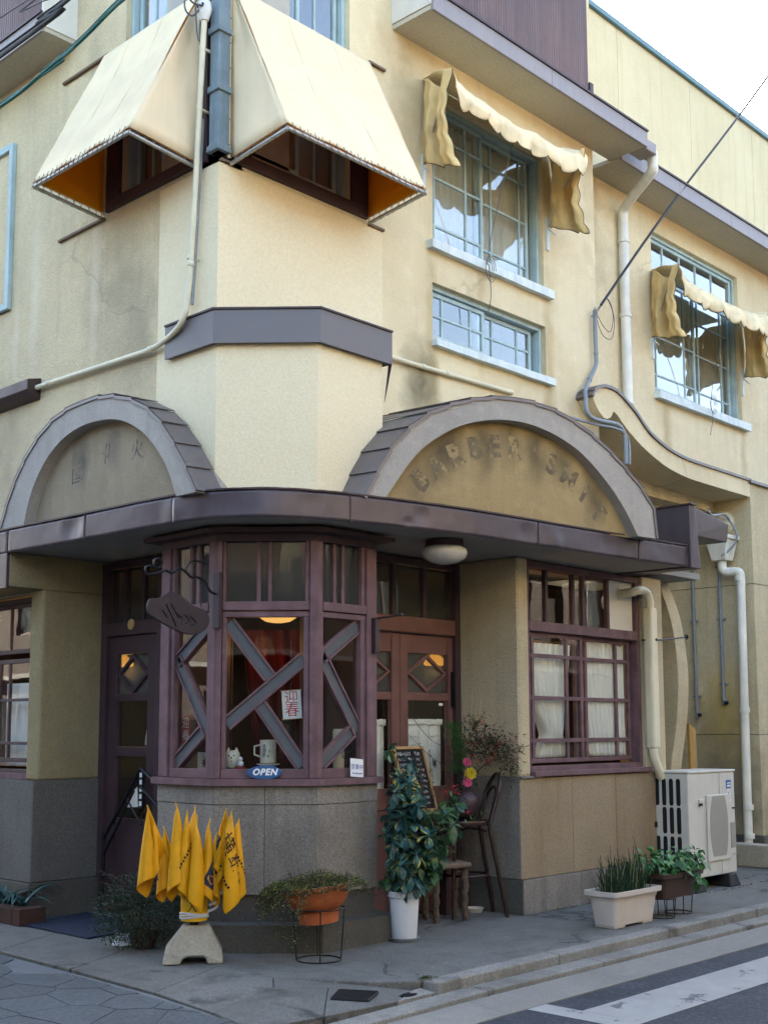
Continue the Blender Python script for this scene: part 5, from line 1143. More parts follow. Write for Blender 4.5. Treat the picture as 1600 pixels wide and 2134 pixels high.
# left cables
wire([(-3.75, .0, 6.42), (-3.8, .36, 6.385), (-3.8, .85, 6.30), (-3.8, 1.36, 6.25), (-3.8, 2.0, 6.22), (-3.8, 4.5, 6.25), (-3.8, 12, 6.6)], .014, 'cable_green', 'thick green cable crossing the upper left in front of the eaves', 'cables upper left')
wire([(-3.75, -.2, 6.5), (-3.8, .36, 6.415), (-3.8, .85, 6.325), (-3.8, 1.36, 6.275), (-3.8, 2.0, 6.25), (-3.8, 12, 6.5)], .007, 'cable_green', 'thin green cable twisted along the thick green one', 'cables upper left')
wire([(-3.8, .0, 6.76), (-3.8, 1.05, 6.69), (-3.8, 1.44, 6.675), (-3.8, 1.99, 6.64), (-3.8, 12, 6.8)], .018, 'cable_black', 'thick black cable crossing the white eaves panel, upper left', 'cables upper left')
wire([(-3.8, .0, 6.80), (-3.8, 1.05, 6.72), (-3.8, 1.44, 6.72), (-3.8, 1.99, 6.68), (-3.8, 12, 6.9)], .009, 'cable_black', 'thinner black cable just above the thick black one, upper left', 'cables upper left')
wire([(-3.8, 1.1, 6.74), (-3.8, 1.35, 6.82), (-3.8, 1.7, 6.88), (-3.8, 2.1, 6.97), (-3.8, 12, 7.6)], .006, 'cable_grey', 'thin slack wire at the top left corner over the ribbed wall', 'cables upper left')
# cream duct beside the ground window
t = thing('refrigerant_duct', 'cream boxed duct from the window board down to the outdoor unit', 'duct', (2.03, -.05, 1.1))
m = MB(); m.tube(catmull([(1.70, .083, 2.78), (1.70, .02, 2.78), (1.71, -.035, 2.785), (1.76, -.06, 2.80), (1.84, -.06, 2.815), (1.93, -.06, 2.80), (1.985, -.06, 2.72), (1.99, -.06, 2.62)], 8), .042, 14); m.build('duct_elbow', 'pipe_cream', t, smooth=50)
m = MB(); m.box(1.945, 2.065, -.10, -.001, 1.32, 2.66); m.build('duct_cover', 'pipe_cream', t, bevel=.022)
m = MB(); m.tube(catmull([(2.0, -.05, 1.34), (2.0, -.055, 1.25), (2.04, -.06, 1.16), (2.12, -.06, 1.05)], 6), .043, 14); m.build('duct_tail', 'pipe_cream', t, smooth=50)
m = MB(); m.lathe((1.70, .080, 2.78), [(.044, 0), (.056, .002), (.056, .012), (.044, .014)], 16, axis=(0, -1, 0)); m.build('duct_flange', 'pipe_cream', t)
m = MB(); m.tube([(1.90, -.02, 2.345), (2.2, -.06, 2.36), (2.66, -.05, 2.41)], .008, 6); m.lathe((2.69, -.05, 2.415), [(.016, -.008), (.026, -.008), (.026, .008), (.016, .008), (.016, -.008)], 12, axis=(0, -1, 0))
m.lathe((2.03, -.09, 2.352), [(.012, -.02), (.02, 0), (.012, .02)], 8, axis=(1, 0, 0))
tag(m.build('iron_rod', 'black_iron', None), 'thin iron rod with a ring end crossing the cream duct', 'rod')
# rainwater head and white downpipe on the annex
t = thing('rainwater_pipe', 'white downpipe with a box rainwater head on the annex wall', 'pipe', (4.88, .46, 0))
bx, by = 4.82, .66
m = MB(); m.hexa([(bx - .09, by - .09, 3.46), (bx + .09, by - .09, 3.46), (bx + .09, by + .09, 3.46), (bx - .09, by + .09, 3.46), (bx - .135, by - .135, 3.70), (bx + .135, by - .135, 3.70), (bx + .135, by + .135, 3.70), (bx - .135, by + .135, 3.70)]); m.build('rain_head', 'pipe_white', t, bevel=.006)
m = MB(); m.box(bx - .16, bx + .145, by - .16, by + .16, 3.702, 3.75); m.build('rain_head_rim', 'pipe_white', t, bevel=.008)
m = MB(); m.tube(catmull([(bx, by, 3.48), (bx, by, 3.38), (bx + .01, by - .03, 3.335), (bx + .02, by - .08, 3.325), (bx + .03, by - .14, 3.325), (bx + .035, by - .19, 3.31), (bx + .04, by - .205, 3.26), (bx + .04, by - .205, 3.16)], 5), .052, 16); m.build('swan_neck', 'pipe_white', t, smooth=50)
m = MB(); m.tube([(bx + .04, by - .205, 3.2), (bx + .04, by - .19, 1.4), (bx + .04, by - .18, .02)], .05, 16); m.build('pipe', 'pipe_white', t, smooth=50)
for z in (3.24, 1.72, .62, .30):
    m = MB(); m.lathe((bx + .04, by - .195, z), [(.05, -.03), (.06, -.03), (.06, .03), (.05, .03)], 16); m.build('pipe_collar', 'pipe_white', t, smooth=50)
for (yy, z0, z1, lab) in ((1.11, 1.66, 3.6, 'thin grey-green conduit on the annex wall, nearer the fin'), (.76, 1.80, 3.46, 'grey conduit with three clips under the rainwater head')):
    t = pipe('annex_conduit', [(4.93, yy, z1), (4.93, yy, z0 + .12), (4.93, yy - .01, z0 + .05), (4.93, yy - .03, z0)], .02, 'pipe_grey', lab, smoothn=5)
    for z in (z0 + .22, (z0 + z1) / 2 + .15, z1 - .06):
        m = MB(); m.box(4.925, 4.966, yy - .05, yy + .05, z, z + .02); m.build('pipe_clip', 'pipe_grey', t)
    m = MB(); m.lathe((4.93, yy - .03, z0 - .01), [(.022, 0), (.03, .02), (.022, .04)], 10); m.build('conduit_end', 'black_iron', t)
t = thing('vent_hood', 'round cream vent hood above the white rainwater head', 'vent', (4.86, .6, 3.9))
m = MB(); m.lathe((4.97, .70, 3.93), [(.14, 0), (.14, .06), (.12, .10), (.06, .13), (0, .135)], 18, axis=(-1, 0, 0)); m.build('hood', 'pipe_cream', t, smooth=50)
m = MB(); m.tube(catmull([(2.2, -.6, 3.56), (3.4, .0, 3.74), (4.7, .55, 3.98), (4.80, .52, 3.9), (4.82, .46, 3.75), (4.80, .5, 3.62), (4.7, .6, 3.5)], 8), .014, 6); tag(m.build('grey_cable', 'pipe_grey', None, smooth=50), 'stiff grey cable looping past the vent hood to the rainwater head', 'cable')

# ------------------------------------------------------------------ ceiling lamp, signs on the bay
t = thing('ceiling_lamp', 'unlit round white glass lamp fixed under the curved canopy', 'lamp', (-1.08, -.12, 2.96))
m = MB(); m.lathe((-1.08, -.12, 2.905), [(0, .056), (.145, .056), (.148, .02), (.15, 0), (0, 0)], 32); m.build('lamp_base', 'dark_metal', t, smooth=40)
m = MB(); m.lathe((-1.08, -.12, 2.905), [(.145, 0), (.172, -.02), (.178, -.05), (.16, -.085), (.11, -.115), (.05, -.13), (0, -.133)], 36); m.build('lamp_shade', 'lamp_glass', t, smooth=60)
t = thing('hanging_sign', 'dark iron leaf shaped signboard hanging from a scrolled bracket on the bay', 'sign', (-2.76, .6, 2.4))
FH = Fr((-2.72, .585), (1, 0)); hp = lambda u, z: FH.pt(u, 0, z)
m = MB()
m.tube([hp(u, z) for u, z in [(-.535 + .035 * math.cos(a), 2.635 + .032 * math.sin(a)) for a in [i * .5 for i in range(12)]]] , .009, 6)
m.tube(catmull([hp(*p) for p in [(-.555, 2.605), (-.60, 2.612), (-.635, 2.595), (-.62, 2.555), (-.55, 2.565), (-.47, 2.592), (-.42, 2.58), (-.36, 2.615), (-.31, 2.605), (-.25, 2.565), (-.20, 2.57), (-.14, 2.55), (-.08, 2.48), (-.03, 2.465)]], 6), .009, 6)
m.tube(catmull([hp(*p) for p in [(-.31, 2.605), (-.27, 2.66), (-.22, 2.685), (-.12, 2.67)]], 6), .007, 6)
m.build('bracket', 'black_iron', t, smooth=50)
m = MB(); m.box(-2.752, -2.722, .55, .62, 2.22, 2.62); m.build('bracket_plate', 'sign_iron', t, bevel=.003)
for (u, z0, z1) in ((-.42, 2.44, 2.585), (-.16, 2.36, 2.56)):
    m = MB()
    for k in range(6):
        zz = z0 + (z1 - z0) * (k + .5) / 6; m.tube([hp(u, zz) + Vector(((.008 if k % 2 else 0) * math.cos(a), (0 if k % 2 else .008) * math.cos(a), .016 * math.sin(a))) for a in [i * math.pi / 4 for i in range(9)]], .0025, 5)
    stuff(m.build('chain', 'black_iron', t))
leaf = catmull([(a, 0, b) for a, b in [(-.62, 2.33), (-.60, 2.385), (-.52, 2.40), (-.44, 2.445), (-.36, 2.435), (-.24, 2.37), (-.13, 2.34), (-.09, 2.27), (-.13, 2.20), (-.22, 2.165), (-.32, 2.17), (-.42, 2.20), (-.52, 2.24), (-.60, 2.28), (-.62, 2.33)]], 4)[:-1]
m = MB(); m.prism([FH.pt(p.x, .012, p.z) for p in leaf], FH.n * -.022); sg = m.build('signboard', 'sign_iron', t, bevel=.006)
m = MB(); r = random.Random(9)
for strokes in ([(-.47, 2.36), (-.42, 2.28), (-.38, 2.21)], [(-.43, 2.37), (-.36, 2.27)], [(-.37, 2.30), (-.33, 2.27), (-.34, 2.22)], [(-.31, 2.30), (-.27, 2.26), (-.30, 2.24)], [(-.26, 2.29), (-.21, 2.25), (-.25, 2.23)], [(-.50, 2.32), (-.46, 2.27)]):
    m.tube([FH.pt(u, .013, z) for u, z in strokes], .005, 5)
stuff(m.build('sign_relief', 'black_iron', sg))
t = thing('sign_bracket', 'rusty iron bracket plate with a rod on the right post of the bay', 'bracket', (-1.66, .08, 2.2))
m = MB(); m.box(-1.69, -1.645, .035, .077, 2.07, 2.33); m.build('plate', 'dark_metal', t, bevel=.003)
m = MB(); m.tube([(-1.667, .05, 2.325), (-1.665, -.20, 2.335)], .008, 6); m.ball((-1.665, -.205, 2.335), .014); m.build('rod', 'dark_metal', t, smooth=50)
# OPEN plate
t = thing('open_sign', 'oval blue wooden plate painted OPEN on the bay window sill', 'sign', tuple(BF[1].pt(.36, .03, 1.17)))
FO = Fr(V1, (V2[0] - V1[0], V2[1] - V1[1]))
m = MB(); m.prism([FO.pt(.362 + .122 * math.cos(a), .040, 1.21 + .048 * math.sin(a)) for a in [i * math.pi / 20 for i in range(40)]], FO.n * -.016); m.build('plate', 'open_blue', t, bevel=.004)
m = MB(); text_on(m, 'OPEN', .062, lambda a, b: FO.pt(.362 + a, .0412, 1.212 + b), .0022, shear=.25, spacing=1.12); m.build('lettering', 'white_paint', t, recalc=False)
t = thing('hours_sign', 'small tilted white shop card with blue characters on the bay sill', 'sign', (-1.88, .04, 1.165))
def hs(a, b, d=0.0):
    c, s_ = math.cos(math.radians(-5)), math.sin(math.radians(-5)); u, z = a * c - b * s_, a * s_ + b * c
    return BF[2].pt(.37 + u, .025 + d - .1 * b, 1.232 + z)
m = MB(); m.prism([hs(-.065, -.065), hs(.065, -.065), hs(.065, .065), hs(-.065, .065)], BF[2].n * .006); m.build('card', 'paper_white', t, bevel=.002)
m = MB(); text_on(m, '営業中', .042, lambda a, b: hs(a, b + .005, .0075), .0014); m.build('lettering', 'ink_blue', t, recalc=False)
m = MB(); m.prism([hs(-.05 + .1 * i / 12, -.036 + .004 * math.sin(i * 2.2), .0068) for i in range(13)] + [hs(.05 - .1 * i / 12, -.042 + .004 * math.sin(i * 1.7), .0068) for i in range(13)], BF[2].n * .0006); m.build('small_print', 'ink_blue', t)

# ------------------------------------------------------------------ behind the bay glass
FB = Fr(V1, (V2[0] - V1[0], V2[1] - V1[1]))
ip = lambda u, d, z: FB.pt(u, -d, z)
t = thing('greeting_scroll', 'white paper sheet with two red characters hanging behind the bay glass', 'paper', tuple(ip(.55, .12, 1.6)))
def gs(a, b, d=0):
    c, s_ = math.cos(math.radians(4)), math.sin(math.radians(4)); return ip(.535 + a * c - b * s_, .10 - d, 1.685 + a * s_ + b * c)
m = MB(); m.prism([gs(-.068, -.10), gs(.068, -.10), gs(.068, .10), gs(-.068, .10)], FB.n * .003); m.build('sheet', 'paper_white', t)
m = MB(); text_on(m, '迎', .10, lambda a, b: gs(a, b + .045, .004), .003); text_on(m, '春', .105, lambda a, b: gs(a, b - .045, .004), .003); m.build('lettering', 'ink_red', t, recalc=False)
m = MB(); m.tube([gs(0, .1), gs(0.0, .1) + Vector((0, 0, .35))], .0015, 4); m.build('thread', 'rope', t)
m = MB(); m.tube([gs(-.078, -.101), gs(.078, -.101)], .004, 6); m.tube([gs(-.078, .101), gs(.078, .101)], .004, 6); stuff(m.build('dowels', 'pale_wood', t))
t = thing('red_charm', 'narrow red card with white characters behind the left bay light', 'card', (-2.6, 1.1, 1.4))
FI = Fr((-2.56, 1.30), (0, -1), (-1, 0))
m = MB(); FI.box(m, .09, .20, -.004, 0.0, 1.40, 1.62); m.build('card', 'red_card', t)
m = MB(); text_on(m, '迎', .085, lambda a, b: FI.pt(.145 + a, .001, 1.555 + b), .003); text_on(m, '春', .085, lambda a, b: FI.pt(.145 + a, .001, 1.465 + b), .003); m.build('lettering', 'white_paint', t, recalc=False)
t = thing('leaf_postcard', 'cream postcard with a dark red maple leaf on the bay shelf', 'postcard', (-2.56, .95, 1.15))
m = MB(); FI.box(m, .29, .45, -.004, 0, 1.20, 1.345); m.build('card', 'ceramic', t)
star = []
for i in range(22):
    a = math.pi / 2 + i * 2 * math.pi / 22; r_ = .058 if i % 2 == 0 else .022; star.append(FI.pt(.385 + r_ * math.cos(a), .0012, 1.27 + r_ * math.sin(a)))
m = MB(); m.prism(star, FI.n * .001); m.build('leaf_print', 'curtain_red', t)
m = MB(); m.grid(lambda a, b: ip(.02 + .68 * a, .06 + .24 * b, 1.226 + .004 * noise.noise((a * 6, b * 5, 0))), 20, 8, .004); tag(m.build('shelf_cloth', 'teal_cloth', None, smooth=50), 'teal cloth spread on the shelf inside the bay window', 'cloth')
t = thing('tall_cup', 'tall cream cup painted with a grey figure standing on a saucer, bay shelf', 'cup', tuple(ip(.36, .2, 1.16)))
m = MB(); c = ip(.355, .2, 1.27); m.lathe(c, [(.050, 0), (.056, .005), (.058, .165), (.054, .165), (.052, .02), (0, .02)], 28); b_ = m.build('cup', 'ceramic', t, smooth=40)
m = MB(); m.tube([c + Vector((-.052, .02, .13)), c + Vector((-.085, .05, .12)), c + Vector((-.085, .05, .06)), c + Vector((-.054, .02, .045))], .007, 6); m.build('handle', 'ceramic', t, smooth=50)
m = MB()
for (u, z, rr) in ((-.02, .12, .016), (-.018, .09, .02), (-.022, .06, .018), (.008, .05, .012), (.016, .085, .008)):
    m.prism([c + FB.n * .0585 + FB.u * (u + rr * .7 * math.cos(a)) + Vector((0, 0, z + rr * math.sin(a))) for a in [i * math.pi / 6 for i in range(12)]], FB.n * .001)
stuff(m.build('painted_figure', 'pipe_grey', b_))
m = MB(); m.lathe(ip(.355, .2, 1.235), [(0, 0), (.04, 0), (.045, .012), (.085, .026), (.083, .03), (.04, .02), (0, .02)], 28); tag(m.build('saucer', 'ceramic', None, smooth=50), 'white saucer under the tall painted cup', 'saucer')
t = thing('cat_ornament', 'round white cat shaped pot at the left corner of the bay shelf', 'ornament', tuple(ip(.10, .16, 1.16)))
c = ip(.105, .16, 1.23); m = MB(); m.lathe(c, [(.03, 0), (.05, .02), (.056, .07), (.05, .115), (.035, .13), (0, .132)], 20); bd = m.build('body', 'ceramic', t, smooth=60)
for s_ in (-.028, .028):
    m = MB(); m.lathe(c + FB.u * s_ + Vector((0, 0, .12)), [(.016, 0), (.01, .02), (0, .035)], 8); m.build('ear', 'ceramic', t)
for (a, b, rr) in ((-.018, .095, .006), (.018, .095, .006), (0, .08, .007), (0, .055, .005)):
    m = MB(); m.ball(c + FB.n * .052 + FB.u * a + Vector((0, 0, b)), rr, 8, 5); m.build('eye' if b > .09 else 'nose', 'print_black', t)
t = thing('snowman_ornament', 'tiny white snowman figure on a red base beside the open plate', 'ornament', tuple(ip(.175, .1, 1.2)))
c = ip(.175, .085, 1.245); m = MB(); m.lathe(c, [(.032, -.012), (.034, -.008), (.034, 0), (0, 0)], 16); m.build('base', 'red_card', t)
m = MB(); m.ball(c + Vector((0, 0, .022)), .023); m.ball(c + Vector((0, 0, .056)), .016); m.build('body', 'white_plastic', t, smooth=60)
t = thing('tall_vase', 'pale cylindrical vase with grey flowers inside the right bay light', 'vase', (-1.85, .28, 1.15))
m = MB(); m.lathe((-1.84, .27, 1.222), [(.035, 0), (.042, .01), (.043, .27), (.038, .29), (.034, .29), (.034, .03), (0, .03)], 22); b_ = m.build('vase', 'ceramic', t, smooth=40)
m = MB()
for (u, z, rr) in ((-.012, .12, .018), (.006, .09, .014), (-.004, .15, .012), (.010, .13, .009)):
    m.prism([Vector((-1.84 + u + rr * math.cos(a), .2265, 1.222 + z + rr * math.sin(a))) for a in [i * math.pi / 5 for i in range(10)]], (0, -.001, 0))
stuff(m.build('painted_flower', 'pipe_grey', b_))
t = thing('wooden_chair', 'dark framed chair back seen through the right bay light', 'chair', (-1.6, 1.3, 0))
m = MB()
for xx in (-1.95, -1.70): m.box(xx - .015, xx + .015, .95, .98, .5, 1.58)
m.build('back_post', 'black_iron', t)
m = MB(); m.box(-1.935, -1.715, .95, .975, 1.545, 1.575); m.build('top_rail', 'black_iron', t); m = MB(); m.box(-1.935, -1.715, .95, .975, 1.40, 1.425); m.build('back_rail', 'black_iron', t)
m = MB(); m.box(-1.96, -1.69, .95, 1.35, .47, .51); m.build('seat', 'dark_red_wood', t)
# red curtain inside, pendant lamp
m = MB(); m.grid(lambda a, b: FB.pt(.02 + .72 * a + .16 * b * (1 - a), -1.10 + .035 * math.sin(a * 32) + .02 * math.sin(a * 13 + b * 3), 2.30 - 1.25 * b), 70, 14, .004)
tag(m.build('red_curtain', 'curtain_red', None, smooth=60), 'dark red curtain gathered behind the bay window display', 'curtain')
t = thing('pendant_lamp', 'lit amber pleated pendant lamp inside the bay window', 'lamp', tuple(ip(.42, .35, 2.28)))
c = ip(.405, .32, 2.27); m = MB(); n = 40
prof = [(.04, .02), (.09, .03), (.135, .06), (.15, .09)]
m.lathe(c, prof, n)
for k in range(len(m.v)):
    j = k % n; v = m.v[k]; r_ = 1 + .035 * (1 if j % 2 else -1); m.v[k] = Vector((c.x + (v.x - c.x) * r_, c.y + (v.y - c.y) * r_, v.z))
m.build('lamp_shade', 'lamp_glow', t)
m = MB(); m.tube([c + Vector((0, 0, .09)), c + Vector((0, 0, .6))], .004, 5); m.build('lamp_cord', 'black_iron', t)
for (x_, y_, z_, e_) in ((-1.95, 1.0, 2.15, .35), (.55, 1.4, 2.05, 2.5), (-1.75, 3.1, 2.05, 2.5)):
    ld = bpy.data.lights.new('pendant_light', 'POINT'); ld.energy = e_; ld.color = (1.0, .55, .22); ld.shadow_soft_size = .08
    lo = bpy.data.objects.new('pendant_light', ld); lo.location = (x_, y_, z_); COL.objects.link(lo)
for (x_, y_, z_, lab) in ((.68, 1.52, 2.13, 'small lit amber lamp glowing through the lozenge of the right door'), (-1.68, 3.28, 2.10, 'small lit amber lamp glowing through the lozenge of the left door')):
    t = thing('pendant_lamp', lab, 'lamp', (x_, y_, z_)); m = MB(); m.lathe((x_, y_, z_), [(.03, .1), (.09, .05), (.11, 0), (.10, -.01), (0, .0)], 18); m.build('lamp_shade', 'lamp_glow_strong', t, smooth=40)
    m = MB(); m.tube([(x_, y_, z_ + .1), (x_, y_, 2.84)], .004, 5); m.build('lamp_cord', 'black_iron', t)

# ------------------------------------------------------------------ curtains
def curtain(name, F, u0, u1, z0, z1, d, mat, lab, tie=None, waves=9, amp=.018, grp=None, n=60):
    r = random.Random(int(u0 * 100) + 7)
    ph = r.uniform(0, 6)
    def fn(a, b):
        z = z1 + (z0 - z1) * b; aa = a; w = 1.0
        if tie:
            tz, tu, tw = tie; k = (z1 - z) / (z1 - tz)
            if k < 1: w = 1 - (1 - tw) * (k ** 1.5)
            else: w = tw + (1.0 - tw) * .75 * min(1, (k - 1) * 2.2)
            c = (u0 + u1) / 2 + (tu - (u0 + u1) / 2) * min(1, k ** 1.6)
        else: c = (u0 + u1) / 2
        u = c + (a - .5) * (u1 - u0) * w
        f = amp * math.sin(a * waves * 2 * math.pi + ph + .6 * math.sin(b * 3)) * (.5 + .5 * b) + .006 * noise.noise((a * 12, b * 5, u0))
        return F.pt(u, d + f / max(.45, w), z)
    m = MB(); m.grid(fn, n, 26); return tag(m.build(name, mat, None, smooth=70, solid=.002), lab, 'curtain', grp)
curtain('lace_curtain', FG, .22, .98, 1.26, 2.26, -.165, 'curtain_white', 'white curtain tied back low in the left half of the ground window', tie=(1.46, .67, .34), waves=9)
curtain('lace_curtain', FG, 1.14, 1.86, 1.26, 2.31, -.165, 'curtain_white', 'white curtain hanging loose in the right half of the ground window', tie=(1.0, 1.58, .72), waves=9)
m = MB(); m.tube([FG.pt(.2, -.19, 2.27), FG.pt(1.9, -.19, 2.30)], .006, 6); tag(m.build('curtain_rail', 'pale_wood', None), 'thin rail carrying the white curtains of the ground window', 'rail')
def lace(F, u0, u1, z0, z1, d, lab, nz):
    t = thing('cafe_curtain', lab, 'curtain', tuple(F.pt((u0 + u1) / 2, d, z1)), 'short lace curtains of the right door')
    m = MB(); m.grid(lambda a, b: F.pt(u0 + (u1 - u0) * a, d + .008 * math.sin(a * 24) + .004 * noise.noise((a * 9, b * 4, 0)), z1 - (z1 - z0) * b - (.025 * abs(math.sin(a * math.pi * 2)) * b)), 40, 20); m.build('net', 'lace', t, smooth=60, solid=.002)
    m = MB(); m.tube([F.pt(u0 - .01, d, z1 + .008), F.pt(u1 + .01, d, z1 + .008)], .008, 8); m.build('rod', 'white_plastic', t)
    m = MB(); m.grid(lambda a, b: F.pt(u0 + (u1 - u0) * a, d + .012 + .006 * math.sin(a * 90), z1 + .035 - .05 * b + .008 * noise.noise((a * 14, 0, 3))), 60, 3); m.build('frill', 'curtain_white', t, smooth=60, solid=.003)
    for k in range(nz):   # woven white motifs
        c = u0 + (u1 - u0) * (k + .5) / nz; m = MB()
        for (du, dz, rx, rz) in ((0, -.25, .028, .028), (-.02, -.34, .07, .035), (.03, -.40, .06, .03), (-.01, -.46, .05, .03), (.02, -.31, .03, .05)):
            m.prism([F.pt(c + du + rx * math.cos(q) * (1 + .3 * math.sin(q * 5)), d + .0145, z1 + dz + rz * math.sin(q) * (1 + .3 * math.cos(q * 4))) for q in [i * math.pi / 10 for i in range(20)]], F.n * .002)
        stuff(m.build('lace_motif', 'curtain_white', t))
        m = MB(); m.tube([F.pt(c + .085 * math.cos(q), d + .015, z1 - .06 - .05 * math.sin(q)) for q in [i * math.pi / 12 for i in range(13)]], .004, 5); m.tube([F.pt(c - .09 + .18 * i / 12, d + .015, z1 - .26 + .09 * math.sin(i / 12 * math.pi)) for i in range(13)], .004, 5); stuff(m.build('lace_scallop', 'curtain_white', t))
    return t
lace(FDR, .96, 1.45, 1.0, 1.56, -.085, 'short lace curtain on the right leaf of the right door, white leaf motifs', 2)
lace(FDR, .25, .74, 1.0, 1.555, -.085, 'short lace curtain on the left leaf of the right door, mostly behind the bay', 1)
t = thing('door_sticker', 'pair of small round white stickers on the right door glass', 'sticker', tuple(FDR.pt(1.37, -.03, 1.72)))
for k in (-.013, .013):
    m = MB(); m.lathe(FDR.pt(1.40 + k, -.042, 1.72), [(0.004, 0), (.013, 0), (.013, .003), (.004, .003), (.004, 0)], 12, axis=FDR.n); m.build('sticker', 'white_paint', t)
curtain('lace_curtain', FL, 3.05, 4.2, 1.20, 1.92, -.24, 'lace', 'pale net curtain in the lower half of the left lane window', waves=7)
curtain('upper_curtain', FR, -.43, .36, 5.76, 7.06, -.215, 'curtain_pale', 'pale curtain behind the left sash of the tall upper window', waves=9, amp=.022)
curtain('upper_curtain', FR, .40, 1.19, 5.76, 7.06, -.215, 'curtain_pale', 'pale curtain behind the right sash of the tall upper window', waves=9, amp=.022)
curtain('upper_curtain', FR2, 3.74, 4.72, 5.33, 6.75, -.215, 'curtain_beige', 'dim curtain behind the left sash of the far right window', waves=5, amp=.012)
curtain('upper_curtain', FR2, 4.76, 5.78, 5.33, 6.75, -.215, 'curtain_beige', 'dim curtain behind the right sash of the far right window', waves=6, amp=.012)
curtain('room_curtain', FDL, .20, .42, 1.38, 1.76, -.35, 'curtain_white', 'white gathered cloth hanging inside the left door glass', tie=(1.45, .25, .5), waves=4)
t = thing('amber_bench', 'amber wooden bench edge seen low through the left door glass', 'bench', (-1.5, 2.3, 0)); m = MB(); m.box(-1.6, -1.2, 1.7, 2.75, 1.06, 1.14); m.build('seat', 'wood_board', t); m = MB(); m.box(-1.5, -1.4, 1.8, 1.9, 0, 1.06); m.build('leg', 'wood_board', t)
t = thing('folding_stand', 'black folding stand with a narrow lettered plate in the left porch', 'stand', (-2.4, 2.2, 0))
m = MB(); m.tube([(-2.27, 2.62, .62), (-2.27, 2.12, 1.20)], .016, 6); m.tube([(-2.27, 2.12, 1.20), (-2.3, 1.75, 1.02)], .016, 6); m.tube([(-2.27, 2.65, .45), (-2.27, 2.2, 1.02)], .012, 6); m.tube([(-2.27, 2.12, 1.05), (-2.3, 1.78, .88)], .012, 6); m.tube([(-2.27, 2.3, .95), (-2.27, 2.1, .75)], .01, 6)
stuff(m.build('rails', 'black_iron', t))
for y_ in (2.62, 1.8):
    m = MB(); m.tube([(-2.27, y_, .66 if y_ > 2 else 1.0), (-2.27, y_ + .02, 0.0)], .014, 6); m.build('leg', 'black_iron', t)
m = MB(); FDL.box(m, .685, .735, .06, .075, .88, 1.20); m.build('name_plate', 'chalkboard', t)
m = MB()
for k in range(5): FDL.box(m, .695, .725, .0755, .0765, .90 + k * .057, .90 + k * .057 + .036)
stuff(m.build('plate_print', 'paper_white', t))
m = MB(); m.prism([FDL.pt(.52, .065, .88), FDL.pt(.67, .065, .89), FDL.pt(.655, .065, 1.05), FDL.pt(.60, .065, 1.01)], FDL.n * .006); m.build('cream_board', 'ceramic', t)
# ------------------------------------------------------------------ outdoor unit and its neighbours
t = thing('air_conditioner', 'cream outdoor air conditioning unit on black rubber feet beside the curved fin', 'outdoor unit', (2.6, -.1, 0))
X0, X1, Y0, Y1, Z0, Z1 = 2.10, 3.00, -.35, .02, .12, 1.09
m = MB(); m.box(X0 + .006, X1, Y0 + .006, Y1, Z0, Z1); m.build('casing', 'unit_paint', t, bevel=.012)
m = MB(); m.box(X0 - .004, X1 + .006, Y0 - .006, Y1 + .006, Z1 + .001, Z1 + .022); m.build('lid', 'unit_paint', t, bevel=.006)
m = MB(); FX = Fr((0, Y0), (1, 0))
fx = [(2.235 + .365 * math.cos(a), max(.30, min(.985, .60 + .40 * math.sin(a)))) for a in [i * math.pi / 24 for i in range(48)]]
m.box(2.42, 2.86, Y0 - .012, Y0 + .004, .26, .88); gp = m.build('grille_panel', 'unit_paint', t, bevel=.006)
ov = [(2.64 + .175 * math.copysign(abs(math.cos(a)) ** .8, math.cos(a)), max(.30, min(.865, .58 + .36 * math.sin(a)))) for a in [i * math.pi / 24 for i in range(48)]]
m = MB(); m.prism([(x_, Y0 - .0135, z_) for x_, z_ in ov], (0, .003, 0)); m.build('fan_grille', 'unit_grey', gp)
m = MB(); m.box(2.28, 2.36, Y0 - .010, Y0 + .004, .81, .845); m.build('handle', 'unit_paint', t, bevel=.003); m = MB(); m.box(2.29, 2.34, Y0 - .0105, Y0 - .0005, .785, .806); m.build('handle_slot', 'rubber', t)
for z_ in (.30,):
    m = MB(); m.box(X0 + .3, X1 - .002, Y0 + .001, Y0 + .003, z_, z_ + .004); m.build('panel_joint', 'unit_grey', t)
m = MB(); m.box(2.69, 2.692, Y0 + .0, Y0 + .003, .13, 1.08); m.build('panel_joint', 'unit_grey', t)
m = MB(); m.box(2.83, 2.92, Y0 - .0, Y0 + .004, .93, 1.01); m.build('blue_label', 'sticker_blue', t)
m = MB(); m.box(2.84, 2.91, Y0 - .0015, Y0 + .002, .975, .985); m.box(2.84, 2.91, Y0 - .0015, Y0 + .002, .945, .963); stuff(m.build('label_print', 'paper_white', t))
for z_ in (.865, .80):
    m = MB(); m.box(2.84, 2.91, Y0 - .0, Y0 + .004, z_, z_ + .052); lb = m.build('white_label', 'paper_white', t)
    m = MB(); m.tube([(2.855, Y0 - .001, z_ + .03), (2.868, Y0 - .001, z_ + .012), (2.895, Y0 - .001, z_ + .042)], .003, 5); m.build('label_mark', 'pipe_grey', lb)
m = MB(); m.box(2.89, 2.985, Y0 - .0, Y0 + .004, .36, .60); m.build('data_plate', 'unit_grey', t)
m = MB(); m.box(2.93, 2.985, Y0 - .0, Y0 + .004, .73, .745); m.build('catch', 'rubber', t)
FYs = Fr((X0 + .006, 0), (0, -1), (-1, 0))   # the slotted end
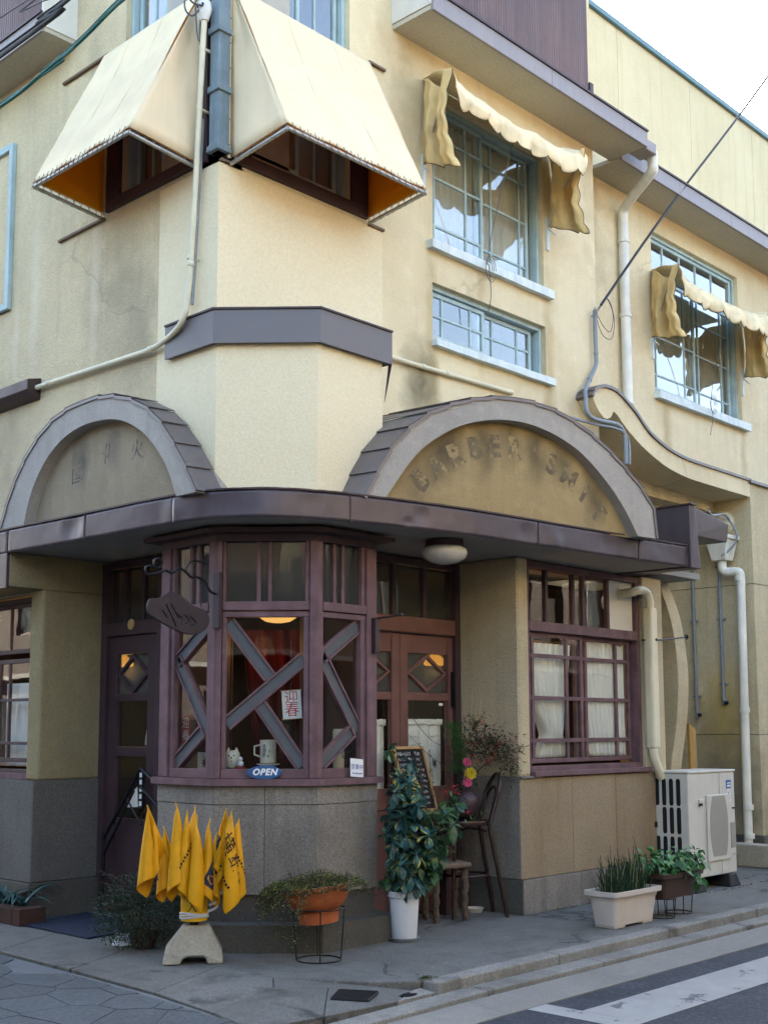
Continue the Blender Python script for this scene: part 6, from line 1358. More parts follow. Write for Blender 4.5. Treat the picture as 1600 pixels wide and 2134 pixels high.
for col in range(4):
    for (a, b) in ((.79, 1.04), (.53, .775), (.20, .505)):
        if col == 3 and a == .53: continue
        yc = -.24 + .075 * col
        m = MB(); m.prism([(X0 + .004, yc + sy * .022, z_) for sy, z_ in ((-1, a + .02), (-.6, a), (.6, a), (1, a + .02), (1, b - .02), (.6, b), (-.6, b), (-1, b - .02))], (.004, 0, 0)); m.build('vent_slot', 'rubber', t)
m = MB(); m.box(X0 - .03, X0 + .01, -.01, .06, .585, .635); m.build('valve_cover', 'rubber', t)
for x_ in (2.2, 2.86):
    m = MB(); m.hexa([(x_ - .11, -.40, .0), (x_ + .11, -.40, 0), (x_ + .11, .05, 0), (x_ - .11, .05, 0), (x_ - .07, -.37, .118), (x_ + .07, -.37, .118), (x_ + .07, .04, .118), (x_ - .07, .04, .118)]); m.build('rubber_foot', 'rubber', t, bevel=.01)
m = MB(); m.hexa([(3.02, .12, 0), (3.22, .16, 0), (3.22, .19, 0), (3.02, .15, 0), (3.02, .14, 1.56), (3.20, .17, 1.5), (3.20, .20, 1.5), (3.02, .17, 1.56)]); tag(m.build('plywood_board', 'wood_board', None), 'yellow brown board leaning on end behind the outdoor unit', 'board')
m = MB(); m.box(4.45, 4.66, -2.2 + 1.1, .62, 0, .245); tag(m.build('concrete_block', 'pale_concrete', None, bevel=.015), 'low concrete kerb wall beside the annex downpipe', 'kerb wall')

# ------------------------------------------------------------------ plants: helpers
def leafmesh(name, L, W, mat, fold=.25, droop=.35, kind='obovate', n=5):
    prof = {'obovate': [.10, .42, .80, 1.0, .72, 0.0], 'ovate': [.15, .85, 1.0, .72, .35, 0.0], 'lance': [.15, .7, 1.0, .8, .42, 0.0]}[kind]
    v = []; f = []
    for i, w in enumerate(prof):
        s = i / (len(prof) - 1); x = L * s; z = -droop * L * s * s
        hw = W / 2 * w
        v += [(x, -hw, z + fold * hw), (x, 0, z), (x, hw, z + fold * hw)]
    for i in range(len(prof) - 1):
        b = i * 3; f += [(b, b + 3, b + 4, b + 1), (b + 1, b + 4, b + 5, b + 2)]
    me = bpy.data.meshes.new(name); me.from_pydata(v, [], f); me.materials.append(M[mat]); me.shade_smooth(); return me
def put(me, name, root, pos, direction, roll=0.0, s=1.0):
    o = bpy.data.objects.new(name, me); COL.objects.link(o); o.parent = root
    q = Vector(direction).normalized(); x = q; up = Vector((0, 0, 1)); y = up.cross(x); y = y.normalized() if y.length > 1e-4 else Vector((0, 1, 0)); z = x.cross(y)
    R_ = Matrix((x, y, z)).transposed().to_4x4() @ Matrix.Rotation(roll, 4, 'X')
    o.matrix_basis = Matrix.Translation(Vector(pos) - ORG[root.name]) @ R_ @ Matrix.Scale(s, 4); return o
def add_leaf(mb, p, d, L, W, up=Vector((0, 0, 1)), rnd=random, fold=.2):
    d = Vector(d).normalized(); s = d.cross(up); s = s.normalized() if s.length > 1e-3 else Vector((1, 0, 0)); n_ = s.cross(d)
    p = Vector(p); m_ = p + d * L * .55; e = p + d * L - n_ * L * .12
    mb.add([p, m_ + s * W / 2 + n_ * W * fold, e, m_ - s * W / 2 + n_ * W * fold], [(0, 1, 2), (0, 2, 3)])

# white pot with variegated umbrella plant --------------------------------
px_, py_ = -1.55, -.11
t = thing('plant_pot', 'tall white plastic pot on a grey saucer beside the bay', 'plant pot', (px_, py_, 0))
m = MB(); m.lathe((px_, py_, .012), [(0, 0), (.085, 0), (.09, .01), (.108, .30), (.122, .302), (.125, .335), (.118, .342), (.108, .335), (.10, .28), (0, .28)], 36); m.build('pot', 'white_plastic', t, smooth=35)
m = MB(); m.lathe((px_, py_, .0), [(0, 0), (.095, 0), (.115, .028), (.112, .03), (.09, .012), (0, .012)], 32); m.build('saucer', 'pipe_grey', t, smooth=35)
m = MB(); m.lathe((px_, py_, .30), [(0, .008), (.1, 0)], 20); m.build('soil', 'soil', t, recalc=False)
t = thing('umbrella_plant', 'tall variegated umbrella plant with glossy fingered leaves in the white pot', 'plant', (px_, py_, .30))
lm = [leafmesh('leaf', .112, .062, 'leaf_variegated', .22, .30), leafmesh('leaf', .10, .056, 'leaf_variegated', .3, .5), leafmesh('leaf', .088, .05, 'leaf_variegated', .25, .2)]
r = random.Random(21)
stems = [(-.05, .02, 1.32), (.02, -.05, 1.15), (-.08, -.04, .95), (.13, -.10, .90), (.24, -.18, .78), (.0, .05, .66), (-.03, -.08, .55), (.16, -.02, .55), (.08, .08, 1.02), (.28, -.20, .92), (-.10, .03, .72), (.10, -.14, .62), (.05, -.12, .80), (-.06, -.06, 1.15)]
leaves = []
for si, (dx, dy, h) in enumerate(stems):
    m = MB(); base = Vector((px_ + dx * .25, py_ + dy * .25, .30)); tip = Vector((px_ + dx, py_ + dy, h))
    pth = catmull([base, base.lerp(tip, .5) + Vector((dx * .2, dy * .2, 0)), tip], 5); m.tube(pth, [.009 - .005 * i / (len(pth) - 1) for i in range(len(pth))], 6); m.build('stem', 'twig', t)
    k = max(4, int(8 + (h - .5) * 5))
    for c in range(k):
        f = .12 + .88 * (c + 1) / k; p = base.lerp(tip, f); a = r.uniform(0, 6.28); ra = r.uniform(.05, .12)
        if c % 2 == 0: a = math.atan2(-.75, -.65) + r.uniform(-1.0, 1.0)
        hub = p + Vector((ra * math.cos(a), ra * math.sin(a), r.uniform(.0, .05)))
        out = Vector((math.cos(a), math.sin(a), .55)).normalized(); q = out.to_track_quat('Z', 'Y'); n_l = r.choice((6, 7, 7, 8))
        for j in range(n_l):
            b = j * 2 * math.pi / n_l + r.uniform(-.15, .15); d = q @ Vector((math.cos(b), math.sin(b), r.uniform(-.3, .05)))
            leaves.append((hub, d, r.uniform(-.5, .5), r.uniform(.8, 1.15), r.randrange(3)))
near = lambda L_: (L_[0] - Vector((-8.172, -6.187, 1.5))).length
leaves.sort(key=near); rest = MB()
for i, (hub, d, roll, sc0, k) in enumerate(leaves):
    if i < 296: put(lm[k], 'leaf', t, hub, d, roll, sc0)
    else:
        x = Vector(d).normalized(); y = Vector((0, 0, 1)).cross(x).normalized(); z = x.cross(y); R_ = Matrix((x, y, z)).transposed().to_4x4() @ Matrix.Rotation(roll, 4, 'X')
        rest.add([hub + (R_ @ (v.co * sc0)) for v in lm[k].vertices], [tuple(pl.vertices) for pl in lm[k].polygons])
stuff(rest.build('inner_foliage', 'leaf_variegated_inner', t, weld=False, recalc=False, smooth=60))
# log stool -------------------------------------------------------------
t = thing('log_stool', 'rough low stool with bark covered branch legs beside the white pot', 'stool', (-.66, .30, 0))
m = MB(); sq = [(-.86, .22), (-.52, .10), (-.40, .36), (-.72, .50)]
m.prism([(x_, y_, .415) for x_, y_ in sq], (0, 0, .04)); m.build('seat', 'weathered_plank', t, bevel=.015)
for (x_, y_) in ((-.80, .24), (-.53, .17), (-.45, .34), (-.70, .44)):
    m = MB(); pp = [Vector((x_ + .012 * noise.noise((i * .9, x_, 0)), y_ + .012 * noise.noise((i * .9, y_, 5)), .42 * (1 - i / 10))) for i in range(11)]
    m.tube(pp, [.027 + .005 * noise.noise((i * 1.7, x_ * 9, 2)) for i in range(11)], 10); m.build('leg', 'bark', t, smooth=60)
# crate with the menu board -----------------------------------------------
t = thing('wooden_crate', 'dark purple crate standing on end behind the umbrella plant', 'crate', (-.62, .52, 0))
m = MB(); m.box(-.86, -.36, .44, .60, .46, .80); m.build('body', 'purple_crate', t, bevel=.006)
m = MB(); m.box(-.90, -.30, .40, .62, .802, .84); m.build('top', 'weathered_plank', t, bevel=.006)
for x_ in (-.84, -.40):
    m = MB(); m.box(x_ - .03, x_ + .03, .45, .60, 0, .458); m.build('leg', 'dark_red_wood', t, bevel=.004)
t = thing('menu_board', 'small framed blackboard with chalk handwriting leaning by the right door', 'menu board', (-.6, .45, .85))
FM = Fr((-.93, .46), (1, .05)); tl = lambda u, z, d=0: FM.pt(u, d - (z - .845) * .16, z) + Vector(((z - .845) * -.16, 0, 0))
def bpr(u0, u1, z0, z1, d0, d1, name, mat, par):
    m = MB(); m.hexa([tl(u0, z0, d1), tl(u1, z0, d1), tl(u1, z0, d0), tl(u0, z0, d0), tl(u0, z1, d1), tl(u1, z1, d1), tl(u1, z1, d0), tl(u0, z1, d0)]); return m.build(name, mat, par, bevel=.002)
bw0, bw1, bz0, bz1 = .05, .44, .845, 1.37
bd = bpr(bw0 + .015, bw1 - .015, bz0 + .015, bz1 - .015, -.012, .0, 'slate', 'chalkboard', t)
for a in ((bw0, bw1, bz0, bz0 + .022), (bw0, bw1, bz1 - .022, bz1), (bw0, bw0 + .022, bz0 + .022, bz1 - .022), (bw1 - .022, bw1, bz0 + .022, bz1 - .022)):
    bpr(*a, -.014, .010, 'frame', 'pale_wood', t)
m = MB(); r = random.Random(4)
for row in range(10):
    z_ = bz1 - .06 - row * .044
    for (ua, ub) in ((bw0 + .04, bw0 + .23), (bw1 - .13, bw1 - .045)):
        u = ua
        while u < ub - .02:
            w = r.uniform(.012, .02); hh = .013 if row else .017
            for k in range(3):
                m.tube([tl(u + r.uniform(0, w), z_ + r.uniform(-hh, hh), .0015) for _ in range(3)], .0016, 4)
            u += w + .006
stuff(m.build('chalk_writing', 'chalk', bd))
# bentwood bar stool -----------------------------------------------------------
sx, sy, sz = -.36, .30, .77
t = thing('bar_stool', 'dark bentwood bar stool with a looped back holding the vase', 'bar stool', (sx, sy, 0))
m = MB(); m.lathe((sx, sy, sz - .035), [(0, .025), (.15, .025), (.165, .035), (.19, .035), (.195, .02), (.19, 0), (.16, 0), (0, .005)], 36); m.build('seat', 'bentwood', t, smooth=40)
bdir = Vector((.86, -.5, 0)).normalized(); sdir = Vector((.5, .86, 0)).normalized(); sc_ = Vector((sx, sy, 0))
for s_ in (-1, 1):
    f0 = sc_ - bdir * .13 + sdir * .12 * s_; f1 = sc_ - bdir * .17 + sdir * .16 * s_
    m = MB(); m.tube([f0 + Vector((0, 0, sz - .03)), f0.lerp(f1, .5) + Vector((0, 0, .38)), f1], [.017, .016, .012], 10); m.build('leg', 'bentwood', t, smooth=60)
for s_ in (-1, 1):
    r0 = sc_ + bdir * .16 + sdir * .11 * s_; r1 = sc_ + bdir * .30 + sdir * .15 * s_
    m = MB(); m.tube(catmull([r0 + Vector((0, 0, sz)), r0.lerp(r1, .25) + Vector((0, 0, .56)), r0.lerp(r1, .6) + Vector((0, 0, .3)), r1], 5), .017, 10); m.build('leg', 'bentwood', t, smooth=60)
hoop = []
for i in range(25):
    a = math.pi * i / 24; s_ = math.cos(a); hgt = math.sin(a) ** .7
    hoop.append(sc_ + bdir * (.165 + .12 * hgt) + sdir * (.14 * s_ * (1.18 if 3 < i < 21 else 1)) + Vector((0, 0, sz - .02 + .39 * hgt)))
m = MB(); m.tube(hoop, .016, 10); m.build('backrest', 'bentwood', t, smooth=60)
inner_h = [sc_ + (p - sc_) * 1 for p in hoop]; m = MB(); m.tube([Vector((sc_.x, sc_.y, sz)) + (p - Vector((sc_.x, sc_.y, sz))) * .72 + bdir * .05 for p in hoop], .011, 8); m.build('back_loop', 'bentwood', t, smooth=60)
m = MB(); m.tube([sc_ + Vector((.185 * math.cos(a), .185 * math.sin(a), .335)) for a in [i * math.pi / 16 for i in range(33)]], .011, 8); m.build('foot_ring', 'bentwood', t, smooth=60)
m = MB(); m.tube(catmull([sc_ - bdir * .13 + sdir * .1 + Vector((0, 0, .6)), sc_ + Vector((0, 0, .70)), sc_ + bdir * .16 - sdir * .08 + Vector((0, 0, .68))], 5), .009, 6); m.build('brace', 'bentwood', t, smooth=60)
m = MB(); m.lathe((-.13, .40, 0), [(0, 0), (.06, 0), (.085, .035), (.08, .036), (.055, .012), (0, .012)], 20); tag(m.build('dish', 'ceramic', None, smooth=40), 'small white dish on the ground behind the bar stool legs', 'dish')
# vase and arrangement --------------------------------------------------------
vx, vy = -.34, .32
m = MB(); m.lathe((vx, vy, sz + .002), [(0, 0), (.06, 0), (.10, .04), (.128, .11), (.125, .17), (.09, .225), (.058, .25), (.06, .275), (.068, .28), (.05, .275), (.045, .25), (0, .2)], 30); tag(m.build('vase', 'vase_clay', None, smooth=50), 'round dark purple clay vase on the bar stool seat', 'vase')
t = thing('flower_arrangement', 'winter arrangement of pink camellias, yellow bloom, pine and red berried twigs in the dark vase', 'flowers', (vx, vy, sz + .25))
mouth = Vector((vx, vy, sz + .27)); r = random.Random(8); rv = Vector((.788, -.615, 0)); fv = Vector((-.61, -.79, 0))
def arr(u, z, f=0): return mouth + rv * u + Vector((0, 0, z)) + fv * f
def branch(pts, r0, r1, mat='twig', name='branch'):
    pp = catmull(pts, 6); m = MB(); m.tube(pp, [r0 + (r1 - r0) * i / (len(pp) - 1) for i in range(len(pp))], 6); m.build(name, mat, t, smooth=60); return pp
branch([arr(0, -.05), arr(.10, .12, .04), arr(.20, .20, .06), arr(.30, .24, .08), arr(.40, .22, .1)], .007, .003)
branch([arr(0, -.05), arr(.06, .25), arr(.10, .42, .02), arr(.07, .58)], .006, .003)
branch([arr(-.02, -.05), arr(.04, .3), arr(.055, .55), arr(.075, .78)], .005, .004, 'cane', 'cane')
branch([arr(.02, -.05), arr(.08, .28), arr(.115, .5), arr(.145, .70)], .005, .004, 'cane', 'cane')
branch([arr(-.05, -.05), arr(-.16, .15), arr(-.3, .26), arr(-.46, .42)], .004, .0015)
branch([arr(-.46, .60), arr(-.30, .40), arr(-.18, .33), arr(-.10, .32)], .003, .0015)
branch([arr(.05, .05, .02), arr(-.1, -.05, .08), arr(-.24, -.17, .12), arr(-.36, -.27, .15)], .005, .003)
mn = MB(); mr = MB()
for i in range(1000):
    a = r.gauss(0, 1); b = r.gauss(0, 1); u = .19 + a * .115; z = .33 + b * .075 - .1 * max(0, u - .3); f = r.gauss(.03, .06)
    if r.random() < .14: u, z, f = .36 + r.gauss(0, .05), .17 + r.gauss(0, .07), .08
    if r.random() < .10: u, z, f = .09 + r.gauss(0, .05), .50 + r.gauss(0, .045), .02
    p = arr(u, z, f); d = Vector((r.gauss(0, 1), r.gauss(0, 1), r.gauss(-.2, .6)))
    red = r.random() < .11
    add_leaf(mr if red else mn, p, d, r.uniform(.026, .046), r.uniform(.012, .019))
stuff(mn.build('nandina_foliage', 'leaf_nandina', t, weld=False, recalc=False)); stuff(mr.build('red_foliage', 'berry_red', t, weld=False, recalc=False))
mt = MB()
for i in range(70):
    p0 = arr(.19, .25, .02); p1 = arr(.19 + r.gauss(0, .13), .33 + r.gauss(0, .09), r.gauss(.03, .06)); mt.tube([p0.lerp(p1, .45), p1], .0016, 4)
stuff(mt.build('twigs', 'twig', t, weld=False, recalc=False))
for (u, z, f, n_) in ((.21, .24, .10, 9), (.16, .20, .12, 7), (.30, .34, .09, 7), (.40, .38, .06, 8), (.14, .52, .05, 6)):
    m = MB()
    for k in range(n_): m.ball(arr(u + r.gauss(0, .016), z + r.gauss(0, .014), f + r.gauss(0, .012)), .006, 7, 5)
    stuff(m.build('berries', 'berry_red', t, smooth=60, weld=False))
mp_ = MB()
for i in range(900):
    b = r.random(); p = arr(-.06 + r.gauss(0, .035) + .03 * math.sin(b * 5), .10 + .40 * b, r.gauss(0, .03)); d = Vector((r.gauss(0, .8), r.gauss(0, .8), r.uniform(.2, 1.6))).normalized()
    mp_.tube([p, p + d * r.uniform(.04, .075)], .0011, 3, cap=False)
stuff(mp_.build('pine_needles', 'leaf_pine', t, weld=False, recalc=False))
branch([arr(-.02, -.05), arr(-.06, .2), arr(-.05, .45)], .006, .003)
def bloom(c, rad, mat, n_rows, name):
    m = MB(); c = Vector(c); ax = (fv + Vector((0, 0, .25))).normalized(); q = ax.to_track_quat('Z', 'Y')
    for row in range(n_rows):
        k = 9 - row; el = .15 + 1.15 * row / n_rows; rr = rad * (1 - .62 * row / n_rows)
        for j in range(k):
            a = j * 2 * math.pi / k + row * .37; d = Vector((math.cos(a) * math.cos(el), math.sin(a) * math.cos(el), math.sin(el))); s_ = Vector((-math.sin(a), math.cos(a), 0)); w = rr * .55
            P_ = [Vector((0, 0, 0)), d * rr * .55 + s_ * w * .5, d * rr + s_ * w * .35 + Vector((0, 0, rr * .12)), d * rr * 1.03, d * rr - s_ * w * .35 + Vector((0, 0, rr * .12)), d * rr * .55 - s_ * w * .5]
            m.add([c + q @ p for p in P_], [(0, 1, 2, 3), (0, 3, 4, 5)])
    return m.build(name, mat, t, weld=False, recalc=False, smooth=40)
bloom(arr(.0, .20, .10), .036, 'petal_pink', 5, 'camellia'); bloom(arr(-.005, .035, .13), .038, 'petal_pink', 5, 'camellia'); bloom(arr(.03, .105, .09), .05, 'petal_yellow', 6, 'chrysanthemum')
lc = leafmesh('leaf', .08, .028, 'leaf_lance', .3, .35, 'lance'); lb2 = leafmesh('leaf', .06, .034, 'leaf_shrub', .3, .3, 'ovate')
for (u, z, f) in ((-.07, .07, .09), (-.08, .02, .1), (-.07, -.02, .1), (-.03, .09, .1), (.06, .03, .1), (-.06, .13, .06), (.05, .16, .08)):
    put(lb2, 'leaf', t, arr(u, z, f), Vector((r.gauss(0, 1), r.gauss(0, 1), -.4)), 0, 1.1)
for i in range(46):
    b = r.random(); u = -.10 - .20 * b + r.gauss(0, .035); z = -.08 - .17 * b + r.gauss(0, .04); put(lc, 'leaf', t, arr(u, z, .10 + .08 * b + r.gauss(0, .03)), Vector((r.gauss(-.3, .7), r.gauss(-.4, .6), r.uniform(-1.4, .2))), r.uniform(-.6, .6), r.uniform(.7, 1.15))
for i in range(12):
    put(lc, 'leaf', t, arr(.06 + r.gauss(0, .05), -.24 + r.gauss(0, .04), .14), Vector((r.gauss(.2, .7), r.gauss(-.4, .6), r.uniform(-.6, .6))), 0, r.uniform(.6, .9))
for (u, z) in ((-.13, -.02), (-.09, -.04), (-.19, -.03), (-.01, -.20), (-.12, .01)):
    m = MB()
    for k in range(6): m.ball(arr(u + r.gauss(0, .01), z + r.gauss(0, .008), .15 + r.gauss(0, .008)), .007, 7, 5)
    stuff(m.build('berries', 'berry_red', t, smooth=60, weld=False))
t = thing('twig_bundle', 'bare budded twigs standing between the menu board and the bar stool', 'twigs', (-.62, .30, .45)); r = random.Random(31)
for i in range(9):
    p = Vector((-.70 + r.uniform(-.08, .1), .32, .45)); u = r.uniform(-.12, .22); m = MB()
    pp = catmull([p, p + rv * u * .3 + Vector((0, 0, .3)), p + rv * u * .8 + Vector((0, 0, .58)), p + rv * u + Vector((0, 0, r.uniform(.7, .95)))], 5)
    m.tube(pp, [.004 - .0025 * k / (len(pp) - 1) for k in range(len(pp))], 5)
    for k in range(5, len(pp)): m.ball(pp[k] + Vector((r.uniform(-.006, .006), r.uniform(-.006, .006), 0)), .0055, 6, 4)
    m.build('twig', 'twig', t, weld=False)
# planters by the kerb -------------------------------------------------------
def trough(name, lab, x0, x1, y0, y1, z0, h, mat, taper=.035, feet=True):
    t = thing(name, lab, 'planter', ((x0 + x1) / 2, (y0 + y1) / 2, z0)); m = MB()
    def ring(e, z): 
        a, b, c, d = x0 - e, x1 + e, y0 - e, y1 + e; k = .03; o = []
        for (cx, cy, s0) in ((b - k, d - k, 0), (a + k, d - k, 1), (a + k, c + k, 2), (b - k, c + k, 3)):
            for j in range(4):
                q = math.pi / 2 * (s0 + j / 3); o.append(Vector((cx + k * math.cos(q), cy + k * math.sin(q), z)))
        return o
    levels = [ring(0, z0 + (.018 if feet else 0)), ring(taper * .62, z0 + h * .74), ring(taper * .62 + .004, z0 + h * .75), ring(taper * .9, z0 + h - .038), ring(taper + .02, z0 + h - .036), ring(taper + .022, z0 + h), ring(taper + .004, z0 + h), ring(taper - .004, z0 + h - .05), ring(.0, z0 + h - .051)]
    n = 16; v = [p for L_ in levels for p in L_]; f = [tuple(range(n - 1, -1, -1))]
    for i in range(len(levels) - 1): f += [(i * n + j, i * n + (j + 1) % n, (i + 1) * n + (j + 1) % n, (i + 1) * n + j) for j in range(n)]
    m.add(v, f); m.build('trough', mat, t, smooth=35)
    m = MB(); m.prism([p + Vector((0, 0, 0)) for p in ring(.0, z0 + h - .05)], (0, 0, .01)); m.build('soil', 'soil', t)
    if feet:
        for (a, b) in ((x0 + .01, x0 + .15), (x1 - .15, x1 - .01)):
            m = MB(); m.box(a, b, y0 + .006, y1 - .006, z0, z0 + .017); m.build('foot', mat, t, bevel=.003)
    return t
trough('planter', 'pale beige plastic trough planter of rushes at the pavement edge', -.13, .42, -.965, -.77, .003, .275, 'beige_plastic')
t = thing('rush_plant', 'clump of dark upright horsetail rushes in the pale trough', 'plant', (.15, -.87, .24)); r = random.Random(2)
ma, mb_ = MB(), MB()
for i in range(330):
    x_, y_ = r.uniform(-.12, .41), r.uniform(-.95, -.79); h = r.uniform(.10, .30) * (1.0 if r.random() < .8 else 1.25); lx, ly = r.gauss(0, .05), r.gauss(0, .045)
    h *= 1 - .35 * abs((x_ - .12) / .3) * r.random()
    if i % 40 == 0: h += .12
    q = mb_ if r.random() < .10 else ma
    q.tube([(x_, y_, .23), (x_ + lx * .4, y_ + ly * .4, .23 + h * .5), (x_ + lx, y_ + ly, .23 + h)], [.0042, .0038, .0015], 5, cap=False)
stuff(ma.build('rushes', 'leaf_rush', t, weld=False, recalc=False, smooth=60)); stuff(mb_.build('dry_rushes', 'leaf_rush_dry', t, weld=False, recalc=False, smooth=60))
trough('planter', 'dark brown trough planter on wire stands in front of the outdoor unit', .56, 1.06, -.98, -.80, .155, .20, 'brown_plastic', feet=False)
t = thing('leafy_plant', 'bushy green leafy plant overflowing the brown trough', 'plant', (.8, -.9, .33)); r = random.Random(12)
lm = [leafmesh('leaf', .085, .052, 'leaf_planter', .25, .45, 'ovate'), leafmesh('leaf', .07, .045, 'leaf_planter', .3, .6, 'ovate'), leafmesh('leaf', .06, .036, 'leaf_planter', .2, .3, 'ovate')]
for (x_, y_, z_, R0, n_) in ((.80, -.90, .40, .20, 120), (1.08, -.93, .42, .15, 80), (.55, -.86, .42, .17, 60), (.95, -1.02, .30, .1, 30)):
    for i in range(n_):
        d = Vector((r.gauss(0, 1), r.gauss(0, 1), r.gauss(.35, .8))).normalized(); k = R0 * r.uniform(.55, 1.0)
        p = Vector((x_, y_, z_)) + Vector((d.x * k, d.y * k * .7, d.z * k * .75)); put(r.choice(lm), 'leaf', t, p, Vector((d.x, d.y, d.z * .3 - .25)) + Vector((r.gauss(0, .4), r.gauss(0, .4), r.gauss(0, .3))), r.uniform(-.6, .6), r.uniform(.75, 1.2))
    m = MB()
    for i in range(14):
        d = Vector((r.gauss(0, 1), r.gauss(0, 1), r.uniform(.2, 1))).normalized(); m.tube([(x_, y_, .30), Vector((x_, y_, z_)) + d * R0 * .7], .003, 4)
    stuff(m.build('stalks', 'leaf_shrub', t, weld=False, recalc=False))
def wire_stand(x_, y_, rad, h, lab, grp=None, rt=None):
    t = thing('wire_stand', lab, 'plant stand', (x_, y_, 0), grp); rt = rt or rad * 1.12; n = 28
    for (rr, z_) in ((rad, .005), (rt, h)):
        m = MB(); m.tube([(x_ + rr * math.cos(i * 2 * math.pi / n), y_ + rr * math.sin(i * 2 * math.pi / n), z_) for i in range(n + 1)], .0045, 6); m.build('ring', 'black_iron', t, smooth=60)
    for k in range(4):
        a = math.radians(-130 + 90 * k); m = MB(); m.tube([(x_ + rad * math.cos(a), y_ + rad * math.sin(a), .004), (x_ + rt * math.cos(a), y_ + rt * math.sin(a), h)], .0045, 6); m.build('leg', 'black_iron', t)
    return t
wire_stand(.66, -.90, .10, .155, 'low black wire stand under the left end of the brown trough'); wire_stand(.98, -.86, .11, .155, 'low black wire stand under the right end of the brown trough')
# terracotta bowl ----------------------------------------------------------------
bx_, by_ = -2.475, -.195
wire_stand(bx_, by_, .146, .335, 'tall black wire stand carrying the terracotta bowl', None, .170)
t = thing('terracotta_bowl', 'wide tilted terracotta bowl with a narrow foot on the tall wire stand', 'flower bowl', (bx_, by_, .25))
m = MB(); m.lathe((0, 0, 0), [(0, 0), (.13, 0), (.136, .075), (.125, .083), (.165, .10), (.20, .15), (.222, .215), (.232, .22), (.234, .245), (.222, .248), (.21, .20), (.15, .12), (0, .11)], 44)
RT = Matrix.Rotation(math.radians(-5), 4, Vector((.61, .79, 0))); m.v = [RT @ v + Vector((bx_, by_, .245)) for v in m.v]; m.build('bowl', 'terracotta', t, smooth=40)
m = MB(); m.lathe((0, 0, .20), [(0, .01), (.212, 0)], 24); m.v = [RT @ v + Vector((bx_, by_, .245)) for v in m.v]; m.build('soil', 'soil', t, recalc=False)
t = thing('creeping_plant', 'fine leaved trailing wire vine spilling over the terracotta bowl', 'plant', (bx_, by_, .47)); r = random.Random(17)
mg, mh, mw = MB(), MB(), MB()
def tiny(p, s=1.0):
    d = Vector((r.gauss(0, 1), r.gauss(0, 1), r.gauss(.2, .8))); add_leaf(mh if r.random() < .22 else mg, p, d, r.uniform(.008, .015) * s, r.uniform(.006, .011) * s)
for i in range(5200):
    a = r.uniform(0, 6.283); q = math.sqrt(r.random()) * .245; z_ = .465 + .115 * (1 - (q / .245) ** 2) * r.random() + .02 * noise.noise((q * 9 * math.cos(a), q * 9 * math.sin(a), 0)); p = RT @ Vector((q * math.cos(a), q * math.sin(a), z_ - .245)) + Vector((bx_, by_, .245)); tiny(p)
for s_ in range(210):
    a = r.uniform(0, 6.283); side = r.random()
    u = math.cos(a) * rv.x + math.sin(a) * rv.y
    if side < .45: a = math.atan2(-rv.y, -rv.x) + r.gauss(0, .55)
    elif side < .75: a = math.atan2(rv.y, rv.x) + r.gauss(0, .5)
    L_ = r.uniform(.06, .17) if side >= .45 else r.uniform(.10, .30)
    if s_ < 7: a = math.atan2(-rv.y, -rv.x) + .75 + r.gauss(0, .12); L_ = r.uniform(.35, .48)
    p = RT @ Vector((.225 * math.cos(a), .225 * math.sin(a), .235)) + Vector((bx_, by_, .245)); d = Vector((math.cos(a) * .8, math.sin(a) * .8, .5)); pth = [p - d * .05]
    for k in range(int(L_ / .02)):
        p = p + d.normalized() * .02; d = d * .9 + Vector((r.gauss(0, .16), r.gauss(0, .16), -.22)); pth.append(p.copy())
        for _ in range(5 if side < .45 else 3): tiny(p + Vector((r.gauss(0, .011), r.gauss(0, .011), r.gauss(0, .011))), 1.05)
    if len(pth) > 2: mw.tube(pth, .0013, 3, cap=False)
for s_ in range(160):
    a = r.uniform(0, 6.283); q = .2 * math.sqrt(r.random()); p = Vector((bx_ + q * math.cos(a), by_ + q * math.sin(a), .48)); d = Vector((r.gauss(0, .5), r.gauss(0, .5), 1)); e = p + d.normalized() * r.uniform(.05, .12); mw.tube([p, e], .001, 3, cap=False)
    for _ in range(4): tiny(p.lerp(e, r.uniform(.4, 1)))
stuff(mg.build('foliage', 'leaf_creeper', t, weld=False, recalc=False)); stuff(mh.build('young_foliage', 'leaf_creeper_tip', t, weld=False, recalc=False)); stuff(mw.build('runners', 'twig', t, weld=False, recalc=False))
# crossing flags --------------------------------------------------------------------
cx_, cy_ = -3.06, .38
t = thing('concrete_stand', 'worn concrete stand with an arched notch under the flag container', 'stand', (cx_, cy_, 0))
m = MB(); fa, fb = rv, Vector((.615, .788, 0)); pc = lambda u, w, z: Vector((cx_, cy_, 0)) + fa * u + fb * w + Vector((0, 0, z))
prof = [(-.20, 0), (-.085, 0), (-.07, .035), (-.04, .05), (.06, .05), (.08, .035), (.09, 0), (.19, 0)]
n = len(prof)
front = [pc(u, -.13, z) for u, z in prof] + [pc(.185, -.12, .07), pc(.10, -.06, .235), (pc(-.07, -.06, .235)), pc(-.18, -.12, .09)]
back = [pc(u, .13, z) for u, z in prof] + [pc(.185, .12, .07), pc(.10, .06, .235), (pc(-.07, .06, .235)), pc(-.18, .12, .09)]
k = len(front); m.add(front + back, [tuple(range(k)), tuple(range(2 * k - 1, k - 1, -1))] + [(i, k + i, k + (i + 1) % k, (i + 1) % k) for i in range(k)])
m.build('block', 'pale_concrete', t, bevel=.012)
t = thing('flag_container', 'yellow round flag container with black vertical characters, tied with white cord', 'container', (cx_, cy_, .25))
pcn = lambda a, rr, z: Vector((cx_, cy_, z)) + (fa * math.sin(a) - fb * math.cos(a)) * rr
m = MB(); m.lathe((cx_, cy_, .262), [(0, 0), (.084, 0), (.088, .004), (.088, .40), (.084, .40), (.082, .02), (0, .02)], 32); m.build('tube', 'can_yellow', t, smooth=40)
m = MB()
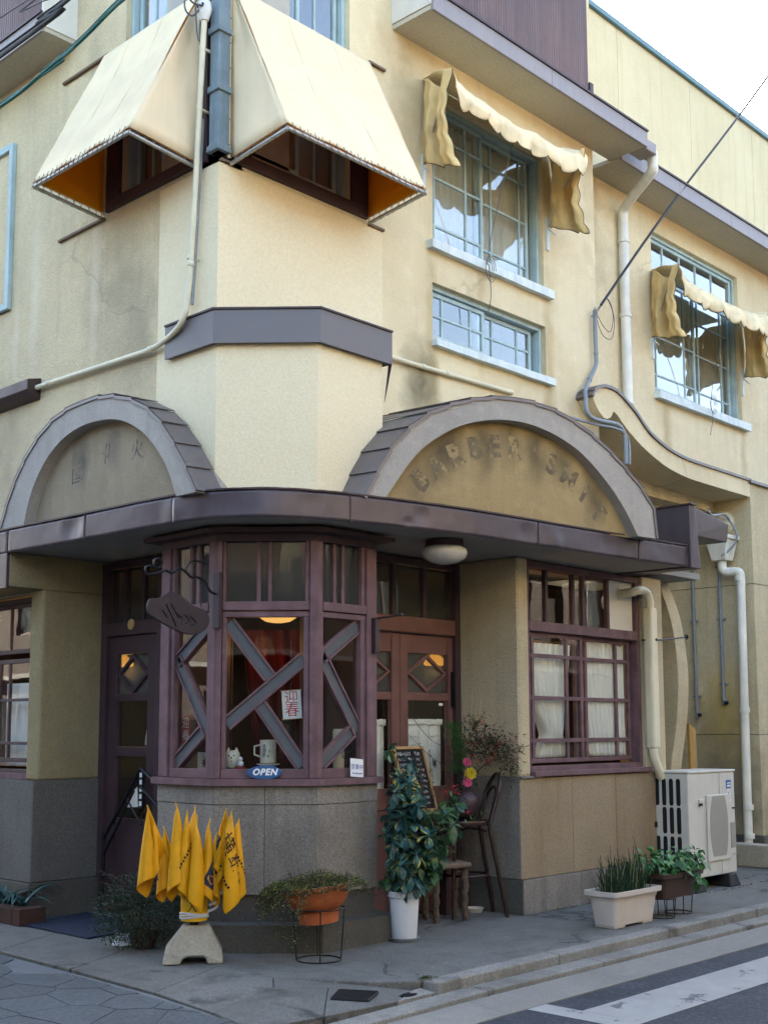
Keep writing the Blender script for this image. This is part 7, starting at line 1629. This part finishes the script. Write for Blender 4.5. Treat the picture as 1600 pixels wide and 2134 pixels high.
for i, ch_ in enumerate('横断旗入'):
    def fn(a, b, i=i): return pcn((a - .016) / .088, .0892, .555 - i * .068 + b)
    text_on(m, ch_, .070, fn, .0022)
m.build('lettering', 'print_black', t, recalc=False)
for z_ in (.288, .30, .312):
    m = MB(); m.tube([pcn(a, .092, z_ + .006 * math.sin(a * 2 + z_ * 90)) for a in [i * math.pi / 14 for i in range(29)]], .006, 6); m.build('white_cord', 'white_plastic', t, smooth=60)
m = MB(); m.tube(catmull([pcn(1.4, .09, .32), pcn(1.5, .14, .34), pcn(1.45, .15, .375), pcn(1.3, .10, .36)], 5), .009, 6); m.build('cord_end', 'white_plastic', t, smooth=60)
m = MB(); m.lathe((cx_, cy_, .23), [(.03, 0), (.03, .04)], 14); m.build('spigot', 'black_iron', t)
import numpy as np
# (tip u, tip height, depth, cloth azimuth in degrees about the stick, size, print)
FLAGS = [(-.315, 1.015, -.10, 200, 1.05, ''), (-.13, 1.035, -.10, 212, 1.12, ''), (-.055, .985, -.13, 235, .98, 's'), (.01, .955, -.17, 262, 1.08, ''), (-.005, 1.005, .02, 335, 1.12, '3'), (.095, .925, -.12, 285, .95, 'p'), (.20, .985, -.07, 250, 1.0, 'p'), (.235, .97, -.16, 335, 1.15, 'K'), (.29, .915, -.03, 350, .95, 's'), (-.21, .87, -.02, 195, .85, 's'), (.14, .83, -.05, 300, .82, 's'), (-.07, .90, -.06, 220, .85, '')]
FL_LAB = ['plain yellow crossing flag folded to a point, leftmost of the bunch', 'broad plain yellow flag second from the left of the bunch', 'yellow flag with a pale printed strip left of the middle of the bunch', 'long narrow yellow flag hanging over the front of the container', 'yellow flag behind the middle one with a black mark near its top', 'yellow flag with a dark printed picture right of the middle', 'narrow yellow flag with a dark picture left of the large lettered flag', 'large yellow flag lettered with black characters on the right of the bunch', 'narrow yellow flag at the far right edge of the bunch', 'short yellow flag tucked low under the left of the bunch', 'short yellow flag tucked low under the lettered flag', 'short yellow flag showing low beside the container front']
NA, NB = 18, 14
def drape():
    """let the cloths fall: plain particle cloth, one edge fixed along each stick"""
    rs = np.random.RandomState(5); K = len(FLAGS); X = np.zeros((K, NA, NB, 3)); RA = np.zeros(K); RB = np.zeros(K)
    for f, (u, z, dp, az, sc, mk) in enumerate(FLAGS):
        tip = np.array(pc(u, dp, z)); foot = np.array(pc(u * .15, dp * .2, .40)); dn = (foot - tip) / np.linalg.norm(foot - tip)
        W, H = .37 * sc, .33 * sc; RA[f] = W / (NA - 1); RB[f] = H / (NB - 1); q = math.radians(az)
        ou = np.array(fa * math.cos(q) + fb * math.sin(q)); ou = ou * .9 + np.array((0, 0, -.35)); ou /= np.linalg.norm(ou)
        for i in range(NA):
            for j in range(NB): X[f, i, j] = tip + dn * RB[f] * j + ou * RA[f] * i * .86
        X[f, 1:] += rs.normal(0, .012, (NA - 1, NB, 3)); w = rs.uniform(0, 6.28)
        side = np.cross(ou, dn)
        for i in range(1, NA): X[f, i] += side * (.035 * math.sin(w + i * .75))
    P = X.copy(); pin = X[:, 0].copy(); ra = RA[:, None, None]; rb = RB[:, None, None]; rd = np.sqrt(RA ** 2 + RB ** 2)[:, None, None]
    def solve(A, B, rest, k):
        d = B - A; L = np.sqrt((d * d).sum(-1)) + 1e-9; c = (d * ((L - rest) / L)[..., None]) * .5 * k; A += c; B -= c
    cx, cy = cx_, cy_
    for it in range(420):
        V = (X - P) * .965; P = X.copy(); X = X + V; X[..., 2] -= 9.8 * .012 ** 2
        for _ in range(7):
            for s0 in (0, 1):
                solve(X[:, s0:NA - 1:2], X[:, s0 + 1:NA:2], ra, 1.0); solve(X[:, :, s0:NB - 1:2], X[:, :, s0 + 1:NB:2], rb, 1.0)
            for s0 in (0, 1):
                solve(X[:, s0:NA - 1:2, :-1], X[:, s0 + 1:NA:2, 1:], rd, .35); solve(X[:, s0:NA - 1:2, 1:], X[:, s0 + 1:NA:2, :-1], rd, .35)
            # faint bending stiffness
            for st, kk in ((2, .30), (4, .16)):
                d = X[:, st:] - X[:, :-st]; L = np.sqrt((d * d).sum(-1)) + 1e-9; sh = np.minimum(L - ra * (st * .80), 0); c = d * (sh / L)[..., None] * kk; X[:, st:] -= c; X[:, :-st] += c
                d = X[:, :, st:] - X[:, :, :-st]; L = np.sqrt((d * d).sum(-1)) + 1e-9; sh = np.minimum(L - rb * (st * .85), 0); c = d * (sh / L)[..., None] * kk; X[:, :, st:] -= c; X[:, :, :-st] += c
            dx = X[..., 0] - cx; dy = X[..., 1] - cy; r_ = np.sqrt(dx * dx + dy * dy) + 1e-9; hit = (r_ < .095) & (X[..., 2] < .67)
            k = np.where(hit, .095 / r_, 1.0); X[..., 0] = cx + dx * k; X[..., 1] = cy + dy * k
            X[:, 0] = pin
    return X
XS = drape()
for fi, (u, z, depth, az, sc0, mark) in enumerate(FLAGS):
    t = thing('crossing_flag', FL_LAB[fi], 'flag', tuple(pc(u, depth, z)), 'crossing flags in the yellow container')
    m = MB(); m.tube([pc(u, depth, z + .004), pc(u * .15, depth * .2, .40)], .0036, 6); m.build('stick', 'can_yellow', t)
    G = XS[fi]
    def at(a, b, G=G):
        a = min(max(a, 0), .9999) * (NA - 1); b = min(max(b, 0), .9999) * (NB - 1); i, j = int(a), int(b); fa_, fb_ = a - i, b - j
        q = (G[i, j] * (1 - fa_) + G[i + 1, j] * fa_) * (1 - fb_) + (G[i, j + 1] * (1 - fa_) + G[i + 1, j + 1] * fa_) * fb_
        n_ = np.cross(G[i + 1, j] - G[i, j], G[i, j + 1] - G[i, j]); n_ /= (np.linalg.norm(n_) + 1e-9); return q, n_
    m = MB(); m.add([tuple(G[i, j]) for i in range(NA) for j in range(NB)], [(i * NB + j, (i + 1) * NB + j, (i + 1) * NB + j + 1, i * NB + j + 1) for i in range(NA - 1) for j in range(NB - 1)])
    cl = m.build('cloth', 'flag_yellow', t, smooth=80, weld=False, recalc=False)
    md = cl.modifiers.new('subdivision', 'SUBSURF'); md.levels = 1; md.render_levels = 2; md = cl.modifiers.new('solidify', 'SOLIDIFY'); md.thickness = .0012; md.offset = 0
    def ink(polys, mat, name, off=.0032):
        m = MB()
        for sg in (1, -1):
            for poly in polys:
                vv = []
                for a, b in poly: q, n_ = at(a, b); vv.append(tuple(q + n_ * off * sg))
                m.add(vv, [tuple(range(len(poly)))])
        return m.build(name, mat, cl, recalc=False, weld=False)
    def letters(body, size, a0, b0, name):
        v, f = textmesh(body, size, 0.0); m = MB()
        for sg in (1, -1): m.add([tuple(at(a0 + x, b0 - y * 1.28)[0] + at(a0 + x, b0 - y * 1.28)[1] * .0034 * sg) for x, y in v], f)
        return m.build(name, 'print_black', cl, recalc=False, weld=False)
    sq = lambda a, b, w, h: [(a, b), (a + w / 2, b), (a + w, b), (a + w, b + h / 2), (a + w, b + h), (a + w / 2, b + h), (a, b + h), (a, b + h / 2)]
    if mark == 'K':
        for i, ch_ in enumerate('横断中'): letters(ch_, .25, .22 + i * .27, .36, 'lettering')
        ink([sq(.20 + .055 * i, .66 + .006 * (i % 3), .034, .04) for i in range(10)], 'print_black', 'small_print')
    if mark == 'p':
        ink([sq(.12 + .12 * i, .42 + .10 * k, .12, .10) for i in range(6) for k in range(3)], 'print_navy', 'printed_picture', .0028)
        for c_ in (.26, .50, .70): ink([[(c_ + .07 * math.cos(q) * (1 + .3 * math.sin(3 * q)), .57 + .10 * math.sin(q)) for q in [i * math.pi / 7 for i in range(14)]]], 'flag_yellow', 'picture_shape', .0040)
        ink([sq(.14 + .07 * i, .80 + .02 * (i % 2), .042, .06) for i in range(9)], 'print_black', 'small_print')
    if mark == 's': ink([sq(.25 + .06 * i, .40 + .012 * (i % 2), .036, .045) for i in range(9)], 'print_black', 'small_print')
    if mark == '3': letters('3', .22, .35, .3, 'lettering')
# dark shrub behind the flags, bag, mat, left planter -----------------------------------------
sx_, sy_ = -3.04, 1.03
t = thing('shrub', 'round dark small leaved shrub in front of the left porch', 'shrub', (sx_, sy_, 0)); r = random.Random(44)
ms, mt_ = MB(), MB()
for i in range(4600):
    d = Vector((r.gauss(0, 1), r.gauss(0, 1), r.gauss(0, 1))).normalized(); k = r.random() ** .4 * (1 + .16 * noise.noise(d * 2.5 + Vector((3, 1, 0)))); p = Vector((sx_ + .05, sy_, .265)) + Vector((d.x * .35 * k, d.y * .35 * k, d.z * .25 * k)) - rv * (.09 * max(0, -d.z))
    add_leaf(ms, p, Vector((r.gauss(0, 1), r.gauss(0, 1), r.gauss(.3, .7))) + d, r.uniform(.016, .028), r.uniform(.010, .017))
for s_ in range(26):
    a = r.uniform(0, 6.28); p = Vector((sx_ + .05, sy_, .30)); e = p + Vector((math.cos(a) * .32, math.sin(a) * .32, r.uniform(-.16, .25))); mt_.tube([p, p.lerp(e, .5) + Vector((0, 0, .03)), e], .003, 4, cap=False)
    for _ in range(12): add_leaf(ms, p.lerp(e, r.uniform(.75, 1.12)) + Vector((r.gauss(0, .015), r.gauss(0, .015), r.gauss(0, .015))), Vector((r.gauss(0, 1), r.gauss(0, 1), .3)), .024, .014)
for s_ in range(16):
    p = Vector((sx_ + .12 + r.gauss(0, .07), sy_ - .02, .40)); e = p + Vector((r.gauss(0, .07), r.gauss(0, .07), r.uniform(.10, .24))); mt_.tube([p, e], .002, 4, cap=False)
    for _ in range(6): add_leaf(ms, p.lerp(e, r.uniform(.3, 1)), Vector((r.gauss(0, 1), r.gauss(0, 1), .3)), .03, .013)
stuff(ms.build('foliage', 'leaf_shrub', t, weld=False, recalc=False)); mt_.tube([(sx_, sy_, .0), (sx_ + .03, sy_, .3)], .014, 6); stuff(mt_.build('branches', 'twig', t, weld=False, recalc=False))
m = MB(); m.lathe((sx_ + .06, sy_ + .02, 0), [(0, 0), (.08, 0), (.10, .12), (.105, .13), (.09, .12), (0, .11)], 20); tag(m.build('plant_pot', 'brown_plastic', None, smooth=40), 'small dark pot hidden under the round shrub', 'plant pot')
t = thing('plastic_bag', 'small crumpled white plastic bag with two handles on the slabs by the shrub', 'bag', (-3.05, 1.2, 0))
m = MB(); gx, gy = -3.02, 1.20
def bagf(a, b):
    th = a * 6.283; rr = (.075 - .035 * b) * (1 + .25 * noise.noise((math.cos(th) * 2, math.sin(th) * 2, b * 3))); w = Vector((gx, gy, 0)) + rv * (rr * 1.25 * math.cos(th)) + fb * (rr * .7 * math.sin(th))
    return w + Vector((0, 0, .005 + .085 * b * (.75 + .35 * abs(math.cos(th)))))
m.grid(bagf, 28, 8); m.build('bag', 'white_plastic', t, smooth=50, solid=.002)
for s_ in (-1, 1):
    m = MB(); m.tube([Vector((gx, gy, .07)) + rv * .045 * s_, Vector((gx, gy, .12)) + rv * .06 * s_, Vector((gx, gy, .10)) + rv * .075 * s_, Vector((gx, gy, .05)) + rv * .06 * s_], .006, 6); m.build('handle', 'white_plastic', t, smooth=50)
m = MB(); m.hexa([(-3.06, 1.62, .001), (-2.40, 1.66, .001), (-2.36, 2.70, .001), (-3.05, 2.62, .001), (-3.06, 1.62, .014), (-2.40, 1.66, .014), (-2.36, 2.70, .014), (-3.05, 2.62, .014)]); tag(m.build('door_mat', 'mat_blue', None, bevel=.004), 'dark blue door mat in front of the left door', 'mat')
t = thing('planter_box', 'dark brown brick edged planter box at the left edge', 'planter', (-2.98, 3.2, 0))
for i in range(4):
    m = MB(); m.box(-3.10, -2.99, 2.62 + i * .30, 2.62 + (i + 1) * .30 - .008, 0, .13); m.build('brick', 'dark_brick', t, bevel=.006)
m = MB(); m.box(-3.10, -2.87, 2.50, 2.612, 0, .13); m.build('brick', 'dark_brick', t, bevel=.006)
m = MB(); m.box(-2.985, -2.87, 2.62, 3.8, 0, .11); m.build('soil', 'soil', t)
t = thing('strap_leaf_plant', 'dark strap leaved plant arching out of the brown planter box', 'plant', (-2.95, 3.0, .1)); r = random.Random(6)
for i in range(34):
    a = r.uniform(0, 6.28); L_ = r.uniform(.25, .42); b = Vector((-2.95 + r.gauss(0, .03), 2.95 + r.gauss(0, .14), .10)); d = Vector((math.cos(a), math.sin(a), 0)); m = MB(); w = r.uniform(.014, .024); cv = []
    up = r.uniform(.6, 1.2)
    pts_ = [b + d * L_ * s_ + Vector((0, 0, L_ * up * (s_ - .85 * s_ * s_) * 1.3)) for s_ in [k / 7 for k in range(8)]]
    sd = Vector((-d.y, d.x, 0)); vs2 = []
    for k, p in enumerate(pts_):
        ww = w * (1 - (k / 7) ** 2.2) + .001; vs2 += [p - sd * ww + Vector((0, 0, ww * .4)), p, p + sd * ww + Vector((0, 0, ww * .4))]
    m.add(vs2, [(k * 3 + q, k * 3 + 3 + q, k * 3 + 4 + q, k * 3 + 1 + q) for k in range(7) for q in (0, 1)]); m.build('leaf', 'leaf_agave', t, smooth=60, recalc=False)
# small weeds and litter ----------------------------------------------------------------------
m = MB(); r = random.Random(3)
for i in range(90):
    x_ = r.choice((r.uniform(.3, 1.9), r.uniform(2.2, 4.4), r.uniform(-2.5, -2.4))); y_ = {True: -.04}.get(x_ < 2, -.46) + r.gauss(0, .015)
    if x_ < -2: y_ = -1.12 + r.gauss(0, .03)
    for _ in range(3): add_leaf(m, (x_ + r.gauss(0, .01), y_, .003), Vector((r.gauss(0, 1), r.gauss(0, 1), .6)), .022, .008)
o = stuff(m.build('weeds', 'leaf_creeper', None, weld=False, recalc=False)); o['label'] = 'tiny weeds along the foot of the wall and kerb joint'; o['category'] = 'weeds'
m = MB()
for i in range(70):
    x_, y_ = r.uniform(2.3, 4.4), r.uniform(-.75, -.35)
    if i > 45: x_, y_ = r.uniform(-3.6, 3), r.uniform(-1.1, .3)
    a = r.uniform(0, 6.28); s_ = r.uniform(.006, .016); m.add([(x_ + s_ * math.cos(a + k * 1.57) * (1.6 if k % 2 else .7), y_ + s_ * math.sin(a + k * 1.57), .004 + .002 * (k % 2)) for k in range(4)], [(0, 1, 2, 3)])
o = stuff(m.build('dry_leaf_litter', 'cane', None, weld=False, recalc=False)); o['label'] = 'scraps of dry leaf scattered on the pavement by the unit'; o['category'] = 'litter'
